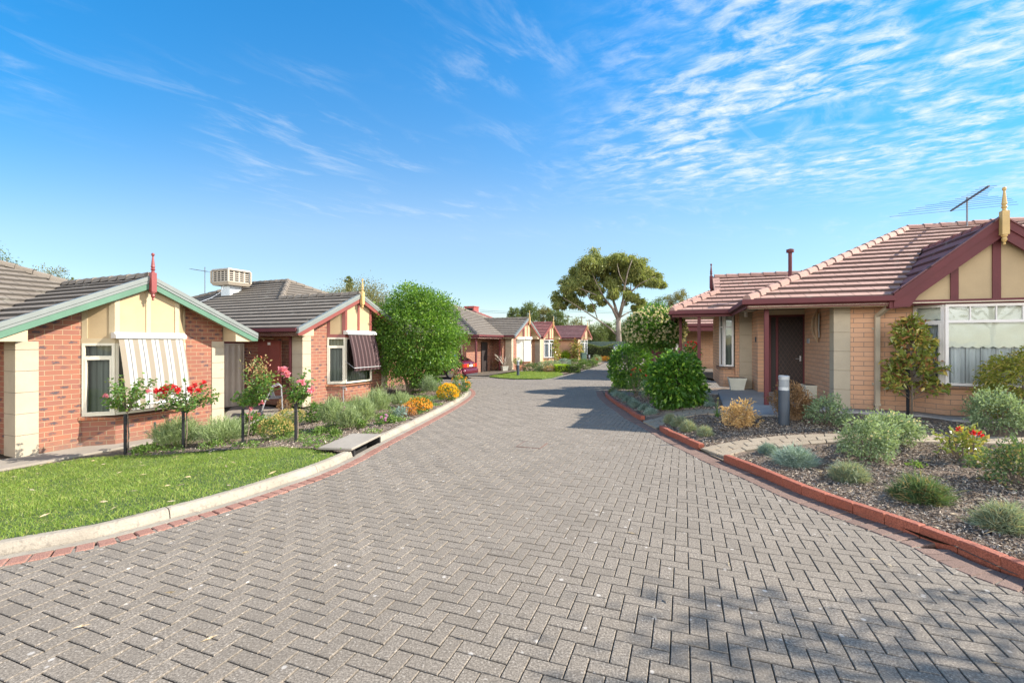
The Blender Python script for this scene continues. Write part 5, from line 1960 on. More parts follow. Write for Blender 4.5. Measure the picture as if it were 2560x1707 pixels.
# posts, downpipe, flue and small wall things
for px_, py_ in ((-1.38, -0.15), (-2.75, 3.05), (-3.3, 4.6)):
    mb = MB(); mb.box(px_ - .048, px_ + .048, py_ - .048, py_ + .048, -0.12, 2.46 if py_ > 1 else 2.31); mb.build('verandah_post', 'maroon', r1, bevel=0.006)
mb = MB()
dx = 0.80
mb.box(dx - .045, dx + .045, -0.11, -0.03, 0.10, 2.10)
mb.bar((dx, -0.07, 2.08), (dx + .10, -0.38, 2.26), 0.085, 0.07)
mb.box(dx - .055, dx + .055, -0.12, -0.02, 0.10, 0.16)
mb.lathe([(0.042, -0.12), (0.042, 0.10)], (dx, -0.07, 0), 10)
for z in (0.55, 1.78): mb.box(dx - .075, dx + .075, -0.035, -0.002, z, z + .05)
mb.build('downpipe', 'render_cream', r1)
mb = MB(); mb.box(0.85, 1.02, -0.57, -0.40, 2.22, 2.46); mb.build('rain_head', 'maroon', r1)
fx_, fy_ = 0.95, 5.0
mb = MB(); mb.lathe([(0.055, 3.3), (0.055, 4.32), (0.11, 4.33), (0.11, 4.42), (0.02, 4.45)], (-0.05, 4.2, 0), 12); mb.build('flue', 'maroon', rf)
mb = MB(); mb.box(-1.165, -1.141, 3.15, 3.30, 1.50, 1.66); mb.build('meter_plate', 'dark_plastic', r1)
mb = MB(); mb.box(0.035, 0.059, 2.35, 2.55, 1.47, 1.60); mb.build('number_plate', 'galvanised', r1)
mb = MB(); mb.lathe([(0.05, 2.30), (0.06, 2.34), (0.045, 2.46), (0.06, 2.463)], (-1.34, 3.88, 0), 10); mb.build('porch_lamp', 'white_paint', r1)
mb = MB(); mb.prism([(-0.98, 2.9), (0.06, 2.9), (0.06, 0.55), (-0.45, 0.55), (-0.8, 1.4)], -0.10, 0.025); mb.build('entry_step', 'deck_tile', r1, bevel=0.01)

# long curved wall ornament in the entry
wa = HR + UR * 0.03 - NR * 1.35
t = thing('wall_ornament', 'long curved timber ornament hanging on the brick wall beside the screen door', 'wall ornament', (wa.x, wa.y, ZR1), math.atan2(UR.y, UR.x))
t.scale = (SCR,) * 3
mb = MB()
for off, w_ in ((-0.17, 1), (0.17, -1)):
    P = []
    for k in range(13):
        f = k / 12
        P.append((-0.02 - 0.07 * math.sin(f * PI), off * math.sin(f * PI) ** 0.8 * 1.0, 1.50 + 0.85 * f))
    mb.tube(P, [0.018 + 0.02 * math.sin(k / 12 * PI) for k in range(13)], 6)
for k in (3, 6, 9):
    f = k / 12
    mb.tube([(-0.02 - .07 * math.sin(f * PI), -0.17 * math.sin(f * PI) ** .8, 1.5 + .85 * f), (-0.02 - .07 * math.sin(f * PI), 0.17 * math.sin(f * PI) ** .8, 1.5 + .85 * f)], 0.014, 5)
mb.build('frame', 'wood_art', t)
mb = MB()
mb.prism([(-0.012, -0.10), (-0.004, -0.10), (-0.004, 0.10), (-0.012, 0.10)], 1.62, 2.23)
mb.build('panel', 'white_paint', t)

# ------------------------------------------------------------------ next house on the right, mostly behind the planting
E2 = Vector((6.6, 25.5))
r2 = thing('brick_house', 'tan brick house behind the verandah posts, with a dark open carport', 'house', (E2.x, E2.y, 0.10), math.atan2(UR.y, UR.x))
tb, cp = MB(), ML()
hip_roof(tb, cp, 0, 11, 0, 10, 2.5, SR)
rf2 = tb.build('roof', 'tile_salmon', r2)
cp.build('ridge_capping', 'tile_salmon', rf2)
mb = ML(); rect_gutter(mb, 0, 11, 0, 10, 2.53); mb.build('gutter', 'maroon', r2)
mb = ML(); mb.box(0.02, 10.9, 0.05, 0.10, 2.16, 2.42); mb.box(0.05, 0.10, 0.1, 9.9, 2.16, 2.42); mb.build('fascia', 'maroon', r2)
mb = MB(); mb.box(0.02, 10.9, 0.1, 9.9, 2.425, 2.44); mb.build('soffit', 'soffit', r2)
mb = ML()
mb.box(2.95, 4.6, 2.75, 2.9, 0, 2.43); mb.box(2.95, 3.1, 2.9, 9.4, 0, 2.43); mb.box(5.6, 10.5, 2.75, 2.9, 0, 2.43); mb.box(0.4, 3.0, 8.5, 8.6, 0, 2.43)
mb.build('wall', 'brick_tan', r2)
quoin(r2, 2.62, 3.0, 2.55, 2.93, 2.43)
mb = MB(); mb.box(4.6, 4.72, 2.78, 2.88, 0, 2.3); mb.box(5.5, 5.6, 2.78, 2.88, 0, 2.3); mb.box(4.6, 5.6, 2.78, 2.88, 2.2, 2.43); o = mb.build('door', 'maroon', r2)
mb = MB(); mb.box(4.72, 5.5, 2.84, 2.87, 0.02, 2.2); mb.build('screen', 'door_mesh', o)
mb = MB(); mb.box(0.6, 2.6, 6.4, 6.5, 0, 2.2); mb.build('garage_door', 'maroon', r2)
for q in ((0.25, 0.25), (2.7, 0.25), (4.4, 0.25)):
    mb = MB(); mb.box(q[0] - .05, q[0] + .05, q[1] - .05, q[1] + .05, -.2, 2.43); mb.build('verandah_post', 'maroon', r2)

# ------------------------------------------------------------------ planting on the left
def mpx(n, y):
    return n * y / F


def place(px, py, zf, dz=0.0):
    p = at(px, py, zf)
    p.z += dz
    return p


def stake(px, pyb, pyt, label, zf=gl, lean=0.0, w=0.021):
    p = place(px, pyb, zf)
    h = mpx(pyb - pyt, p.y)
    t = thing('garden_stake', label, 'stake', tuple(p), 0.3, 'black stakes holding up young plants')
    mb = MB()
    mb.prism([(-w, -w), (w, -w), (w, w), (-w, w)], -0.1, h)
    mb.build('post', 'stake_black', t, bevel=0.004)
    mb = MB()
    mb.tube([(-w - .006, -w - .006, h * .8), (w + .006, -w - .006, h * .8), (w + .03, 0.03, h * .8)], 0.005, 5)
    mb.build('tie', 'dark_plastic', t)
    return p


def standard_rose(label, px, pyb, cx, cy, hw, hh, leafm, fl, n, seed, sprays=(), off=(0.005, 0.045), tops=None):
    p = place(px, pyb, gl)
    rng = np.random.default_rng(seed)
    k = p.y / F
    t = thing('rose_bush', label, 'rose', (p.x + off[0], p.y + off[1], p.z), 0, 'standard roses along the left lawn')
    C = np.array([(cx - px) * k, 0, (pyb - cy) * k])
    rx, rz = hw * k, hh * k
    mb = MB()
    base = Vector((0, 0, -0.05))
    graft = Vector((C[0] * 0.35, 0.0, C[2] - rz * 1.0))
    mb.tube([base, base.lerp(graft, 0.5) + Vector((0.015, 0.01, 0)), graft], [0.013, 0.012, 0.011], 6)
    tips = []
    for i in range(22):
        a = rng.uniform(0, 2 * PI)
        q = rng.uniform(0.3, 1.3)
        tip = Vector((C[0] + math.cos(a) * rx * q, math.sin(a) * rx * 0.8 * q, C[2] + rz * rng.uniform(-0.75, 1.05) * (1.1 - 0.4 * q)))
        tips.append(tip)
    for sx, sz, sr in sprays:
        tips.append(Vector(((sx - px) * k, rng.uniform(-.1, .1), (pyb - sz) * k)))
    P, D = [], []
    for tip in tips:
        mid = graft.lerp(tip, 0.55) + Vector((rng.normal() * .03, rng.normal() * .03, 0.02))
        mb.tube([graft, mid, tip], [0.007, 0.005, 0.003], 5)
        m = int(1.2 * n) // len(tips)
        f = rng.uniform(0.35, 1.05, m)
        for q in f:
            b = graft.lerp(mid, min(1, q / 0.55)) if q < 0.55 else mid.lerp(tip, (q - 0.55) / 0.45)
            P.append(np.array(b) + rng.normal(size=3) * 0.028)
            D.append(np.array([rng.normal(), rng.normal(), rng.normal() * 0.5 + 0.1]))
    mb.build('stem', 'bark', t)
    leaves('foliage', np.array(P), np.array(D), 0.068, 0.046, leafm, t, droop=0.15, rng=rng)
    for mat, pts, rad in fl:
        Q = []
        for fx, fy in pts:
            Q.append([(fx - px) * k, -rng.uniform(0.0, 0.12), (pyb - fy) * k])
        Q = np.array(Q)
        pet = 26
        for q1 in Q:
            PP = q1[None] + rng.normal(size=(pet, 3)) * rad * 0.25
            leaves('bloom', PP, rng.normal(size=(pet, 3)) + np.array([0, 0, .3]), rad * 0.95, rad * 0.8, mat, t, rng=rng)
    if tops:
        mat, cnt, (tx, ty, tw) = tops
        PP = np.array([[(tx - px) * k, 0, (pyb - ty) * k]]) + rng.normal(size=(cnt, 3)) * tw * k
        leaves('young_leaves', PP, rng.normal(size=(cnt, 3)) + np.array([0, 0, .4]), 0.06, 0.032, mat, t, rng=rng)
    return t


stake(313, 1137, 1034, 'leftmost black stake, at the end of the lawn')
stake(458, 1123, 1024, 'black stake under the red rose')
stake(607, 1117, 1020, 'bare topped black stake left of the yellow cushion bush')
stake(739, 1106, 1006, 'black stake under the two-headed pink rose')
standard_rose('standard rose with few blooms in front of the striped awning, leftmost', 313, 1137, 312, 985, 62, 46, 'leaf_rose', [('petal_pink', [(372, 977), (271, 988)], 0.045)], 620, 21,
              [(258, 1000, 10), (350, 940, 10), (368, 950, 10)])
standard_rose('standard rose covered in bright red blooms beside the striped awning', 458, 1123, 468, 992, 72, 40, 'leaf_rose',
              [('petal_red', [(396, 977), (408, 972), (418, 968), (412, 986), (409, 990), (428, 966), (436, 968), (444, 974), (482, 964), (505, 958), (478, 976), (470, 972), (497, 976), (450, 977), (404, 976), (424, 974), (440, 979)], 0.062)], 640, 22,
              [(530, 1000, 10), (520, 990, 10), (398, 978, 10), (505, 960, 10), (465, 952, 10)])
standard_rose('tall rose with bronze red young leaves in front of the maroon meter cabinet', 609, 1117, 642, 968, 40, 56, 'leaf_rose', [('petal_pink', [(625, 1022), (654, 1004)], 0.05)], 760, 23,
              [(585, 995, 10), (590, 985, 10), (640, 905, 10), (670, 940, 10)], tops=('leaf_bronze', 200, (640, 922, 16)))
standard_rose('standard rose with two large pink blooms beside the cream pillar', 739, 1106, 737, 975, 34, 46, 'leaf_rose', [('petal_pink', [(704, 924), (712, 930), (717, 936), (755, 957), (777, 977)], 0.075)], 560, 24,
              [(707, 935, 10), (760, 930, 10), (770, 985, 10)])

LV = 'grey green lavender bushes in the left bed'
def lav(px, py, hw, h, label, seed, mat='leaf_lavender', n=2600, fl=None, zf=gl, bw=0.008, group=LV, name='lavender_bush', cat='lavender'):
    p = place(px, py, zf, -0.02)
    return spiky_bush(name, label, cat, tuple(p), mpx(hw, p.y), mpx(h * 1.12, p.y), mat, int(n * 1.3), seed, group, bw=bw, flowers=fl)


lav(446, 1118, 53, 66, 'dark grey green lavender behind the red rose stake', 31, n=3600)
lav(556, 1109, 52, 58, 'pale green rounded lavender left of the bare topped stake', 32, n=3600)
lav(836, 1071, 33, 68, 'tall pale lavender in front of the maroon awning window', 33)
lav(872, 1074, 26, 52, 'lavender with mauve rose blooms growing through it', 36, 'leaf_lavender', 2000, ('petal_mauve', 5, 0.05))
lav(899, 1059, 37, 60, 'broad lavender just right of the garden tap', 34)
lav(943, 1035, 34, 55, 'lavender in front of the round citrus tree, left of its trunk', 35)
lav(1001, 1017, 27, 34, 'low light green lavender under the round citrus tree', 37)
lav(1072, 986, 20, 40, 'upright grey rosemary to the right of the citrus trunk', 38, 'leaf_grey', 2000, name='rosemary_bush', cat='rosemary')
lav(1042, 980, 20, 34, 'small grey rosemary against the citrus trunk', 39, 'leaf_lavender', 1500, name='rosemary_bush', cat='rosemary')


def bush(px, py, hw, h, label, mat, n, ll, lw, seed, zf=gl, name='garden_shrub', cat='shrub', group=None, fl=None, **kw):
    p = place(px, py, zf, -0.02)
    r = mpx(hw, p.y); hh = mpx(h, p.y)
    return leafy_bush(name, label, cat, tuple(p), r, r * kw.pop('yf', 0.9), hh, mat, n, ll, lw, seed, group, flowers=fl, **kw)


bush(690, 1098, 38, 60, 'dense cushion bush dotted with straw yellow flowers, behind the last stake', 'leaf_cover', 2600, 0.035, 0.018, 41, fl=('petal_straw', 420, 0.028, 3, -0.2), shell=0.7)
bush(727, 1058, 34, 38, 'smaller straw flowered cushion bush behind the larger one', 'leaf_cover', 1600, 0.035, 0.018, 42, fl=('petal_straw', 300, 0.026, 3, -0.1), shell=0.7)
bush(625, 1090, 32, 60, 'leafy green rose shrub between the path and the stakes', 'leaf_rose', 900, 0.06, 0.04, 43, fl=('petal_pink', 6, 0.05, 14, 0.0))
bush(788, 1058, 22, 54, 'light green leafy shrub left of the tall lavender', 'leaf_rose', 700, 0.06, 0.038, 44)
bush(852, 1004, 36, 26, 'low russet dry shrub under the bay window with maroon awning', 'leaf_brown', 900, 0.04, 0.022, 45)
bush(712, 1028, 18, 34, 'thin russet dry shrub beside the walking frame', 'leaf_brown', 400, 0.05, 0.022, 46)
bush(1048, 1031, 30, 38, 'orange flowered cushion bush near the kerb', 'leaf_cover', 1500, 0.045, 0.022, 47, fl=('petal_orange', 330, 0.038, 4, -0.3), shell=0.6, lump=.4)
bush(1020, 1042, 20, 36, 'rust coloured low bush left of the orange flowered one', 'leaf_rust', 800, 0.04, 0.022, 48, fl=('petal_orange', 60, 0.03, 4, 0.0))
bush(1120, 1002, 26, 44, 'bright yellow flowering bush nearest the kerb tip', 'leaf_cover', 1400, 0.045, 0.022, 49, fl=('petal_yellow', 420, 0.040, 4, -0.4), shell=0.6, lump=.4)
bush(1151, 982, 25, 42, 'green shrub with small orange blooms at the kerb tip', 'leaf_rose', 1300, 0.055, 0.03, 50, fl=('petal_orange', 26, 0.05, 8, -0.1))
bush(1137, 992, 13, 26, 'small rust red shrub behind the yellow bush', 'leaf_rust', 500, 0.045, 0.024, 51)
bush(1142, 946, 17, 26, 'airy maroon flowered shrub in front of the red car', 'leaf_bronze', 420, 0.05, 0.026, 52, fl=('petal_pink', 18, 0.05, 6, 0.0))
bush(1000, 1050, 11, 28, 'blue grey fleshy rosette plant by the kerb', 'leaf_blue', 260, 0.09, 0.03, 53)
bush(1085, 975, 26, 30, 'mid green shrub under the right side of the citrus tree', 'leaf_rose', 800, 0.06, 0.035, 54)
bush(955, 1062, 18, 26, 'young pale rose seedling near the lavender row', 'leaf_rose', 260, 0.05, 0.03, 55, fl=('petal_mauve', 3, 0.05, 12, 0.2))
for i, (x, y, hw, h, lb_) in enumerate([(838, 1092, 14, 16, 'small green weedy plant under the tall lavender, nearest the kerb lid'), (800, 1086, 16, 18, 'small green weedy plant left of the mauve rose'), (905, 1070, 14, 22, 'small leafy plant below the broad lavender'),
                                         (985, 1058, 13, 18, 'small leafy plant left of the blue rosette'), (375, 1133, 34, 22, 'low leafy clump at the foot of the leftmost stakes'), (540, 1118, 40, 14, 'flat leafy clump along the lawn edge below the pale lavender')]):
    bush(x, y, hw, h, lb_, 'leaf_cover', 420, 0.05, 0.03, 60 + i, name='leafy_plant', cat='plant', group='small leafy plants in the left bed')


def ground_cover(name, poly, zf, n, seed, dz=0.02, mat='leaf_cover', L=0.05):
    rng = np.random.default_rng(seed)
    xs = [p[0] for p in poly]; ys = [p[1] for p in poly]
    X = rng.uniform(min(xs), max(xs), n * 4); Y = rng.uniform(min(ys), max(ys), n * 4)
    k = in_poly(X, Y, poly)
    nz = np.sin(X * 2.1 + 1) * np.sin(Y * 1.7 + 2) + 0.5 * np.sin(X * 5.3 + Y * 4.1)
    k &= (nz > 0.05) & ~in_poly(X, Y, LID)
    X, Y = X[k][:n], Y[k][:n]
    P = np.stack([X, Y, zf(X, Y) + dz + rng.uniform(0, 0.05, len(X))], 1)
    D = np.stack([rng.normal(size=len(X)), rng.normal(size=len(X)), rng.uniform(0.1, 0.9, len(X))], 1)
    tag(leaves(name, P, D, L, L * 0.6, mat, None, rng=rng), kind='stuff')


ground_cover('ground_cover', bed_poly, gl, 9000, 70)

# irrigation riser, garden tap, young rose with a cane
p = place(387, 1113, gl)
t = thing('irrigation_riser', 'thin dark irrigation riser standing against the brick bay', 'riser', tuple(p))
mb = MB(); h = mpx(58, p.y); mb.tube([(0, 0, -.05), (0, 0, h * .8)], 0.010, 6); mb.build('pipe', 'dark_plastic', t)
mb = MB(); mb.lathe([(0.012, h * .8), (0.02, h * .83), (0.022, h), (0.012, h + .01)], n=8); mb.build('nozzle', 'dark_plastic', t)
p = place(858, 1008, gl)
t = thing('garden_tap', 'galvanised garden tap on a standpipe in front of the bay window', 'tap', tuple(p))
h = mpx(40, p.y)
mb = MB(); mb.tube([(0, 0, -.1), (0, 0, h)], 0.014, 7); mb.build('standpipe', 'galvanised', t)
mb = MB(); mb.tube([(-.02, 0, h - .02), (0.06, -0.02, h - .01), (0.11, -.03, h - .03), (0.115, -.03, h - .09)], 0.016, 7); mb.build('spout', 'galvanised', t)
mb = MB(); mb.tube([(-.10, 0, h + .035), (0.08, 0, h + .045)], 0.009, 6); mb.tube([(0, 0, h - .01), (0, 0, h + .04)], 0.008, 6); mb.build('handle', 'galvanised', t)
p = place(973, 1012, gl)
t = thing('young_rose', 'nearly bare young rose on a thin dark cane, left of the citrus tree', 'rose', tuple(p))
mb = MB(); h = mpx(54, p.y); mb.tube([(0, 0, -.05), (0.01, 0, h)], 0.009, 6); mb.tube([(0, 0, h * .6), (.12, 0, h * .95)], 0.006, 5); mb.tube([(0, 0, h * .7), (-.10, .02, h * .9)], 0.006, 5); mb.build('stem', 'stake_black', t)
rng = np.random.default_rng(77)
P = np.concatenate([np.array([[.12, 0, h * .97]]) + rng.normal(size=(26, 3)) * .05, np.array([[-.10, 0, h * .9]]) + rng.normal(size=(20, 3)) * .05])
leaves('foliage', P, rng.normal(size=(46, 3)), 0.07, 0.045, 'leaf_rose', t, rng=rng)

# walking frame on the porch
p = place(672, 1038, gl)
t = thing('walking_frame', 'grey wheeled walking frame with a dark seat on the porch', 'walking frame', (p.x, p.y + .1, p.z + .02), 0.5)
mb = MB()
for s in (-.24, .24):
    mb.tube([(-.25, s, .05), (-.12, s, .45), (0.05, s, .80), (.20, s, .86), (.27, s, .80), (.30, s, .05)], 0.013, 7)
mb.tube([(-.12, -.24, .45), (-.12, .24, .45)], 0.012, 6); mb.tube([(.285, -.24, .45), (.285, .24, .45)], 0.012, 6)
mb.build('frame', 'alu', t)
mb = MB(); mb.box(-.12, .28, -.22, .22, .46, .50); mb.build('seat', 'dark_plastic', t, bevel=.01)
mb = MB(); mb.prism_y([(-.02, .50), (.12, .50), (.05, .74), (-.03, .74)], -.2, .2); mb.build('bag', 'dark_plastic', t, bevel=.01)
for x, y in ((-.25, -.24), (-.25, .24), (.30, -.24), (.30, .24)):
    mb = MB(); mb.tube([(x, y - .012, .07), (x, y + .012, .07)], 0.07, 12); mb.build('wheel', 'dark_plastic', t)

# side gate between the first two houses
ga, gb = Vector((-9.62, 15.0)) * SCL, Vector((-9.28, 15.75)) * SCL
gd = gb - ga; GL_ = gd.length; ang = math.atan2(gd.y, gd.x)
t = thing('side_gate', 'tall ribbed cream metal gate in the gap between the first two houses', 'gate', (ga.x, ga.y, CH - 2.22 * SCL), ang)
mb = MB()
n = 14
prof = []
for k in range(n + 1):
    f = k / n
    prof.append((0.04 + (GL_ - .08) * f, 0.018 if (k // 2) % 2 else -0.010))
for k in range(n):
    (a, ya), (b, yb) = prof[k], prof[k + 1]
    mb.poly([(a, ya, 0.06), (b, yb, 0.06), (b, yb, 1.95), (a, ya, 1.95)])
mb.build('panel', 'colorbond', t)
mb = MB(); mb.box(0, .04, -.02, .02, 0.03, 2.0); mb.box(GL_ - .04, GL_, -.02, .02, 0.03, 2.0); mb.box(.04, GL_ - .04, -.02, .02, 1.95, 2.0); mb.box(.04, GL_ - .04, -.02, .02, 0.03, .07); mb.build('frame', 'colorbond', t)
mb = MB(); mb.box(-.25, GL_ + .05, .03, .10, 2.02, 2.30); mb.build('dark_board', 'maroon', t)  # dark board added for the shaded gutter and brick over the gate


# ------------------------------------------------------------------ trees
def branch(mb, pts, r0, r1, n=7):
    m = len(pts)
    mb.tube(pts, [r0 + (r1 - r0) * k / (m - 1) for k in range(m)], n)


def citrus():
    p = place(1024, 982, gl)
    rng = np.random.default_rng(101)
    t = thing('citrus_tree', 'round dense bright green citrus tree in the left bed', 'tree', tuple(p))
    k = p.y / F
    rx, rz = 110 * k, 114 * k
    cz = (982 - 838) * k
    cx = 18 * k
    P, D = clump_points(3300, 11, 0.10, rx, rx * 0.95, rz, 0, rng, 0.17, 0.50, -1.0, 5.0)
    P += np.array([cx, 0, cz])
    # upright water shoots on top
    Q, E = [], []
    for i in range(34):
        a = rng.uniform(0, 2 * PI); q = rng.uniform(0, 0.75)
        b = np.array([cx + math.cos(a) * rx * q, math.sin(a) * rx * q, cz + rz * math.sqrt(1 - q * q) * 0.93])
        for s in range(16):
            Q.append(b + np.array([rng.normal() * .03, rng.normal() * .03, 0.36 * s / 16 * rng.uniform(.4, 1.2)])); E.append(rng.normal(size=3) + np.array([0, 0, .6]))
    P = np.concatenate([P, np.array(Q)]); D = np.concatenate([D, np.array(E)])
    leaves('crown', P, D, 0.10, 0.056, 'leaf_citrus', t, droop=0.1, rng=rng)
    mb = MB()
    for lean, r in ((-0.22, .075), (0.30, .07), (0.05, .06)):
        branch(mb, [(lean * .12, 0, -.08), (lean * .5, 0.03, .35), (lean * 1.3, .02, .85), (lean * 1.9, .05, 1.5), (lean * 2.2, .1, 2.1)], r, 0.02, 8)
    for i in range(22):
        a = rng.uniform(0, 2 * PI); z0 = rng.uniform(0.8, 1.6)
        branch(mb, [(math.cos(a) * .2 + cx * .5, math.sin(a) * .15, z0), (cx + math.cos(a) * rx * .45, math.sin(a) * rx * .45, z0 + .4), (cx + math.cos(a) * rx * .8, math.sin(a) * rx * .8, z0 + rng.uniform(.4, 1.1))], .03, .006, 5)
    mb.build('trunk', 'bark', t, smooth=True)


citrus()


def gum():
    Y = 60.0
    k = Y / F
    X = (1547 - 1280) * k
    z0 = float(zr(Y))
    t = thing('gum_tree', 'tall spreading gum tree with bare pale limbs at the road end', 'tree', (X, Y, z0))
    rng = np.random.default_rng(7)
    W_ = lambda px, py, dy=0.0: Vector(((1380 + px * .3188 - 1547) * k, dy, (893 - (620 + py * .3188)) * k + .0))
    mb = MB()
    branch(mb, [(0, 0, -.3), W_(526, 740), W_(522, 650), W_(520, 545)], .38, .30, 10)
    limbs = [([W_(520, 560), W_(470, 470, -.4), W_(400, 400, -1), W_(340, 300, -1.5), W_(290, 200, -2)], .34, .06),
             ([W_(522, 550), W_(500, 440, .6), W_(470, 330, 1), W_(430, 220, 1.4), W_(400, 110, 1.5)], .34, .05),
             ([W_(524, 555), W_(560, 450, .4), W_(620, 340, .2), W_(700, 270, 0), W_(800, 225, -.6)], .34, .05),
             ([W_(524, 540), W_(540, 420, -1), W_(545, 300, -1.8), W_(560, 200, -2.4), W_(590, 110, -2.5)], .28, .05),
             ([W_(510, 680), W_(440, 620, -.6), W_(340, 560, -1.4), W_(240, 500, -2), W_(140, 440, -2.4), W_(70, 400, -2.4)], .20, .04),
             ([W_(535, 540), W_(600, 505, 1), W_(680, 470, 1.8), W_(750, 420, 2.2)], .16, .04),
             ([W_(340, 555, -1.4), W_(300, 440, -1.8), W_(230, 340, -2.2), W_(180, 240, -2)], .10, .03),
             ([W_(400, 400, -1), W_(300, 370, -2.4), W_(180, 330, -3), W_(110, 310, -3)], .11, .03),
             ([W_(620, 340, .2), W_(640, 250, 1.4), W_(640, 150, 2)], .13, .03),
             ([W_(545, 300, -1.8), W_(490, 230, -2.8), W_(470, 150, -3)], .11, .03)]
    for pts, a, b in limbs: branch(mb, pts, a * .66, b * .7, 7)
    cl_ = [(380, 105, 85), (270, 150, 85), (205, 230, 65), (335, 215, 60), (560, 105, 80), (625, 150, 75), (500, 190, 60), (720, 185, 80), (815, 225, 65), (690, 240, 50), (440, 285, 45),
           (250, 315, 55), (115, 320, 62), (45, 400, 52), (150, 380, 45), (330, 375, 40), (215, 445, 45), (560, 300, 40), (860, 280, 35), (300, 470, 32), (400, 420, 28), (760, 290, 38),
           (460, 95, 60), (180, 175, 45), (650, 210, 50), (20, 450, 26), (90, 430, 34), (740, 420, 40), (690, 455, 34), (590, 230, 45), (300, 260, 55), (840, 190, 40), (420, 170, 60), (880, 250, 28), (640, 90, 45), (320, 90, 50), (450, 350, 48), (560, 375, 42), (640, 385, 38), (380, 330, 46), (500, 270, 46), (200, 280, 40)]
    P, D = [], []
    for cx, cy, r in cl_:
        dy = rng.uniform(-2.6, 2.6)
        c = W_(cx, cy, dy)
        R = r * .3188 * k * .93
        m = int(38 * r)
        nsub = max(4, int(r / 4.5))
        for s in range(nsub):
            o = rng.normal(size=3) * np.array([R * .56, R * .56, R * .42])
            q = m // nsub
            pp = np.array(c) + o + rng.normal(size=(q, 3)) * np.array([R * .30, R * .30, R * .20])
            P.append(pp)
            dd = rng.normal(size=(q, 3)) * .8 + np.array([0, 0, -.5])
            D.append(dd)
        tipc = Vector(c)
        mb.tube([tipc + Vector((rng.normal() * .3, rng.normal() * .3, -R * .9)), tipc], [.05, .015], 5)
    mb.build('trunk', 'gum_bark', t, smooth=True)
    leaves('crown', np.concatenate(P), np.concatenate(D), 0.34, 0.12, 'leaf_gum', t, droop=0.3, rng=rng)


gum()


def far_tree(px, pyt, hw, Y, label, mat, n, seed, pyb=None, z0=-0.6, ll=None, group='trees beyond the roofs and the end of the road', lump=0.28, asp=None, name='background_tree', sparse=False, full=False):
    k = Y / F
    X = (px - 1280) * k
    top = CH + (853 - pyt) * k - z0
    r = hw * k
    t = thing(name, label, 'tree', (X, Y, z0), 0, group)
    rng = np.random.default_rng(seed)
    rz = asp * r if asp else min(top * 0.45, r * 1.1)
    cz = top - rz
    if full:
        rz = top * 0.5; cz = top * 0.5
    ll = ll or max(0.16, 3.2 * k)
    nc = max(12, n // 14)
    P, D = clump_points(nc, 26, r * (0.10 if not sparse else 0.07), r, r, rz, cz, rng, lump, 0.35, -0.95, 2.6)
    leaves('crown', P, D, ll, ll * 0.5, mat, t, droop=0.15, rng=rng)
    mb = MB()
    tr = max(0.08, r * 0.06)
    branch(mb, [(0, 0, -.4), (tr * .4, 0, cz * .5), (0, tr, cz)], tr * 1.3, tr * .7, 7)
    for i in range(9):
        a = rng.uniform(0, 2 * PI)
        branch(mb, [(0, 0, cz * rng.uniform(.45, .9)), (math.cos(a) * r * .4, math.sin(a) * r * .4, cz), (math.cos(a) * r * .75, math.sin(a) * r * .75, cz + rz * rng.uniform(0, .7))], tr * .55, tr * .12, 5)
    mb.build('trunk', 'bark', t)
    return t


far_tree(-30, 618, 66, 30, 'tree behind the nearest roof, cut by the left picture edge', 'leaf_far', 4200, 201, ll=.13, lump=.4)
far_tree(112, 672, 46, 33, 'olive tree showing over the nearest roof valley', 'leaf_far_olive', 3200, 202, ll=.14, lump=.42)
far_tree(203, 690, 24, 34, 'thin twiggy treetop just left of the green gable', 'leaf_far', 360, 203, ll=.16, lump=.5, sparse=True)
far_tree(900, 708, 88, 52, 'broad olive domed tree behind the house with the roof cooler', 'leaf_far_olive', 9000, 204, ll=.2, lump=.16, asp=.75)
far_tree(873, 690, 9, 56, 'narrow dark conifer tip rising over the domed olive tree', 'leaf_far', 700, 205, ll=.22, asp=2.6, lump=.15)
far_tree(1072, 744, 24, 62, 'small dark tree showing past the round citrus tree', 'leaf_far', 1400, 206)
far_tree(1287, 770, 18, 78, 'dark tree over the red roof, leftmost of the far group', 'leaf_far', 1800, 207)
far_tree(1322, 756, 26, 80, 'tallest leafy green tree of the far group behind the finials', 'leaf_far', 3000, 208)
far_tree(1360, 764, 25, 84, 'olive yellow tree in the middle of the far group', 'leaf_far_olive', 2600, 209)
far_tree(1393, 776, 24, 80, 'rounded grey green tree at the right of the far group', 'leaf_far', 2800, 210, asp=1.0)
far_tree(1440, 796, 34, 95, 'low distant olive tree under the power pole', 'leaf_far_olive', 3600, 211, full=True)
far_tree(1400, 822, 40, 110, 'pale distant tree low behind the third red gable', 'leaf_far_olive', 3000, 212, full=True)
far_tree(1488, 812, 26, 66, 'dark dense tree just left of the gum trunk', 'leaf_far', 5200, 213, full=True)
far_tree(1518, 800, 26, 70, 'dark tree directly behind the gum trunk', 'leaf_far', 5200, 214, full=True)
far_tree(1585, 782, 36, 68, 'dark leafy tree to the right of the gum trunk', 'leaf_far', 6500, 215, full=True)
far_tree(1645, 748, 38, 52, 'sunlit loose tree behind the cream blossom tree', 'leaf_far', 4600, 216, lump=.4)
far_tree(1694, 728, 30, 50, 'light gum tree rising beside the maroon finial', 'leaf_far_olive', 2400, 217, lump=.4)
far_tree(1462, 822, 30, 72, 'dark low tree left of the gum trunk behind the farthest gable', 'leaf_far', 5000, 219, full=True)
far_tree(1548, 815, 30, 74, 'dark low tree filling the gap behind the gum trunk', 'leaf_far', 5000, 220, full=True)
far_tree(1600, 812, 34, 48, 'dense dark shrub tree between gum and blossom tree', 'leaf_far', 6500, 218, full=True)

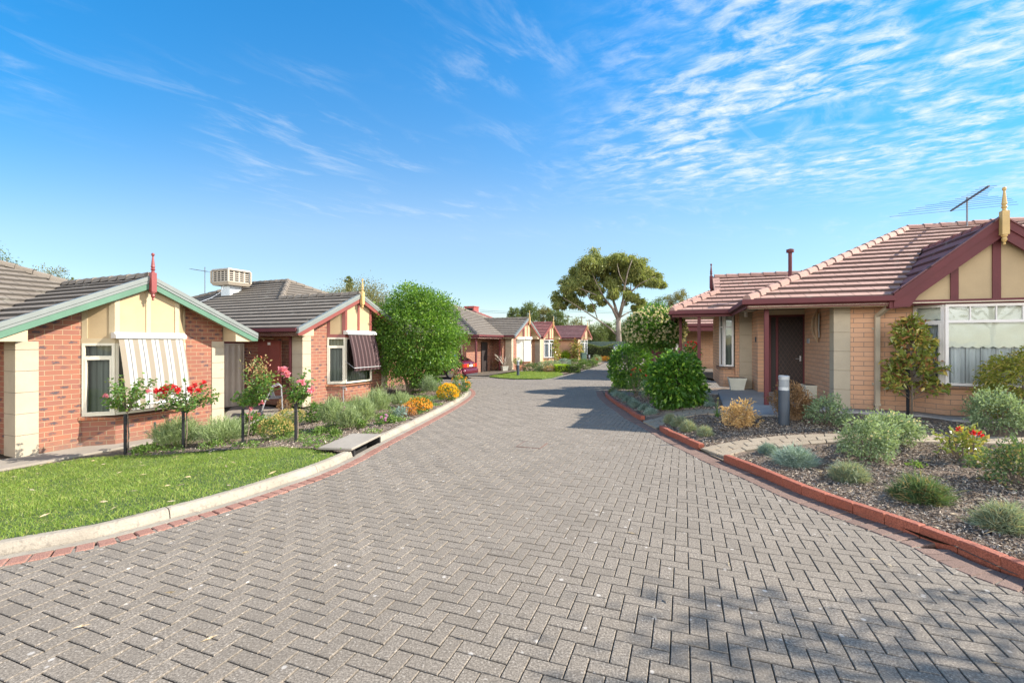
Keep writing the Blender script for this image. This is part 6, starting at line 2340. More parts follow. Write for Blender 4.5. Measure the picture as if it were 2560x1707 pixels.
# dark clipped hedge and green fence closing the end of the road
def hedge_run(name, label, a, b, h, dpt, mat, n, ll, seed, z0=-0.45):
    a, b = Vector(a), Vector(b)
    d = b - a; L = d.length
    t = thing(name, label, 'hedge', (a.x, a.y, z0), math.atan2(d.y, d.x))
    rng = np.random.default_rng(seed)
    P = np.stack([rng.uniform(0, L, n), rng.choice([-1, 1], n) * dpt * .5 * rng.uniform(.6, 1.05, n), h * rng.uniform(0.02, 1.0, n)], 1)
    P[:, 2] *= 0.88 + 0.12 * np.sin(P[:, 0] * 1.3) * np.sin(P[:, 0] * .37 + 1)
    tpk = rng.uniform(size=n) < .3
    P[tpk, 2] = h * (0.9 + .1 * np.sin(P[tpk, 0] * 1.7)); P[tpk, 1] = rng.uniform(-.5, .5, tpk.sum()) * dpt
    D = rng.normal(size=(n, 3)) + np.stack([np.zeros(n), np.sign(P[:, 1]), np.ones(n) * .3], 1)
    leaves('foliage', P, D, ll, ll * .55, mat, t, rng=rng)
    mb = MB(); mb.box(0.05, L - .05, -dpt * .3, dpt * .3, 0, h * .8); mb.build('branches', 'cavity', t)  # solid near-black block filling the inside of the hedge
    return t


hedge_run('hedge', 'dark hedge covering the fence at the end of the road', (8.4, 57), (16.0, 57.6), 1.75, 1.0, 'leaf_far', 6500, .17, 220)
t = thing('boundary_fence', 'pale green metal fence behind the dark hedge at the road end', 'fence', (5.0, 58.6, -0.45))
mb = MB()
for k in range(130):
    x = k * .12
    mb.poly([(x, .02 * (k % 2), 0), (x + .12, .02 * ((k + 1) % 2), 0), (x + .12, .02 * ((k + 1) % 2), 2.15), (x, .02 * (k % 2), 2.15)])
mb.build('panel', 'fence_green', t)
for x in np.arange(0, 15.7, 2.6):
    mb = MB(); mb.box(x - .03, x + .03, -.05, -.01, 0, 2.2); mb.build('post', 'fence_green', t)


# round standard tree with cream blossom on the right
def blossom():
    Y = 17.5
    k = Y / F
    x, z0 = (1638 - 1280) * k, -0.12
    t = thing('blossom_tree', 'round-headed standard tree covered in cream blossom behind the right hedges', 'tree', (x, Y, z0))
    rng = np.random.default_rng(31)
    rx, rz = 70 * k, 54 * k
    cz = CH - z0 + (853 - 824) * k
    P, D = clump_points(1500, 11, .09, rx, rx, rz, cz, rng, .12, .55, -.9)
    leaves('crown', P, D, .10, .055, 'leaf_hedge', t, rng=rng)
    blooms(t, ('petal_cream', 900, .060, 9, -.55), rx * 1.0, rx * 1.0, rz * 1.0, cz, rng)
    mb = MB()
    branch(mb, [(.05, 0, -.1), (.03, 0, .6), (-.02, 0, 1.2), (0, 0, cz - rz * .5)], .055, .04, 8)
    for i in range(8):
        a = i * .8
        branch(mb, [(0, 0, cz - rz * .6), (math.cos(a) * rx * .4, math.sin(a) * rx * .4, cz - rz * .2), (math.cos(a) * rx * .8, math.sin(a) * rx * .8, cz)], .03, .008, 5)
    mb.build('trunk', 'bark', t)


blossom()

# tree outside the picture to the right whose shade falls across the paving and the bed
def shade_tree():
    t = thing('gum_tree', 'thin crowned young gum outside the right of the photo, its shade dappling the paving', 'tree', (9.2, 2.55, 0.1))
    rng = np.random.default_rng(55)
    mb = MB()
    branch(mb, [(0, 0, -.2), (.05, .05, 1.5), (0, .1, 3.2), (-.1, .1, 4.6)], .10, .03, 8)
    P, D = [], []
    for i in range(34):
        a = rng.uniform(0, 2 * PI); q = rng.uniform(.2, 1.0)
        c = np.array([math.cos(a) * 1.6 * q - .1, math.sin(a) * 1.1 * q + .1, rng.uniform(2.6, 5.4)])
        branch(mb, [(0, .08, c[2] - .7), tuple(c * .6 + np.array([0, 0, c[2] * .4 - .15])), tuple(c)], .03, .008, 5)
        m = 46
        P.append(c + rng.normal(size=(m, 3)) * .22); D.append(rng.normal(size=(m, 3)) + np.array([0, 0, -.4]))
    mb.build('trunk', 'gum_bark', t)
    leaves('crown', np.concatenate(P), np.concatenate(D), .15, .04, 'leaf_gum', t, rng=rng)


shade_tree()

# ------------------------------------------------------------------ planting on the right
def hedge_bush(px, py, hw, h, label, seed, n=5200):
    p = place(px, py, gr, -0.02)
    r, hh = mpx(hw, p.y), mpx(h, p.y)
    t = thing('hedge_bush', label, 'bush', tuple(p), 0, 'large glossy green bushes in the right bed')
    rng = np.random.default_rng(seed)
    cz = hh * .5
    # squarish clipped body
    D = sphere_dirs(n // 8, rng, -.95)
    q = 1 / np.power(np.abs(D[:, 0]) ** 4 + np.abs(D[:, 1]) ** 4 + np.abs(D[:, 2]) ** 3.2, 0.27)
    rr = np.minimum(q, 1.35) * lumpy(D, rng, .12, 3) * rng.uniform(.62, 1.0, len(D)) ** .6
    C = D * rr[:, None] * np.array([r * .86, r * .8, hh * .47]) + np.array([0, 0, cz])
    P = np.repeat(C, 8, 0) + rng.normal(size=(len(C) * 8, 3)) * .06
    E = np.repeat(D, 8, 0) * .9 + rng.normal(size=(len(C) * 8, 3)) * .55 + np.array([0, 0, .1])
    k = P[:, 2] > .02
    leaves('foliage', P[k], E[k], .115, .075, 'leaf_hedge', t, droop=.25, rng=rng)
    mb = MB(); stems(mb, (0, 0, -.05), 14, r * .8, r * .8, hh * .45, cz, rng, .018); mb.build('stem', 'bark', t)
    return t


hedge_bush(1578, 968, 56, 106, 'large glossy green bush farther from the camera, behind red roses', 111)
hedge_bush(1690, 1018, 62, 132, 'large glossy green bush nearest the verandah post', 112, 6400)
bush(1590, 990, 26, 72, 'dull green rose bush with red blooms between the two large glossy bushes', 'leaf_rose', 900, .055, .034, 113, gr, 'rose_bush', 'rose', fl=('petal_red', 7, .05, 14, .2))
bush(1618, 968, 14, 36, 'small yellow flowered plant between the two large glossy bushes', 'leaf_cover', 350, .05, .03, 114, gr, fl=('petal_yellow', 18, .06, 8, -.2))
bush(1625, 1000, 22, 62, 'pale green open rose bush in front of the glossy bushes', 'leaf_grey', 620, .055, .034, 115, gr, 'rose_bush', 'rose', fl=('petal_cream', 5, .045, 12, 0))
bush(1541, 984, 12, 20, 'low dark heathery tuft at the far end of the blue cushion row', 'leaf_tuft', 500, .04, .012, 116, gr)

TUFT = {}
for nm, mat, sd in (('blue', 'leaf_blue', 1), ('blue2', 'leaf_blue', 2), ('green', 'leaf_tuft', 3), ('dry', 'leaf_bluedry', 4), ('dry2', 'leaf_bluedry', 5)):
    TUFT[nm] = (sd, mat)
TUSED = {}


def tuft(px, py, hw, h, kind, label, group, zf=gr, rz=None, yf=1.0):
    p = place(px, py, zf, -0.005)
    r = mpx(hw, p.y)
    p.y += r * 0.75 * yf
    p.z = float(zf(p.x, p.y)) - .005
    hh = mpx(h, p.y)
    if kind not in TUSED:
        sd, mat = TUFT[kind]
        o = tuft_mesh(sd, 1.0, 1.0, mat, 2600, 0.034, 0.42, .10)
        TUSED[kind] = o
    else:
        o = TUSED[kind].copy()
        COL.objects.link(o)
    o.name = 'cushion_plant'
    o.location = p
    o.scale = (r, r * yf, hh)
    o.rotation_euler = (0, 0, rz if rz is not None else (px * 7.13) % 6.28)
    tag(o, label, 'cushion plant', group)
    return o


Zc = lambda x, y: (1500 + x * .1913, 860 + y * .1913)
ordn = ['first', 'second', 'third', 'fourth', 'fifth', 'sixth', 'seventh', 'eighth', 'ninth']
row = [(688, 925, 100, 100, 'blue'), (605, 870, 95, 95, 'blue2'), (482, 830, 82, 105, 'blue'), (440, 795, 75, 95, 'blue2'), (375, 752, 75, 85, 'blue'), (318, 710, 72, 85, 'blue2'), (232, 682, 70, 70, 'blue'), (205, 655, 70, 60, 'blue2'), (182, 635, 65, 65, 'green')]
for i, (x, y, w_, h, kd) in enumerate(row):
    a, b = Zc(x, y)
    tuft(a, b, w_ * .17, h * .1913, kd, f'blue grey cushion plant, {ordn[i]} from the near end of the row behind the far edging', 'blue grey cushion plants in the right garden')
for x, y, w_, h, kd, lb_ in [(1360, 690, 85, 120, 'blue', 'tallest blue grey cushion plant in the shade between verandah post and concrete path'), (1420, 760, 85, 95, 'blue2', 'middle of three blue grey cushion plants right of the glossy bush'), (1462, 815, 78, 75, 'blue', 'lowest of three blue grey cushion plants, touching the concrete path'),
                             (935, 1035, 85, 130, 'dry2', 'brownish half dry cushion plant at the bend of the grey paver path'), (1085, 1080, 125, 130, 'dry', 'large pale silvery cushion plant behind the middle edging'), (1190, 1150, 118, 145, 'dry', 'silver green cushion plant in front of the large pale one'), (1415, 1215, 112, 140, 'dry2', 'yellow tipped cushion plant right of the silver ones')]:
    a, b = Zc(x, y)
    tuft(a, b, w_ * .1913, h * .1913, kd, lb_, 'blue grey cushion plants in the right garden')
for x, y, hw, h, kd, lb_ in [(1934, 1137, 26, 26, 'blue2', 'small teal cushion plant nearest the cream paver path'), (2012, 1170, 48, 50, 'blue', 'largest blue teal cushion plant in the near right bed'), (2150, 1209, 47, 46, 'dry2', 'green and straw cushion plant in the middle of the near right bed'),
                            (2347, 1264, 66, 62, 'green', 'dark green spreading cushion plant in the near right bed'), (2562, 1338, 62, 66, 'dry', 'pale cushion plant cut by the right picture edge')]:
    tuft(x, y, hw, h, kd, lb_, 'cushion plants in the near right bed')

bush(1850, 1068, 38, 64, 'dead golden conifer shrub left of the bollard light', 'leaf_dead', 2200, .05, .022, 121, gr, stem='wood_art', shell=.35, lump=.35, nstem=16, per=12)
bush(1983, 1048, 48, 92, 'dead brown twiggy shrub behind the bollard light', 'leaf_brown', 4200, .055, .017, 122, gr, stem='wood_art', shell=.3, lump=.3, nstem=26, per=12)
bush(2068, 1066, 43, 76, 'small leathery green shrub right of the bollard light', 'leaf_grey', 1700, .05, .026, 123, gr, shell=.5, lump=.3, per=12, size=.035)
bush(2178, 1150, 58, 100, 'grey green flowering shrub in front of its twin, in the right bed', 'leaf_grey', 3200, .045, .022, 124, gr, shell=.5, lump=.28, per=12, size=.035, fl=('petal_cream', 30, .02, 6, .2))
bush(2228, 1112, 62, 84, 'grey green flowering shrub farther back beside the cream paver path', 'leaf_grey', 3200, .045, .022, 125, gr, shell=.5, lump=.28, per=12, size=.035, fl=('petal_cream', 24, .02, 6, .2))
bush(2498, 1084, 66, 104, 'dark leafy shrub below the yellow conifer at the right edge', 'leaf_grey', 3400, .045, .024, 126, gr, shell=.5, lump=.25, per=12, size=.035)
bush(2545, 1206, 74, 100, 'dark green shrub cut by the right edge in the near bed', 'leaf_tuft', 2200, .05, .022, 127, gr, shell=.4, lump=.35, per=12, size=.035)
bush(2412, 1150, 54, 84, 'low rose with one red bloom and yellowing leaves in the right bed', 'leaf_magnolia', 420, .065, .042, 128, gr, 'rose_bush', 'rose', fl=('petal_red', 3, .045, 14, .6), lump=.4, shell=.3)
bush(2585, 1068, 104, 205, 'yellow green feathery conifer at the right edge by the bay window', 'leaf_conifer', 6500, .075, .022, 129, gr, 'conifer_shrub', 'conifer', shell=.6, lump=.18, per=14, drop=.35, size=.04)
for i, (x, y, hw, h) in enumerate([(2385, 1128, 20, 10), (2290, 1166, 16, 10), (2130, 1170, 15, 8)]):
    bush(x, y, hw, h, ['low bright green weed behind the red rose', 'low bright green weed in front of the red rose', 'low weed under the front grey green shrub'][i], 'leaf_cover', 160, .04, .02, 140 + i, gr, 'leafy_plant', 'plant')

# flowering onion
p = place(1793, 1042, gr)
t = thing('onion_plant', 'thin flowering onion plant left of the dead golden shrub', 'plant', tuple(p))
rng = np.random.default_rng(5)
D = np.stack([rng.normal(size=26) * .35, rng.normal(size=26) * .35, np.ones(26)], 1)
blades('foliage', rng.normal(size=(26, 3)) * np.array([.02, .02, 0]), D, .17, .012, 'leaf_rose', t, rng)
mb = MB(); k = p.y / F
for x, h in ((-.03, 36 * k), (.02, 48 * k), (.0, 40 * k)): mb.tube([(x * .3, 0, 0), (x, 0, h)], .005, 5)
mb.build('stem', 'leaf_cover', t)
Q = np.array([[.02, 0, 48 * k]]); leaves('flowers', np.repeat(Q, 20, 0), rng.normal(size=(20, 3)), .03, .02, 'petal_straw', t, rng=rng)

# young magnolia and its stake
p = stake(2270, 1042, 880, 'tall black stake beside the young magnolia at the bay window', gr, w=.02)
def magnolia():
    p = place(2279, 1042, gr)
    k = p.y / F
    t = thing('magnolia_tree', 'young magnolia with glossy green leaves and rusty undersides by the bay window', 'tree', (p.x, p.y, p.z))
    rng = np.random.default_rng(91)
    h = (1042 - 800) * k
    P, D, mb = [], [], MB()
    branch(mb, [(0, 0, -.08), (.01, 0, h * .3), (-.02, 0, h * .7), (.02, 0, h * .95)], .020, .008, 7)
    tips = []
    for i in range(92):
        f = rng.uniform(.10, 1.0)
        a = rng.uniform(0, 2 * PI)
        rr = (84 * k) * (1 - .86 * f) ** .75 * rng.uniform(.35, 1.05) + .03
        z = h * (.20 + .80 * f)
        tip = Vector((math.cos(a) * rr + .06 * (1 - f), math.sin(a) * rr * .8, z + .05))
        b = Vector((0, 0, max(h * .18, z - .22)))
        mb.tube([b, b.lerp(tip, .6) + Vector((0, 0, -.02)), tip], [.008, .006, .004], 5)
        for q in range(26):
            P.append(np.array(b.lerp(tip, rng.uniform(.55, 1.06))) + rng.normal(size=3) * .02)
            dirv = np.array((tip - b).normalized()) * .7 + rng.normal(size=3) * .7
            D.append(dirv)
    mb.build('trunk', 'bark', t)
    P, D = np.array(P), np.array(D)
    m = rng.uniform(size=len(P)) < .22
    leaves('crown', P[~m], D[~m], .125, .06, 'leaf_magnolia', t, fold=.18, droop=.15, rng=rng)
    leaves('rusty_leaves', P[m], D[m], .10, .045, 'leaf_rust', t, fold=.18, droop=.15, rng=rng)


magnolia()

# ------------------------------------------------------------------ far bed plants (third to fifth house)
FB = 'shrubs in the bed along the far houses'
flb = [(1329, 929, 22, 20, 'dark rounded juniper at the left end of the oval lawn bed', 'leaf_tuft', 1100), (1350, 930, 14, 12, 'small dark juniper right of the larger one', 'leaf_tuft', 500),
       (1379, 919, 30, 17, 'broad low grey green mound behind the clipped shrubs', 'leaf_grey', 1500), (1374, 931, 14, 15, 'small purplish ball shrub behind the oval lawn', 'leaf_bronze', 700),
       (1412, 915, 14, 18, 'silvery grey ball shrub behind the lime hedge', 'leaf_blue', 900), (1433, 912, 15, 14, 'mid green shrub right of the silvery ball', 'leaf_box', 800),
       (1457, 911, 13, 13, 'dark green shrub near the far bollard', 'leaf_box', 700), (1462, 922, 15, 17, 'clipped dark ball right of the box hedge', 'leaf_box', 900), (1481, 916, 13, 17, 'clipped ball shrub at the right end of the far bed', 'leaf_box', 900),
       (1350, 912, 14, 20, 'bush with yellow flowers beside the roller shutters', 'leaf_lime', 500), (1492, 908, 12, 20, 'loose grey shrub beside the far bollard', 'leaf_grey', 700)]
for i, (x, y, hw, h, lb_, m, n) in enumerate(flb):
    bush(x, y, hw, h, lb_, m, n, .11, .05, 150 + i, zroad, group=FB, shell=.7, lump=.1)


def clipped(px, py, hw, h, label, mat, seed):
    p = place(px, py, zroad)
    r, hh = mpx(hw, p.y), mpx(h, p.y)
    t = thing('clipped_shrub', label, 'hedge', tuple(p), .35, FB)
    rng = np.random.default_rng(seed)
    n = 1700
    P = rng.uniform(-1, 1, (n, 3))
    ax = rng.integers(0, 3, n)
    P[np.arange(n), ax] = np.sign(P[np.arange(n), ax])
    E = P * .8 + rng.normal(size=(n, 3)) * .5
    P = P * np.array([r, r * .8, hh * .5]) * rng.uniform(.88, 1.02, (n, 1)) + np.array([0, 0, hh * .5])
    leaves('foliage', P, E, .09, .05, mat, t, rng=rng)
    mb = MB(); mb.box(-r * .8, r * .8, -r * .6, r * .6, 0, hh * .85); mb.build('branches', 'cavity', t)  # solid near-black block within the leaves


clipped(1404, 931, 16, 19, 'bright lime clipped hedge block by the oval lawn', 'leaf_lime', 171)
clipped(1432, 931, 15, 19, 'darker box hedge block right of the lime one', 'leaf_box', 172)
lav(1413, 902, 15, 23, 'tall yellow green grassy plant in front of the fourth house', 173, 'leaf_lime', 1200, None, zroad, .03, FB, 'grass_clump', 'plant')


def rusty_mag(px, py, hw, h, label, seed):
    p = place(px, py, zroad)
    r, hh = mpx(hw, p.y), mpx(h, p.y)
    t = thing('magnolia_tree', label, 'tree', tuple(p))
    rng = np.random.default_rng(seed)
    P, D = clump_points(60, 11, .16, r, r, hh * .48, hh * .52, rng, .35, .2, -.95)
    leaves('crown', P, D, .24, .11, 'leaf_magnolia', t, rng=rng)
    P, D = clump_points(26, 10, .16, r, r, hh * .46, hh * .5, rng, .35, .2, -.95)
    leaves('rusty_leaves', P, D, .22, .10, 'leaf_rust', t, rng=rng)
    mb = MB(); stems(mb, (0, 0, 0), 9, r * .7, r * .7, hh * .4, hh * .5, rng, .03); mb.build('trunk', 'bark', t)


rusty_mag(1380, 910, 18, 62, 'young rusty leaved magnolia in front of the fourth house', 181)
rusty_mag(1443, 903, 14, 54, 'young rusty leaved magnolia in front of the farthest house', 182)
for i, (x, y, hw, h, m, lb_) in enumerate([(1497, 902, 10, 8, 'petal_orange', 'orange tussock at the left of the road end bed'), (1514, 902, 12, 9, 'petal_orange', 'orange tussock at the right of the road end bed'), (1503, 895, 14, 9, 'leaf_grey', 'grey shrub behind the orange tussocks'),
                                           (1528, 893, 12, 10, 'leaf_grey', 'pale shrub right of the grey one at the road end'), (1512, 889, 10, 20, 'leaf_lime', 'lime leaved shrub with a tall flower stem at the road end'), (1531, 888, 11, 16, 'leaf_lime', 'rounded lime shrub in front of the parked grey car')]):
    bush(x, y, hw, h, lb_, m, 600, .16, .07, 190 + i, zroad, group='shrubs at the end of the road', shell=.7, lump=.15)

# ------------------------------------------------------------------ bollards, pots, bin
def bollard(px, pyb, pyt, label, zf, rad=None):
    p = place(px, pyb, zf)
    h = mpx(pyb - pyt, p.y)
    r = rad or 0.088
    t = thing('bollard_light', label, 'bollard light', tuple(p), 0, 'dark bollard lights along the drive')
    mb = MB(); mb.lathe([(r, -.05), (r, h * .70), (r * .96, h * .705)], n=20); mb.build('post', 'bollard_grey', t, smooth=False)
    mb = MB(); mb.lathe([(r * .94, h * .705), (r * .94, h * .77)], n=20); mb.build('collar', 'galvanised', t)
    mb = MB(); mb.lathe([(r * .93, h * .77), (r * .93, h * .92)], n=20); mb.build('lens', 'lens_clear', t)
    mb = MB(); mb.lathe([(r * .97, h * .92), (r * .99, h * .985), (r * .9, h)], n=20); mb.build('cap', 'galvanised', t)
    mb = MB(); mb.lathe([(.015, h * .77), (.02, h * .84), (.04, h * .86), (.035, h * .90)], n=10); mb.build('lamp', 'white_paint', t)


bollard(1960, 1061, 938, 'dark grey bollard light with clear lens in the right bed, nearest', gr)
bollard(1295, 938, 901, 'dark bollard light standing on the oval lawn', lambda x, y: zr(y) + .05)
bollard(1473, 906, 887, 'distant dark bollard light at the far end of the left bed', zroad)


def planter(px, pyb, pyt, hw, label, zf, mat, seed, rz=0.0, round_=False, dz=.035, fwd=0.0):
    p = place(px, pyb, zf, dz)
    h = mpx(pyb - pyt, p.y); w = mpx(hw, p.y)
    p.y += w * .5
    if fwd:
        q_ = HR - UR * 1.62 - NR * 3.68
        p = Vector((q_.x, q_.y, float(gr(q_.x, q_.y)) + dz)); h, w = .34, .23
    t = thing('plant_pot', label, 'pot', tuple(p), rz)
    mb = MB()
    if round_:
        mb.lathe([(w * .65, 0), (w * .95, h * .82), (w, h * .83), (w, h), (w * .88, h), (w * .8, h * .8)], n=16)
    else:
        a, b = w * .72, w
        for z0_, z1_, s0, s1 in ((0, h * .06, a * 1.06, a * 1.06), (h * .06, h * .86, a, b * .95), (h * .86, h, b, b * 1.02)):
            lo = [(-s0, -s0), (s0, -s0), (s0, s0), (-s0, s0)]
            hi = [(-s1, -s1), (s1, -s1), (s1, s1), (-s1, s1)]
            L = [(x, y, z0_) for x, y in lo]; H = [(x, y, z1_) for x, y in hi]
            mb.poly(L[::-1]); mb.poly(H)
            for k in range(4):
                j = (k + 1) % 4
                mb.poly([L[k], L[j], H[j], H[k]])
    mb.build('pot', mat, t)
    mb = MB()
    if round_: mb.lathe([(w * .84, h + .002), (w * .84, h + .006)], n=16)
    else: mb.box(-w * .9, w * .9, -w * .9, w * .9, h + .001, h + .004)
    mb.build('potting_soil', 'mulch', t)
    return t, p, h, w


planter(1858, 974, 946, 20, 'white tapered planter against the cream pillar, left of the screen door', gr, 'pot_white', 1, -.35, fwd=.42)
planter(2040, 1000, 966, 22, 'white tapered planter in the entry, right of the screen door', gr, 'pot_white', 2, -.35)
t, p, h, w = planter(1261, 930, 916, 8, 'white pot holding a bare branched plant at the third house', zroad, 'pot_white', 3, .4)
q = thing('bare_plant', 'bare pale branched plant in the white pot at the third house', 'plant', (p.x, p.y, p.z + h))
mb = MB(); rng = np.random.default_rng(4)
for i in range(9):
    a = rng.uniform(0, 2 * PI); s = rng.uniform(.3, .75)
    tip = Vector((math.cos(a) * s - .12, math.sin(a) * s * .6, rng.uniform(.4, .85)))
    mb.tube([(0, 0, -.03), tip * .5 + Vector((0, 0, .05)), tip], [.03, .025, .02], 6)
    mb.tube([tip * .6, tip * .6 + Vector((rng.normal() * .2, rng.normal() * .1, .25))], [.022, .016], 5)
mb.build('stem', 'cooler_plastic', q)
t, p, h, w = planter(1296, 929, 914, 8, 'terracotta pot behind the lawn bollard at the third house', zroad, 'terracotta', 5, 0, True)
leafy_bush('potted_plant', 'small green plant in the terracotta pot', 'plant', (p.x, p.y, p.z + h), .3, .3, .5, 'leaf_rose', 300, .09, .05, 8)
p = place(1240, 928, zroad)
leafy_bush('garden_shrub', 'brown dry shrub left of the white pot at the third house', 'shrub', tuple(p), .35, .35, .75, 'leaf_brown', 350, .08, .04, 9)
p = place(1716, 912, zroad)
leafy_bush('geranium_plant', 'red flowered geranium behind the verandah posts', 'plant', (9.6, 24.4, .05), .5, .45, 1.6, 'leaf_hedge', 900, .10, .07, 19, flowers=('petal_red', 14, .08, 12, .2))
p = place(1459, 905, zroad)
t = thing('wheelie_bin', 'dark green wheeled rubbish bin beside the farthest house', 'bin', tuple(p), .2)
mb = MB(); mb.prism([(-.25, -.25), (.25, -.25), (.25, .25), (-.25, .25)], 0.05, .92); mb.build('body', 'bin_green', t, bevel=.03)
mb = MB(); mb.box(-.28, .28, -.29, .28, .925, .98); mb.build('lid', 'bin_green', t, bevel=.02)
mb = MB(); mb.tube([(-.2, .27, .1), (.2, .27, .1)], .1, 12); mb.build('wheel', 'tyre', t)

# white trellis-like outdoor blind leaning at the next right hand house
t = thing('striped_awning', 'narrow striped canvas blind hanging at the house behind the verandah', 'awning', (E2.x + UR.x * 2.35 - NR.x * 2.3, E2.y + UR.y * 2.35 - NR.y * 2.3, .1), math.atan2(UR.y, UR.x))
mb = MB()
for k in range(4):
    mb.poly([(k * .14, -.75, .65), (k * .14 + .14, -.75, .65), (k * .14 + .14, 0, 2.2), (k * .14, 0, 2.2)], mi=k % 2)
mb.build('canvas', ['blind_white', 'maroon'], t)
mb = MB(); mb.tube([(0, -.75, .65), (.56, -.75, .65)], .02, 6); mb.build('rail', 'alu', t)

# ------------------------------------------------------------------ roof things
def roof_point(house, x, y, zfun):
    return house.matrix_world @ Vector((x, y, zfun(x, y)))


bpy.context.view_layer.update()
# evaporative cooler on the second house
ze2 = lambda x: ZE + SL * (x - XL) + .02
best = None
for i in range(80):
    for j in range(120):
        lx, ly = -0.4 + i * .05, -0.4 + j * .1
        wp = h2.matrix_world @ Vector((lx, ly, ze2(lx)))
        u = 1280 + wp.x / wp.y * F; v = 853 - (wp.z - CH) / wp.y * F
        e = (u - 574) ** 2 + (v - 739) ** 2
        if best is None or e < best[0]: best = (e, lx, ly)
_, lx, ly = best
wp = h2.matrix_world @ Vector((lx, ly, ze2(lx)))
t = thing('evaporative_cooler', 'beige box evaporative cooler with slotted sides on a galvanised duct on the brown roof', 'roof cooler', tuple(wp), RZL)
t.scale = (SCL,) * 3
# local x runs away from the eave up the slope, local y away from the road
mb = MB()
mb.prism([(0.0, 0.0), (.55, 0.0), (.55, .60), (0.0, .60)], [0, .26, .26, 0], .48)
mb.build('duct', 'galvanised', t)
mb = MB()
S_ = [(-.26, -.26), (.84, -.26), (.84, .90), (-.26, .90)]
grow = lambda P, d: [(x + (d if x > .3 else -d), y + (d if y > .3 else -d)) for x, y in P]
def slab(P0, z0, P1, z1):
    L = [(x, y, z0) for x, y in P0]; H = [(x, y, z1) for x, y in P1]
    mb.poly(L[::-1]); mb.poly(H)
    for k in range(4):
        j = (k + 1) % 4
        mb.poly([L[k], L[j], H[j], H[k]])
slab(grow(S_, -.06), .47, grow(S_, .02), .60)
slab(grow(S_, -.05), .60, grow(S_, -.05), 1.13)
slab(grow(S_, .01), 1.13, grow(S_, -.04), 1.21)
for x, y in ((-.25, -.25), (.83, -.25), (.83, .89), (-.25, .89)):
    mb.box(x - .035, x + .035, y - .035, y + .035, .60, 1.13)
mb.build('body', 'cooler_plastic', t)
def louvre(face):
    mb = MB(); sl = MB()
    n, rows = 4, 5
    for a in range(n):
        for r in range(rows):
            s0 = -.16 + a * .25; s1 = s0 + .17
            z0_ = .66 + r * .092; z1_ = z0_ + .055
            if face == 'x': sl.box(-.2135, -.2115, s0, s1, z0_, z1_)
            else: sl.box(s0, s1, -.2135, -.2115, z0_, z1_)
    o = sl.build('louvre_panel', 'cavity', t)
louvre('x'); louvre('y')
mb = MB(); mb.tube([(-.1, .3, .47), (-.12, .34, .2), (-.5, .5, -.12), (-1.2, .8, -.50)], .012, 6); mb.build('cable', 'alu', t)
# red cooler on the fourth house
t = thing('evaporative_cooler', 'square dark red cooler box on the red tiled roof', 'roof cooler', ((1179 - 1280) / F * 47, 47, CH + 62 * 47 / F), RZ3)
mb = MB(); mb.box(-.55, .55, -.55, .55, 0, .95); mb.box(-.6, .6, -.6, .6, .95, 1.05); mb.box(-.3, .3, -.3, .3, -.9, 0); mb.build('body', 'cooler_red', t, bevel=.02)
mb = MB(); mb.box(-.553, -.551, -.42, .42, .15, .85); mb.build('louvre_panel', 'cavity', t)


def antenna(name, label, base, mast, boom, els, r=.008, mast_r=.018):
    """boom: (start, end) offsets from the mast top; els: list of (position along boom, half length)"""
    t = thing(name, label, 'antenna', base)
    mb = MB(); mb.tube([(0, 0, -.35), (0, 0, mast)], mast_r, 7); mb.build('mast', 'aerial_metal', t)
    a, b = Vector(boom[0]), Vector(boom[1])
    d = (b - a).normalized(); L = (b - a).length
    s = Vector((-d.y, d.x, 0))
    mb = MB(); mb.bar(a, b, .035, .035); mb.build('boom', 'aerial_metal', t)
    for q, hl in els:
        c = a + d * q * L
        mb = MB(); mb.tube([c - s * hl, c + s * hl], r, 5); mb.build('element', 'aerial_metal', t)
    return t


mz = 5.0
ab = Vector((12.72, 12.72, 3.25)) * SCR + Vector((0, 0, CH * 1.0))
ab.z = CH + (4.95 - CH) * SCR
zb_ = CH + (5.62 - CH) * SCR - ab.z
antenna('tv_antenna', 'large many-rod TV antenna on the salmon roof beside the cream finial', tuple(ab), 0.70,
        ((.42, .86, zb_), (-.52, -1.02, zb_ + .03)),
        [(0, 1.31), (.13, 1.18), (.24, 1.02), (.33, .92), (.42, .78), (.50, .55), (.58, .30), (.66, .24), (.74, .2), (.82, .18), (.90, .16), (.98, .15)], .0045)
k = 25.0 / F
antenna('tv_antenna', 'thin TV antenna behind the brown roof, left of the beige cooler', ((512 - 1280) * k, 25, CH + (853 - 722) * k), 55 * k,
        (((464 - 512) * k, .4, 53 * k), ((521 - 512) * k, -.1, 43 * k)), [(q, .10) for q in np.linspace(0, .6, 9)] + [(.72, .22), (.8, .25), (.9, .25), (.98, .25)], .010, .02)

# ------------------------------------------------------------------ power poles
def pole(px, pyt, Y, label, arm, tf=False):
    k = Y / F
    zt = CH + (853 - pyt) * k
    t = thing('power_pole', label, 'power pole', ((px - 1280) * k, Y, -.6), 0, 'power poles beyond the end of the road')
    H = zt + .6
    mb = MB(); mb.tube([(0, 0, -.3), (0, 0, H)], [.18, .12], 8); mb.build('post', 'bark', t)
    mb = MB(); mb.box(-arm, arm, -.06, .06, H - .45, H - .28); mb.build('crossarm', 'bark', t)
    for x in np.linspace(-arm * .9, arm * .9, 4):
        mb = MB(); mb.lathe([(.05, H - .28), (.07, H - .18), (.04, H - .06)], (x, 0, 0), 8); mb.build('insulator', 'dark_plastic', t)
    if tf:
        mb = MB(); mb.lathe([(.5, H - 4.2), (.55, H - 4.1), (.55, H - 2.9), (.4, H - 2.8)], (0, -.6, 0), 12); mb.build('transformer', 'galvanised', t)
    return zt


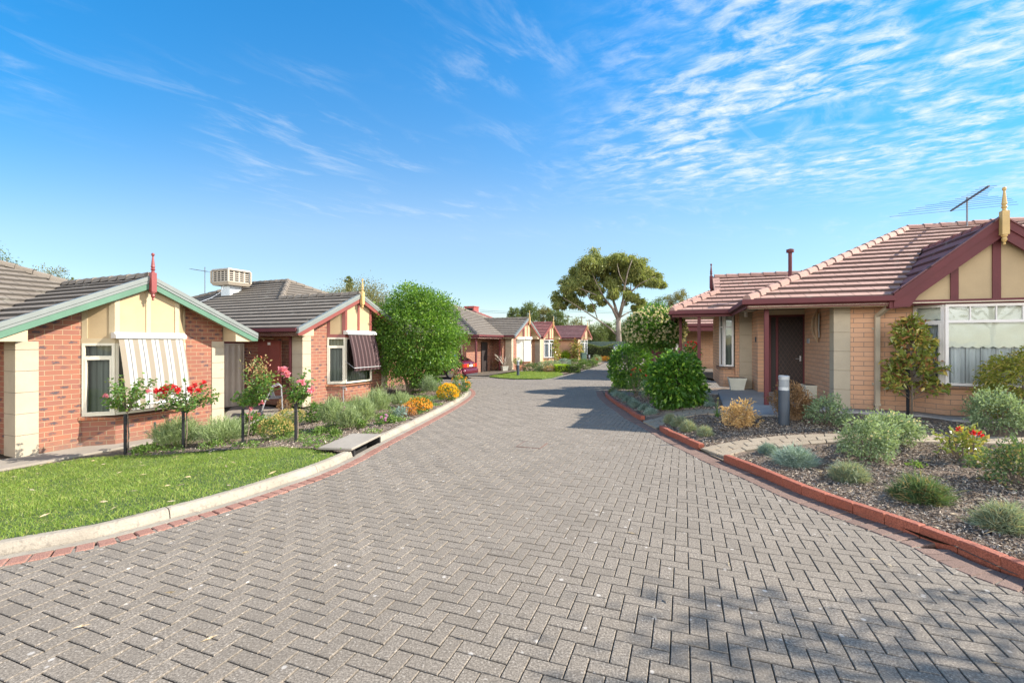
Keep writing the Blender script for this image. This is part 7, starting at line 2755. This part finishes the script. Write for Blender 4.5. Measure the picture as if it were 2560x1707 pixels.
za = pole(1420, 789, 130, 'left far power pole with a wide crossarm over the olive tree', 1.3)
zb2 = pole(1454, 790, 120, 'middle far power pole carrying a grey transformer', 1.0, True)
zc = pole(1473, 798, 135, 'right far power pole seen through the gum branches', 1.0)
t = thing('power_line', 'thin power lines crossing the sky behind the gum tree', 'power line', (0, 0, 0))
k = 125 / F
mb = MB()
for h_ in (775, 779):
    P = []
    for i in range(13):
        x = 1200 + i * 42
        P.append(((x - 1280) * k, 125, CH + (853 - h_) * k - .5 * math.sin((i % 6) / 6 * PI)))
    mb.tube(P, .035, 4)
mb.build('wire', 'wire', t)


# ------------------------------------------------------------------ cars
def loft(mb, secs, close=True):
    """secs: list of rings (same count) of Vectors"""
    i0 = len(mb.v)
    n = len(secs[0])
    for r in secs: mb.v.extend([Vector(p) for p in r])
    for a in range(len(secs) - 1):
        for b in range(n):
            c = (b + 1) % n
            mb.f.append([i0 + a * n + b, i0 + a * n + c, i0 + (a + 1) * n + c, i0 + (a + 1) * n + b])
            mb.uv.append([(0, 0)] * 4); mb.mi.append(0)
    mb.f.append([i0 + b for b in range(n)][::-1]); mb.uv.append([(0, 0)] * n); mb.mi.append(0)
    j = i0 + (len(secs) - 1) * n
    mb.f.append([j + b for b in range(n)]); mb.uv.append([(0, 0)] * n); mb.mi.append(0)


def ring(x, hw, z0, z1, p=4.0, n=28, zc=None):
    out = []
    zm, hz = (z0 + z1) / 2, (z1 - z0) / 2
    for k in range(n):
        a = 2 * PI * k / n
        c, s = math.cos(a), math.sin(a)
        out.append((x, hw * math.copysign(abs(c) ** (2 / p), c), zm + hz * math.copysign(abs(s) ** (2 / p), s)))
    return out


def wheel(t, x, y, r, side):
    mb = MB(); mb.tube([(x, y, r), (x, y + side * .19, r)], r, 20); w = mb.build('wheel', 'tyre', t)
    mb = MB(); mb.lathe([(r * .62, 0), (r * .6, .012), (r * .2, .02), (.02, .022)], n=16)
    o = mb.build('rim', 'alu', w)
    o.rotation_euler = (-side * PI / 2, 0, 0); o.location = (x, y + side * .19, r)


def sedan():
    hd = -N1 / SCL
    c = Vector((-2.64, 24.75)) + U1 / SCL * .85
    t = thing('parked_car', 'dark red hatchback parked nose in, its rear showing past the citrus tree', 'car', (c.x, c.y, float(zr(c.y))), math.atan2(hd.y, hd.x))
    mb = MB()
    S = [(0.02, .66, .34, .62), (.05, .76, .28, .90), (.16, .815, .24, .955), (.5, .845, .20, .965), (1.0, .85, .18, .96), (2.2, .85, .18, .94), (3.2, .845, .18, .90), (3.8, .80, .2, .82), (4.15, .72, .24, .72), (4.3, .58, .32, .6)]
    loft(mb, [ring(x, w, a, b, 4.2) for x, w, a, b in S])
    b_ = mb.build('body', 'car_paint', t, smooth=True)
    sub = b_.modifiers.new('sub', 'SUBSURF'); sub.levels = 1; sub.render_levels = 1
    # cabin: roof and pillars in paint, glass set slightly proud
    mb = MB()
    C = [(.18, .66, .90, .955), (.45, .64, .90, 1.08), (.95, .60, .90, 1.31), (1.35, .58, .9, 1.385), (2.0, .58, .9, 1.39), (2.5, .59, .9, 1.33), (3.1, .64, .88, .98), (3.25, .66, .86, .91)]
    def cab(x, w, a, b):
        n = []
        for y, z in ((-w * 1.17, a), (-w, b - .05), (-w * .86, b), (w * .86, b), (w, b - .05), (w * 1.17, a)): n.append((x, y, z))
        return n
    loft(mb, [cab(*c_) for c_ in C])
    mb.build('cabin', 'car_paint', t)
    mb = MB()
    mb.poly([(.275, -.55, 1.01), (.275, .55, 1.01), (.90, .48, 1.298), (.90, -.48, 1.298)][::-1])
    mb.build('rear_window', 'car_glass', t).location = (-.012, 0, .022)
    mb = MB()
    for s in (-1, 1):
        mb.poly([(.75, s * .735, .985), (2.9, s * .735, .985), (2.45, s * .612, 1.27), (1.1, s * .60, 1.31)])
    o = mb.build('side_window', 'car_glass', t)
    mb = MB(); mb.poly([(3.14, -.6, .975), (3.14, .6, .975), (2.56, .5, 1.315), (2.56, -.5, 1.315)]); mb.build('windscreen', 'car_glass', t).location = (.012, 0, .015)
    # bumper
    mb = MB()
    loft(mb, [ring(x, w, a, b_, 5) for x, w, a, b_ in [(-.07, .70, .33, .50), (-.05, .80, .26, .56), (.02, .845, .22, .58), (.25, .86, .20, .58), (.55, .855, .2, .56)]])
    bp = mb.build('bumper', 'car_paint', t, smooth=True)
    mb = MB(); mb.box(-.076, .0, -.66, .66, .20, .30); mb.build('lower_trim', 'dark_plastic', t)
    for s in (-1, 1):
        mb = MB()
        mb.prism([(-.005, s * .40), (.03, s * .76), (.10, s * .80), (.20, s * .832), (.2, s * .5), (.1, s * .40)], .66, .84)
        mb.build('tail_light', 'tail_red', t, bevel=.012)
        mb = MB(); mb.prism([(-.012, s * .30), (-.002, s * .42), (.1, s * .42), (.1, s * .30)], .67, .835); mb.build('indicator', 'tail_amber', t)
    mb = MB(); mb.box(-.004, .06, -.30, .30, .64, .85); mb.build('plate_panel', 'car_paint', t)
    mb = MB(); mb.box(-.014, .05, -.185, .185, .69, .80); pl = mb.build('number_plate', 'plate_white', t)
    mb = MB()
    for k in range(6): mb.box(-.0165, -.0145, -.14 + k * .05, -.115 + k * .05, .72, .775)
    mb.build('lettering', 'ink', pl)
    mb = MB(); mb.box(-.012, .05, -.03, .03, .875, .905); mb.build('badge', 'alu', t, bevel=.008)
    for x in (.82, 3.4):
        for s in (-1, 1): wheel(t, x, s * .66, .30, s)


sedan()


def suv():
    Y = 50.0
    k = Y / F
    X = (1551 - 1280) * k
    t = thing('parked_car', 'distant dark grey off-road car with red tail lights under the gum tree', 'car', (X, Y, float(zr(Y))), math.radians(78))
    mb = MB()
    loft(mb, [ring(x, w, a, b, 5) for x, w, a, b in [(0, .80, .45, .95), (.06, .88, .40, 1.08), (.5, .90, .36, 1.10), (2.5, .90, .36, 1.08), (3.9, .88, .38, 1.02), (4.4, .78, .45, .92)]])
    mb.build('body', 'suv_paint', t, smooth=True)
    mb = MB()
    loft(mb, [ring(x, w, 1.0, b, 5) for x, w, b in [(.05, .80, 1.60), (.2, .78, 1.80), (1.5, .77, 1.84), (2.4, .76, 1.78), (3.1, .80, 1.15)]])
    mb.build('cabin', 'suv_paint', t, smooth=True)
    mb = MB(); mb.poly([(.03, -.66, 1.18), (.03, .66, 1.18), (.09, .62, 1.66), (.09, -.62, 1.66)][::-1]); mb.build('rear_window', 'car_glass', t).location = (-.03, 0, 0)
    for s in (-1, 1):
        mb = MB(); mb.box(-.03, .05, s * .84 - .09, s * .84 + .03, .80, 1.10); mb.build('tail_light', 'tail_red', t)
    mb = MB(); mb.box(-.08, .1, -.82, .82, .48, .66); mb.build('bumper', 'dark_plastic', t, bevel=.02)
    mb = MB(); mb.box(-.035, .0, -.18, .18, .82, .93); mb.build('number_plate', 'plate_white', t)
    for x in (.85, 3.5):
        for s in (-1, 1): wheel(t, x, s * .70, .36, s)


suv()
